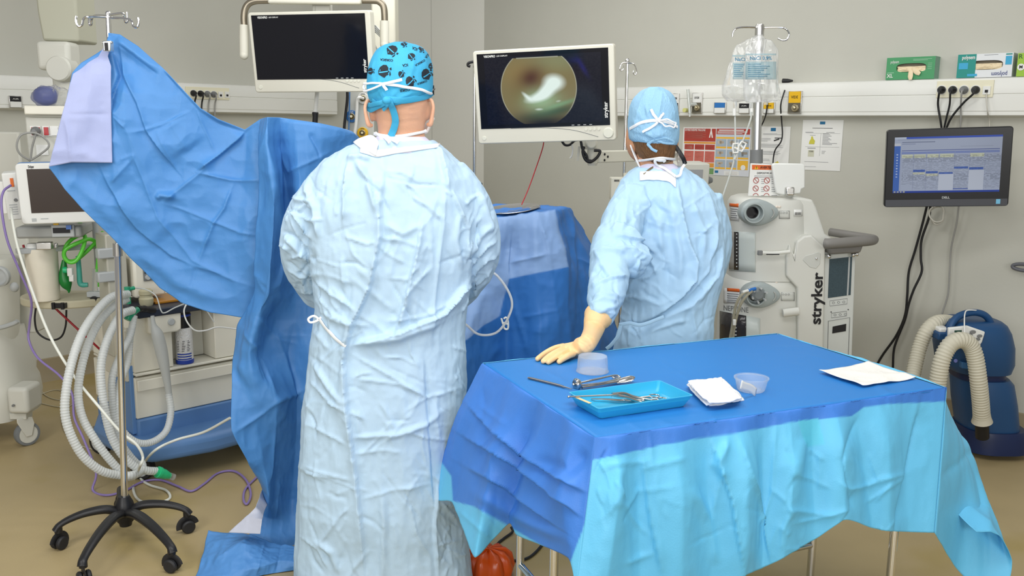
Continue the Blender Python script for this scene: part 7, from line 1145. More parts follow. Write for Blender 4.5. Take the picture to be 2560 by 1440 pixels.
for px, py, Y in ((70, 1112, 4.165), (-60, 1100, 4.3)):
    w0 = onz(px, py, 0); r = .058; c = w0+A(0, 0, r); ax = nrm(A(.8, -.6, 0)); Mx = np.array(frame((0, 0, 0), np.cross((0, 0, 1), ax), z=ax))[:3, :3]; mb = MB(); mb.lathe([(.01, -.014), (r*.74, -.014), (r*.78, -.018), (r*.97, -.016), (r, -.008), (r, .008), (r*.97, .016), (r*.78, .018), (r*.74, .014), (.01, .014)], c, Mx, 32); cs = mb.build('castor', mat('castor_tread', srgb(120, 124, 126), .5), t); mb = MB(); [mb.lathe([(.003, s_*.015), (r*.74, s_*.0165), (r*.78, s_*.0165)], c, Mx, 30) for s_ in (-1, 1)]; mb.build('wheel_disc', M_cart, cs); mb = MB(); mb.prism([(-.014, -.01), (.014, -.01), (.03, .05), (.022, .085), (-.05, .09), (-.05, .07)], Matrix.Translation(Vector(c))@frame((0, 0, 0), nrm(np.cross((0, 0, 1), ax)), z=ax)@Matrix(((1, 0, 0, 0), (0, 1, 0, 0), (0, 0, 1, 0), (0, 0, 0, 1))), .018, .024); mb.box(c+A(-.02, 0, .095), (.08, .06, .03)); mb.build('fork', M_cart, cs, bev=.003)
# ---------------------------------------------------------------- waste fluid machine
M_nep = mat('machine_putty', srgb(208, 209, 202), .42, var=(8, .015)); M_nept = mat('port_grey', srgb(158, 168, 168), .4); M_win = mat('smoky_window', srgb(46, 44, 46), .15)
YF = 4.15
W1 = thing('fluid_waste_machine', 'tall putty-coloured fluid waste machine with two round ports behind the instrument table', 'waste machine', (0, 0, 0))
def drum(rows, Y, n=56, e=2.6): return [prow(y, a, b, Y, T, n, e) for y, a, b, T in rows]
dU, dL = 4.36, 4.36; TU, TLo = .19, .20
mb = MB(); mb.rings(drum([(688, 1820, 2012, TU), (560, 1821, 2010, TU), (506, 1824, 2008, TU), (494, 1832, 2004, TU-.01), (489, 1846, 1994, TU-.03)], dU)); mb.build('upper_canister', M_nep, W1, smooth=40)
mb = MB(); mb.rings(drum([(1150, 1778, 2030, TLo+.01), (860, 1795, 2012, TLo+.01), (730, 1804, 2006, TLo), (705, 1808, 2004, TLo), (692, 1815, 2000, TLo-.01), (682, 1826, 1995, TLo-.03)], dL)); mb.build('lower_canister', M_nep, W1, smooth=40)
Mz = Matrix(((1, 0, 0, 0), (0, 0, -1, YF), (0, 1, 0, 0), (0, 0, 0, 1)))     # picture-facing plane at YF: local x right, y up, z towards the room
def sp(px, py, Y=YF): a = at(px, py, Y); return (a[0], a[2])
mb = MB(); mb.prism([sp(1990, 492), sp(2043, 502), sp(2052, 520), sp(2074, 588), sp(2100, 606), sp(2148, 628), sp(2128, 1180), sp(1985, 1180), sp(1988, 700)], Mz, -.42, -.06); mb.build('rear_tower', M_nep, W1, bev=.012, seg=3, smooth=40)
mb = MB(); mb.prism([sp(1986, 640), sp(1992, 604), sp(2010, 590), sp(2030, 588), sp(2064, 620), sp(2054, 1180), sp(1995, 1180), sp(1994, 800), sp(1994, 720), sp(1966, 690), sp(1966, 640), sp(1975, 610)], Mz, -.12, .0); mb.build('side_fairing', M_nep, W1, bev=.016, seg=4, smooth=40)
mb = MB(); mb.prism([sp(2062, 640), sp(2146, 630), sp(2126, 1180), sp(2052, 1180)], Mz, -.1, -.03); pnl = mb.build('control_panel', mat('panel_light', srgb(202, 206, 202), .42), W1, bev=.006)
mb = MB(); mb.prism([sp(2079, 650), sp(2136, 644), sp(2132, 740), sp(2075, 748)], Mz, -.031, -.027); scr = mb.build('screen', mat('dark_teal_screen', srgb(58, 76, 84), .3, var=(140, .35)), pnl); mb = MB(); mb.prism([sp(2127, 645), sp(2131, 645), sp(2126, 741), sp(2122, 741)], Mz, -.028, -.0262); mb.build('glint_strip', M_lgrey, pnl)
mb = MB(); mb.prism([sp(2087, 820), sp(2121, 813), sp(2120, 831), sp(2086, 837)], Mz, -.0305, -.0275); mb.build('slot', M_ink, pnl); mb = MB(); mb.tube([at(*p, YF-.031) if False else A(sp(*p)[0], YF+.029, sp(*p)[1]) for p in ((2076, 806), (2130, 797), (2126, 900), (2074, 900))], .0016, 6, closed=True); mb.build('door_seam', M_grey, pnl)
for poly in ([(2080, 755), (2124, 749), (2123, 763), (2080, 768)], [(2084, 786), (2122, 781), (2122, 793), (2084, 798)]):
    mb = MB(); mb.tube([A(sp(*p)[0], YF+.029, sp(*p)[1]) for p in poly], .0011, 5, closed=True)
    for k in range(3): p = sp(poly[0][0]+9+13*k, (poly[0][1]+poly[2][1])/2+1-k); mb.tube([A(p[0]+.006*math.cos(q_), YF+.029, p[1]+.005*math.sin(q_)) for q_ in np.arange(8)*math.pi/4], .0009, 4, closed=True)
    mb.build('icon', M_grey, pnl)
for px, py in ((2083, 783), (2126, 777)): mb = MB(); p = sp(px, py); mb.ball(A(p[0], YF+.028, p[1]), .0028, 6); mb.build('screw', M_ink, pnl)
# handle
M_hnd = mat('handle_grey', srgb(122, 120, 116), .5); mb = MB(); mb.tube(smooth_curve([at(2062, 609, YF-.06), at(2075, 609, YF-.07), at(2120, 606, YF-.06), at(2168, 602, YF-.03), at(2184, 600, YF+.02), at(2178, 596, YF+.1), at(2140, 590, YF+.2), at(2075, 580, YF+.3)], 8), [.024, .024, .024, .024, .022, .02, .02, .02], 18); mb.build('handle', M_hnd, W1, smooth=70); mb = MB(); mb.prism([sp(2066, 612), sp(2155, 606), sp(2146, 630), sp(2070, 634)], Mz, -.05, .03); br = mb.build('handle_bracket', M_hnd, W1, bev=.008)
for px, py in ((2072, 641), (2133, 637), (2142, 635)): mb = MB(); p = sp(px, py); mb.ball(A(p[0], YF+.0, p[1]), .011, 10); mb.build('bolt', M_chrome, br)
# recess on the fairing, front lettering
mb = MB(); mb.prism([sp(2006, 650), sp(2012, 640), sp(2045, 630), sp(2052, 634), sp(2050, 660), sp(2040, 672), sp(2024, 668)], Mz, -.004, .002); rc = mb.build('recess', mat('recess_shade', srgb(196, 198, 192), .45), W1, bev=.002); mb = MB(); p = sp(2040, 646); mb.ball(A(p[0], YF-.004, p[1]), .006, 8); mb.build('screw', M_chrome, rc)
a, b = at(2044, 812, YF-.002), at(2050, 682, YF-.002); d = nrm(b-a); Mt_ = frame((a+b)/2-A(.008, .0, 0), d, y=nrm(np.cross(A(0, -1, 0), d))); text('lettering', 'stryker', .07, M_ink, W1, Mt_, bold=.025, width=np.linalg.norm(b-a))
# bar across upper canister
mb = MB(); mb.tube(smooth_curve([at(1902, 632, YF-.005), at(1935, 633, YF-.01), at(1975, 629, YF-.02)], 5), .009, 12, flat=(1, .8, A(0, -1, 0))); mb.build('latch_bar', mat('putty_light', srgb(216, 217, 210), .4), W1); mb = MB(); mb.box(at(1900, 632, YF-.008), (.022, .016, .022)); mb.build('latch_end', M_grey, W1, bev=.003); mb = MB(); mb.box(at(1932, 636, YF-.02), (.06, .004, .004)); mb.build('latch_slot', M_ink, W1)
mb = MB(); mb.tube([at(1957, 783, YF-.02), at(1996, 778, YF-.02)], .02, 14, flat=(1, .7, A(0, -1, 0))); mb.build('lower_latch', M_nep, W1, smooth=60)
# ports
def port(px, py, w_, hook):
    o = at(px, py, YF+.03); Mv = np.array(((1, 0, 0), (0, 0, -1), (0, 1, 0))); s_ = w_/2250*YF; nx_ = 48; q_ = np.arange(nx_)*2*math.pi/nx_
    def oval(k, z, sx=1.0, dx=0): r_ = np.where(np.cos(q_) > 0, 1+.28*np.cos(q_)**3*sx, 1); return np.stack([o[0]+dx+s_*k*r_*np.cos(q_), np.full(nx_, o[1]-z), o[2]+s_*k*.78*np.sin(q_)-.0*q_], 1)
    def circ(r, z, dx): return np.stack([o[0]+dx+r*np.cos(q_), np.full(nx_, o[1]-z), o[2]+r*1.0*np.sin(q_)], 1)
    mb = MB(); mb.rings([oval(1.06, -.02), oval(1.06, .03), oval(1.03, .042), oval(.98, .046), circ(s_*.66, .05, -.02), circ(s_*.62, .062, -.02), circ(s_*.54, .062, -.02), circ(s_*.48, .03, -.02), circ(s_*.36, .028, -.02)], cap=False); pt = mb.build('port', M_nept, W1, smooth=50)
    mb = MB(); mb.rings([circ(s_*.37, .031, -.02), circ(s_*.34, .031, -.02), circ(s_*.33, -.01, -.02)], cap=False); mb.add(circ(s_*.335, .0, -.02), [list(range(nx_))]); mb.build('bore', mat('bore_black', srgb(22, 20, 24), .25), pt, smooth=50, recalc=False)
    mb = MB()
    for k in (-1, 1): a_ = np.linspace(-.55, .55, 8)+(.0 if k > 0 else 0); mb.tube([A(o[0]+s_*(.98*math.cos(t_)), o[1]-.052, o[2]+s_*.62*math.sin(t_)*.9) for t_ in a_], .0022, 6)
    mb.build('arrow_mark', M_white, pt); return pt
port(1888, 530, 40, 0); pt2 = port(1893, 735, 40, 1)
# windows
def on_drum(bv, px, py, lift): h, n_ = hitpix(bv, px, py, lift); return h if h is not None else at(px, py, YF)
def obj_bvh(o): return bvh_of(np.array([v.co for v in o.data.vertices]), [list(p.vertices) for p in o.data.polygons])
up = [c for c in W1.children if c.name.startswith('upper_canister')][0]; lo_ = [c for c in W1.children if c.name.startswith('lower_canister')][0]; bvU, bvLo = obj_bvh(up), obj_bvh(lo_)
def patch(name, bv, x0, y0, x1, y1, m, lift, parent, nx_=16, ny_=6, skew=0):
    G = np.array([[on_drum(bv, x0+(x1-x0)*u, y0+(y1-y0)*v+skew*u, lift) for u in np.linspace(0, 1, nx_)] for v in np.linspace(0, 1, ny_)]); mb = MB(); mb.grid(G); return mb.build(name, m, parent, smooth=60, solid=.0012)
wn = patch('window', bvU, 1824, 577, 1889, 676, mat('window_grey', srgb(196, 204, 200), .3), .002, W1, skew=4); patch('tinted_strip', bvU, 1825, 578, 1837, 672, mat('clear_strip', srgb(168, 166, 160), .2), .0042, wn, skew=1); patch('scale_strip', bvU, 1837, 579, 1848, 674, M_win, .0042, wn, skew=1)
mb = MB(); [mb.box(on_drum(bvU, 1845, 585+9*k, .0062), (.008, .002, .006)) for k in range(10)]; mb.build('scale_marks', M_lgrey, wn, smooth=0)
wn = patch('window', bvLo, 1800, 776, 1900, 960, mat('window_grey', (0, 0, 0, 1)), .002, W1, skew=20); patch('tinted_strip', bvLo, 1802, 777, 1832, 956, M_win, .0042, wn, skew=6); patch('scale_strip', bvLo, 1834, 783, 1866, 960, M_win, .0042, wn, skew=6); mb = MB(); [mb.box(on_drum(bvLo, 1842, 792+9*k, .0065), (.012, .002, .007)) for k in range(9)]; mb.build('scale_marks', M_lgrey, wn, smooth=0)
def label(bv, x0, y0, x1, y1, circ_):
    lb = patch('warning_label', bv, x0, y0, x1, y1, M_paper, .0022, W1, 8, 5, skew=2); patch('header', bv, x0+(10 if circ_ else 0), y0, x1, y0+8, mat('label_orange', srgb(214, 98, 34), .5), .004, lb, 8, 3, skew=2)
    for k in range(5): patch('print', bv, x0+(10 if circ_ else 3), y0+13+5.2*k, x1-2-(k*7 % 5), y0+14.6+5.2*k, M_pgrey, .004, lb, 6, 2, skew=1.5)
    if circ_: pass
label(bvU, 1826, 508, 1848, 550, 0); label(bvLo, 1810, 720, 1850, 757, 1)
bc = patch('barcode_label', bvU, 1984, 524, 2005, 540, M_paper, .0022, W1, 6, 3); mb = MB(); [mb.box(on_drum(bvU, 1987+2.6*k, 534, .004), (.0024, .001, .012)) for k in range(6)]; mb.build('bars', M_ink, bc, smooth=0)
def icons(bv, x0, y0, x1, y1):
    ic = patch('icon_plate', bv, x0, y0, x1, y1, mat('icon_plate', srgb(200, 202, 196), .5), .0016, W1, 6, 4)
    mb = MB(); mb.tube([on_drum(bv, x, y, .003) for x, y in ((x0+1, y0+1), (x1-1, y0+1), (x1-1, y1-1), (x0+1, y1-1))], .0009, 5, closed=True)
    for k in range(3): mb.tube([on_drum(bv, x0+5+7*k+2.4*math.cos(t_), y0+6+2*math.sin(t_), .003) for t_ in np.arange(8)*math.pi/4], .0008, 4, closed=True)
    mb.build('icon', M_grey, ic)
icons(bvU, 1947, 526, 1974, 547); icons(bvLo, 1952, 730, 1986, 752)
for bv, x, y in ((bvU, 1942, 517), (bvU, 1949, 517), (bvLo, 1941, 706)): mb = MB(); mb.ball(on_drum(bv, x, y, .001), A(.007, .003, .006), 8); mb.build('indicator', mat('indicator', srgb(222, 212, 200), .4), W1)
V_, F_ = text_arrays('NEPTUNE', 1, .01, 0, res=2); V_ = V_[:, :2]*A(1, -1); k = 62/(V_[:, 0].max()-V_[:, 0].min()); V_ = V_*A(k, 13/.7); V_[:, 1] += V_[:, 0]*.10; decal('lettering', M_grey, W1, bvLo, V_+A(1840, 773), F_, .0015)
# manifold in the lower port with suction hoses
mb = MB(); c = at(1895, 736, YF-.03); mb.lathe([(.001, .02), (.018, .02), (.03, .012), (.034, 0), (.034, -.03)], c, np.array(((1, 0, 0), (0, 0, -1), (0, 1, 0))), 24); mf = mb.build('manifold', mat('manifold_clear', srgb(150, 158, 160), .2, trans=.4), pt2)
for k in range(6): q_ = k*math.pi/3+.4; mb = MB(); mb.cyl(c+A(.03*math.cos(q_), -.01, .03*math.sin(q_)), c+A(.034*math.cos(q_), -.035, .034*math.sin(q_)), .005, n=8); mb.build('nozzle', M_lgrey, mf)
t = thing('suction_hose', 'pair of clear suction hoses with white and blue ends plugged in the lower port', 'hose', (0, 0, 0))
for pts in ([(1872, 729, -.08), (1858, 734, -.1), (1844, 752, -.1), (1836, 780, -.09), (1830, 820, -.09), (1822, 870, -.09), (1818, 960, -.09)], [(1880, 728, -.08), (1866, 740, -.1), (1852, 760, -.1), (1842, 790, -.09), (1834, 830, -.09), (1828, 900, -.09), (1826, 960, -.09)]): mb = MB(); mb.tube(smooth_curve([at(x, y, YF+d_) for x, y, d_ in pts], 7), .0065, 12); mb.build('hose', mat('suction_clear', srgb(190, 186, 166), .2, trans=.5, ior=1.2), t)
mb = MB(); mb.cyl(at(1856, 731, YF-.1), at(1874, 725, YF-.08), .007, n=14); mb.build('white_end', M_white, t); mb = MB(); mb.cyl(at(1870, 727, YF-.085), at(1888, 722, YF-.06), .0085, n=14); mb.build('blue_end', mat('tube_blue', srgb(40, 110, 190), .35), t); mb = MB(); mb.box(at(1836, 806, YF-.105), (.014, .012, .028)); mb.build('clip', M_white, t, bev=.003)
# sign and raised lid on top
t = thing('warning_sign', 'white warning sign with orange header standing on the waste machine', 'sign', (0, 0, 0)); YS2 = YF+.1; Ms = Matrix(((1, 0, 0, 0), (0, 0, -1, YS2), (0, 1, 0, 0), (0, 0, 0, 1)))
def s2(px, py): a_ = at(px, py, YS2); return (a_[0], a_[2])
mb = MB(); mb.prism([s2(1877, 408), s2(1952, 412), s2(1950, 490), s2(1870, 490)], Ms, -.004, 0); mb.build('board', M_white, t, bev=.002); mb = MB(); mb.prism([s2(1880, 412), s2(1952, 414), s2(1952, 425), s2(1880, 424)], Ms, 0, .001); mb.build('header', mat('label_orange', (0, 0, 0, 1)), t)
c = s2(1891, 418.5); mb = MB(); mb.prism([(c[0]-.009, c[1]-.008), (c[0]+.009, c[1]-.008), (c[0], c[1]+.009)], Ms, .001, .0018); mb.build('warning_triangle', M_yel, t); mb = MB(); mb.prism([(c[0]-.0013, c[1]-.002), (c[0]+.0013, c[1]-.002), (c[0]+.0018, c[1]+.005), (c[0]-.0018, c[1]+.005)], Ms, .0018, .0023); mb.prism([(c[0]-.0014, c[1]-.006), (c[0]+.0014, c[1]-.006), (c[0]+.0014, c[1]-.0035), (c[0]-.0014, c[1]-.0035)], Ms, .0018, .0023); mb.build('exclamation', M_ink, t)
def fs(px, py): p = at(px, py, YS2); return Matrix.Translation(Vector((p[0], YS2-.0012, p[2])))@FR
text('lettering', 'AVERTISSEMENT', .016, M_ink, t, fs(1927, 419), bold=.02, width=.1); text('lettering', 'DISPOSITIFS ASPIRANTS', .012, M_ink, t, fs(1923, 433), width=.115)
mb = MB()
for k, (y, w_) in enumerate(((439, 56), (443, 50))): a_ = s2(1886, y); b_ = s2(1886+w_, y+1); mb.prism([(a_[0], a_[1]), (b_[0], a_[1]), (b_[0], a_[1]-.002), (a_[0], a_[1]-.002)], Ms, 0, .0008)
for r_ in range(3):
    for k in range(3): a_ = s2(1904, 448+20*r_+5*k); mb.prism([(a_[0]-.002, a_[1]), (a_[0]+.012, a_[1]), (a_[0]+.012, a_[1]-.0022), (a_[0]-.002, a_[1]-.0022)], Ms, 0, .0008); a_ = s2(1932, 448+20*r_+5*k); mb.prism([(a_[0]-.006, a_[1]), (a_[0]+.02, a_[1]), (a_[0]+.02, a_[1]-.0022), (a_[0]-.006, a_[1]-.0022)], Ms, 0, .0008)
mb.build('print', M_pgrey, t, smooth=0)
for px, py in ((1890, 451), (1917, 451), (1889, 471), (1916, 471), (1889, 488), (1916, 488)):
    c = s2(px, py); mb = MB()
    if py < 480: mb.tube([A(c[0]+.0125*math.cos(q_), YS2-.0015, c[1]+.0125*math.sin(q_)) for q_ in np.arange(20)*math.pi/10], .0014, 6, closed=True); mb.tube([A(c[0]-.009, YS2-.0015, c[1]+.009), A(c[0]+.009, YS2-.0015, c[1]-.009)], .0012, 6)
    else: mb.tube([A(c[0]+.0125*math.cos(q_), YS2-.0015, c[1]-.004+.0125*math.sin(q_)) for q_ in np.linspace(.2, math.pi-.2, 10)], .0014, 6)
    mb.build('prohibition_sign', M_red, t)
YV = YF+.06; mb = MB(); Mv_ = Matrix(((1, 0, 0, 0), (0, 0, -1, YV), (0, 1, 0, 0), (0, 0, 0, 1))); v2 = lambda px, py: (lambda a_: (a_[0], a_[2]))(at(px, py, YV))
mb.prism([v2(1930, 412), v2(1936, 408), v2(2006, 409), v2(2013, 413), v2(2013, 470), v2(2004, 473), v2(2002, 484), v2(1960, 488), v2(1942, 484), v2(1938, 468)], Mv_, -.025, 0); ld = mb.build('raised_lid', mat('lid_white', srgb(222, 224, 220), .38), W1, bev=.006, seg=3, smooth=40); mb = MB(); a_ = at(1974, 478, YV-.01); mb.box(a_, (.04, .02, .04)); mb.cyl(a_+A(-.018, -.012, -.012), a_+A(.018, -.012, -.012), .008); mb.build('latch', M_steel, ld, bev=.006)
# pole
mb = MB(); a_, b_ = at(1889, 492, YF+.2), at(1891, 392, YF+.2); mb.cyl(a_, b_, .024, n=24); mb.build('pole_base', M_steel, W1)
M_alu = mat('pole_aluminium', (.66, .66, .65, 1), .3, 1)
mb = MB(); c = at(1891, 380, YF+.2); mb.cyl(at(1891, 408, YF+.2), at(1891, 374, YF+.2), .03, n=24); mb.build('pole_collar', M_grey, W1); mb = MB(); b_ = at(1899, 70, YF+.2); mb.cyl(c, b_, .021, n=24); mb.cyl(at(1899, 96, YF+.2), at(1900, 62, YF+.2), .019, n=20); mb.build('pole', M_alu, W1, smooth=50)
mb = MB(); mb.lathe([(.02, -.045), (.021, 0), (.016, .01), (.001, .012)], at(1900, 66, YF+.2), n=24); mb.build('pole_cap', M_steel, W1)
for pts in ([(1898, 69, 0), (1862, 68, -.01), (1842, 71, -.02), (1833, 80, -.02), (1831, 92, -.02)], [(1903, 70, 0), (1950, 69, -.01), (1965, 73, -.02), (1973, 85, -.02), (1968, 98, -.02), (1956, 101, -.02), (1944, 96, -.02)]): mb = MB(); mb.tube(smooth_curve([at(x, y, YF+.2+d_) for x, y, d_ in pts], 6), .0042, 10); mb.build('hook', M_chrome, W1)
# fluid bags
M_film = mat('bag_film', (.95, .965, .97, 1), .05, trans=.75, ior=1.25, alpha=.6, coat=1, spec=1); M_bprint = mat('bag_print', srgb(130, 178, 190), .5, alpha=.3)
def fluid_bag(label, out, Y, th_, pr, seed, tubes):
    t = thing('fluid_bag', label, 'fluid bag', (0, 0, 0), 'clear fluid bags on the machine pole')
    yl = [p[0] for p in out]; ys = np.linspace(yl[0], yl[-1], 46); xl = np.interp(ys, yl, [p[1] for p in out]); xr = np.interp(ys, yl, [p[2] for p in out]); tt = np.interp(ys, yl, [p[3] for p in out]); R_ = [prow(y, a_, b_, Y, th_*k, 64, 1.7) for y, a_, b_, k in zip(ys, xl, xr, tt)]
    mb = MB(); mb.rings(R_); V, Fc = mb.arrays(); N = vnormals(V, Fc); V = wrinkle(V, N, (13, 13, 3), .020, seed, 2); V = wrinkle(V, N, (34, 34, 6), .006, seed+2, 2); mesh_obj('film', V, Fc, M_film, t, 180); bv = bvh_of(V, Fc); x0, y0, x1, y1, head = pr
    mb = MB()
    def rect_(a0, b0, a1, b1, l=.0015):
        G = np.array([[on_drum(bv, a0+(a1-a0)*u, b0+(b1-b0)*v, l) for u in np.linspace(0, 1, 8)] for v in np.linspace(0, 1, 6)]); mb.grid(G)
    W_, H_ = x1-x0, y1-y0; rect_(x0, y0+H_*.28, x1, y0+H_*.9); rect_(x0, y0, x1, y0+H_*.06); mb.build('print', M_bprint, t, solid=.0004)
    mb = MB(); [rect_(x0+W_*.08, y0+H_*(.36+.07*k), x0+W_*(.5+.4*((k*3+seed) % 4)/4), y0+H_*(.38+.07*k), .0028) for k in range(7)]; mb.build('print_lines', mat('bag_print_dark', srgb(60, 120, 150), .5), t, solid=.0003)
    V_, F_ = text_arrays(head, 1, .02, 0, res=2); V_ = V_[:, :2]*A(1, -1); k = W_*.7/(V_[:, 0].max()-V_[:, 0].min()); decal('lettering', mat('bag_print_dark', (0, 0, 0, 1)), t, bv, V_*k+A((x0+x1)/2, y0+H_*.17), F_, .003)
    for px, py0, py1 in tubes: mb = MB(); mb.cyl(at(px, py0, Y-.0), at(px, py1, Y-.0), .009, n=12); mb.build('outlet', M_clear, t)
    return t
fluid_bag('clear fluid bag on the left of the machine pole hook, hanging slightly behind', [(97, 1866, 1878, .2), (112, 1838, 1884, .3), (135, 1826, 1890, .5), (175, 1816, 1893, .8), (215, 1806, 1894, 1), (238, 1808, 1892, .9), (250, 1818, 1886, .3)], YF+.06, .055, (1832, 138, 1868, 205, 'NaCl'), 3, [(1838, 248, 272)])
fluid_bag('clear fluid bag on the right of the machine pole, printed NaCl 0.9%', [(88, 1893, 1907, .2), (100, 1876, 1925, .35), (125, 1864, 1944, .6), (165, 1860, 1949, .85), (210, 1862, 1951, 1), (238, 1862, 1952, .9), (252, 1868, 1950, .3)], YF+.0, .055, (1864, 134, 1940, 206, 'NaCl 0,9%'), 8, [(1878, 250, 274), (1915, 250, 262)])
M_line = mat('drip_line', srgb(214, 218, 214), .2, trans=.4, ior=1.2)
t = thing('drip_line', 'clear forked drip line with white clamps running from the fluid bags', 'tube', (0, 0, 0)); mb = MB(); mb.tube(smooth_curve([at(1837, 272, YF+.0), at(1838, 320, YF-.02), at(1838, 370, YF-.04), at(1834, 405, YF-.06), at(1822, 445, YF-.08), at(1808, 488, YF-.1), at(1803, 510, YF-.1)], 6), .004, 10); mb.build('line', M_line, t); mb = MB(); mb.tube(smooth_curve([at(1879, 280, YF-.02), at(1876, 300, YF-.03), at(1860, 345, YF-.04), at(1845, 380, YF-.05), at(1836, 400, YF-.06)], 6), .004, 10); mb.build('line', M_line, t)
for px, py in ((1836, 279), (1879, 279)): mb = MB(); mb.cyl(at(px, py-8, YF-.01), at(px, py+10, YF-.01), .0085, n=14); mb.build('spike', M_white, t)
for px, py, ro in ((1839, 371, 0), (1854, 367, .5)):
    m_ = Matrix.Translation(Vector(at(px, py, YF-.055)))@Matrix.Rotation(ro, 4, 'Y'); mb = MB(); mb.tube([np.array(m_@Vector(p)) for p in ((-.012, 0, .02), (.01, 0, .022), (.013, 0, 0), (.011, 0, -.018), (-.009, 0, -.02), (-.013, 0, 0))], .0045, 8, closed=True); mb.tube([np.array(m_@Vector(p)) for p in ((-.008, 0, .004), (.008, 0, -.002))], .0045, 8); mb.build('clamp', M_white, t)
cable('black_cable', 'thin black cord hanging from the rail in front of the white notice', [wr(1962, 225, .09), wr(1952, 262, .1), wr(1954, 300, .05), wr(1956, 335, .04), wr(1952, 355, .04), wr(1938, 375, .04), wr(1933, 400, .04), wr(1933, 425, .05), wr(1935, 470, .1)], .004, M_bcab)
cable('black_cable', 'short black cord curving from the rail behind the fluid-bag pole', [wr(1919, 256, .1), wr(1915, 285, .1), wr(1908, 305, .06), wr(1896, 328, .05), wr(1888, 345, .05)], .004, M_bcab)
mb = MB(); c = wr(1957, 206, TD-.03); c = A(c[0], c[1], TZ1+.012); mb.tube([c-uR*-.0+A(0, 0, 0), c+uRx*.03, c+uRx*.06], [.014, .012, .005], 12); o = mb.build('plug_adapter', M_black); tag(o, 'small black plug lying on the rail right of the fluid bags', 'plug')
# ---- cables below the wall computer
cable('power_cable', 'black cable with straighter drop below the wall computer', [wr(2318, 512, .05), wr(2306, 560, .03), wr(2288, 625, .02), wr(2272, 680, .02), wr(2268, 740, .02), wr(2262, 790, .02), wr(2240, 840, .02), wr(2205, 890, .02), wr(2180, 935, .02)], .0065, M_bcab)
cable('power_cable', 'black cable with wavy drop below the wall computer', [wr(2326, 512, .06), wr(2322, 545, .04), wr(2304, 600, .03), wr(2302, 645, .03), wr(2304, 680, .03), wr(2284, 725, .04), wr(2272, 760, .04), wr(2262, 800, .04), wr(2242, 850, .04), wr(2234, 880, .04), wr(2232, 930, .04)], .0065, M_bcab)
t = thing('coiled_cable', 'pale cable coiled in loops hanging under the wall computer', 'cable', (0, 0, 0)); mb = MB(); pts = []
for k in range(44): q_ = k*2*math.pi/11; pts.append(wr(2343+(20+3*math.sin(k*1.7))*math.sin(q_)*.9, 536+(22+3*math.cos(k*.9))*-math.cos(q_), .035+.0006*k))
mb.tube(smooth_curve(pts, 3), .0042, 8); mb.build('coil', mat('pale_cable', (0, 0, 0, 1)), t)
cable('grey_cable', 'grey cable dropping below right part of wall computer to the warming unit', [wr(2397, 512, .04), wr(2391, 560, .03), wr(2378, 620, .02), wr(2374, 680, .02), wr(2370, 735, .02), wr(2358, 775, .03), wr(2350, 800, .06)], .0045, M_gcab)
# ---------------------------------------------------------------- patient warming unit
M_wb = mat('unit_blue', srgb(30, 72, 116), .42); M_wd = mat('unit_dark_blue', srgb(22, 38, 78), .4); YWm = 4.22
B = thing('warming_unit', 'dark blue floor-standing patient warming unit with two ribbed hoses, right edge', 'warming unit', (0, 0, 0))
wrow = lambda y, a_, b_, T, e=2.9: prow(y, a_, b_, YWm, T, 40, e)
mb = MB(); mb.rings([wrow(1112, 2392, 2552, .16), (wrow(1075, 2392, 2550, .16)), wrow(1060, 2396, 2544, .15)]); mb.build('base', M_wd, B, bev=0, smooth=40)
mb = MB(); mb.rings([wrow(1062, 2400, 2532, .14), wrow(1000, 2392, 2526, .145), wrow(950, 2388, 2518, .14), wrow(938, 2392, 2508, .13)]); mb.build('lower_body', M_wb, B, smooth=40)
mb = MB(); mb.rings([wrow(940, 2384, 2500, .12), wrow(905, 2378, 2502, .12)]); mb.build('waist', M_wd, B, smooth=40)
mb = MB(); mb.rings([wrow(922, 2372, 2512, .135), wrow(900, 2350, 2520, .15), wrow(860, 2345, 2520, .155), wrow(825, 2352, 2512, .15), wrow(806, 2362, 2502, .14), wrow(798, 2376, 2492, .12)]); mb.build('head', M_wb, B, smooth=40)
mb = MB(); mb.tube(smooth_curve([at(x, y, YWm-.1+d_) for x, y, d_ in ((2368, 850, .0), (2378, 812, .02), (2398, 790, .04), (2432, 781, .05), (2460, 787, .05), (2476, 805, .05), (2482, 830, .05))], 7), .020, 14, flat=(.8, 1, A(0, -1, 0))); mb.build('handle', M_wb, B, smooth=60)
YP2 = YWm-.165; mb = MB(); Mp = Matrix(((1, 0, 0, 0), (0, 0, -1, YP2), (0, 1, 0, 0), (0, 0, 0, 1))); w2_ = lambda px, py: (lambda a_: (a_[0], a_[2]))(at(px, py, YP2)); mb.prism([w2_(2372, 820), w2_(2420, 815), w2_(2464, 830), w2_(2456, 856), w2_(2445, 872), w2_(2372, 868)], Mp, -.02, .0); cp = mb.build('control_panel', M_white, B, bev=.006, seg=3); mb = MB(); mb.prism([w2_(2386, 826), w2_(2404, 825), w2_(2404, 835), w2_(2386, 836)], Mp, 0, .002); mb.build('display', mat('lcd_green', srgb(50, 80, 70), .2), cp)
for px, py, r in ((2432, 830, 8), (2424, 838, 8), (2449, 840, 7), (2444, 848, 7)): mb = MB(); a_ = at(px, py, YP2-.002); rr_ = r/2250*YWm; mb.lathe([(.001, .003), (rr_*.8, .003), (rr_, 0)], a_, np.array(((1, 0, 0), (0, 0, -.6), (0, .6, 0))), 18); mb.build('button', M_grey, cp)
mb = MB(); mb.lathe([(.001, .003), (.008, .003), (.009, 0)], at(2389, 902, YWm-.152), np.array(((1, 0, 0), (0, 0, -1), (0, 1, 0))), 18); mb.build('badge', mat('badge_lilac', srgb(120, 130, 200), .4), B)
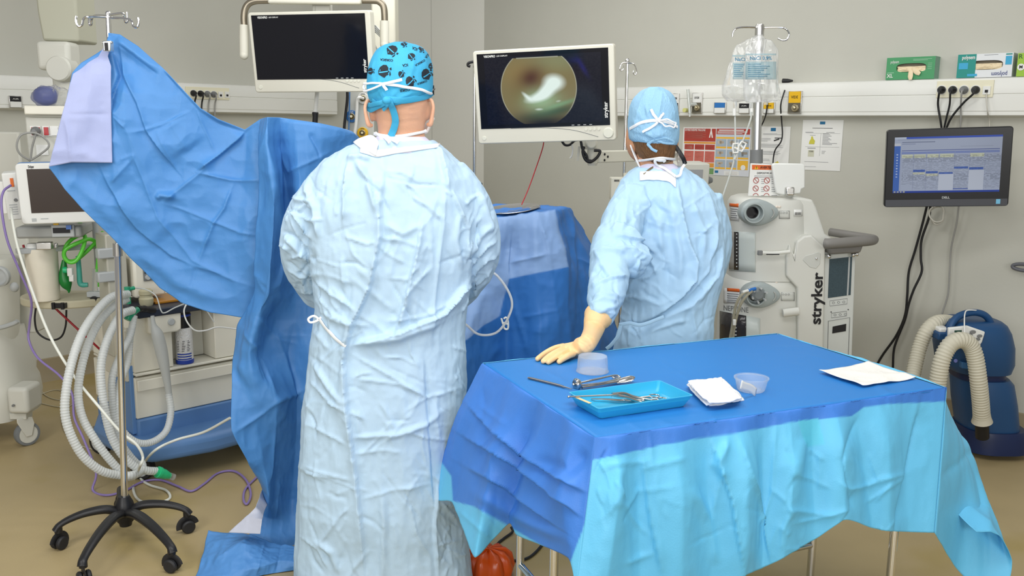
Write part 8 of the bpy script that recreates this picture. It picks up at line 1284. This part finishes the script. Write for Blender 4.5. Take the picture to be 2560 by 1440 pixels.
mb = MB(); a_ = at(2500, 848, YWm-.11); mb.box(a_, (.03, .012, .05)); mb.box(a_+A(0, -.007, .02), (.03, .003, .012), mi=1); mb.build('label', [M_paper, M_sred], B, bev=0)
mb = MB(); mb.prism([w2_(2410, 908), w2_(2445, 915), w2_(2446, 930), w2_(2410, 924)], Mp, -.05, -.02); mb.build('vent_lip', mat('unit_mid_blue', srgb(60, 110, 160), .4), B, bev=.003)
mb = MB(); mb.box(at(2482, 1125, YWm-.1), (.05, .06, .05)); mb.box(at(2535, 1100, YWm+.0), (.06, .06, .06)); mb.build('castor_feet', M_black, B, bev=.01)
M_rib = mat('ribbed_hose', srgb(200, 196, 178), .55)
corrug('hose', '', [at(x, y, YWm+d_) for x, y, d_ in ((2338, 1010, -.26), (2344, 960, -.27), (2355, 900, -.27), (2375, 862, -.26), (2402, 850, -.25), (2425, 862, -.24), (2438, 895, -.24), (2446, 950, -.24), (2452, 1010, -.22), (2454, 1045, -.2))], .036, M_rib, 22, .0135, .06, parent=B)
mb = MB(); a_, b_ = at(2454, 1030, YWm-.205), at(2455, 1054, YWm-.195); mb.tube([a_, a_*.4+b_*.6, b_], [.036, .04, .046], 22); mb.build('nozzle_flare', M_rib, B); mb = MB(); mb.cyl(b_, at(2456, 1092, YWm-.17), .03); mb.build('nozzle_end', M_black, B)
corrug('hose', '', [at(x, y, YWm+d_) for x, y, d_ in ((2278, 960, -.1), (2287, 915, -.06), (2300, 865, -.03), (2318, 825, -.02), (2342, 806, .0), (2372, 805, .06), (2385, 812, .1))], .033, M_rib, 20, .0135, .06, parent=B)
mb = MB(); mb.box(at(2352, 836, YWm-.05), (.07, .1, .04)); mb.build('side_shelf', M_wb, B, bev=.008); mb = MB(); mb.box(at(2352, 822, YWm-.05), (.05, .08, .025)); mb.build('hose_socket', M_white, B, bev=.008)
cable('thermometer_cord', 'thin white cord draped over the warming unit handle', [at(2412, 838, YWm-.2), at(2411, 810, YWm-.17), at(2412, 786, YWm-.11), at(2418, 776, YWm-.08), at(2440, 776, YWm-.06), at(2446, 780, YWm-.03)], .003, M_white)
# grey handle on the wall at the right edge
c = wr(2556, 668, .04); t = thing('grab_loop', 'grey looped handle on the right wall at the picture edge', 'handle', (0, 0, 0)); mb = MB(); mb.tube([c+uRx*(.01+.055*math.cos(q_))+A(0, 0, .016*math.sin(q_))+nR*.06*(1-math.cos(q_))*.0 for q_ in np.arange(24)*math.pi/12], .009, 10, closed=True); mb.build('loop', mat('handle_dark', srgb(96, 98, 104), .4), t, smooth=70); mb = MB(); mb.cyl(c+uRx*.06-nR*.045, c+uRx*.06, .012); mb.build('mount', M_grey, t)
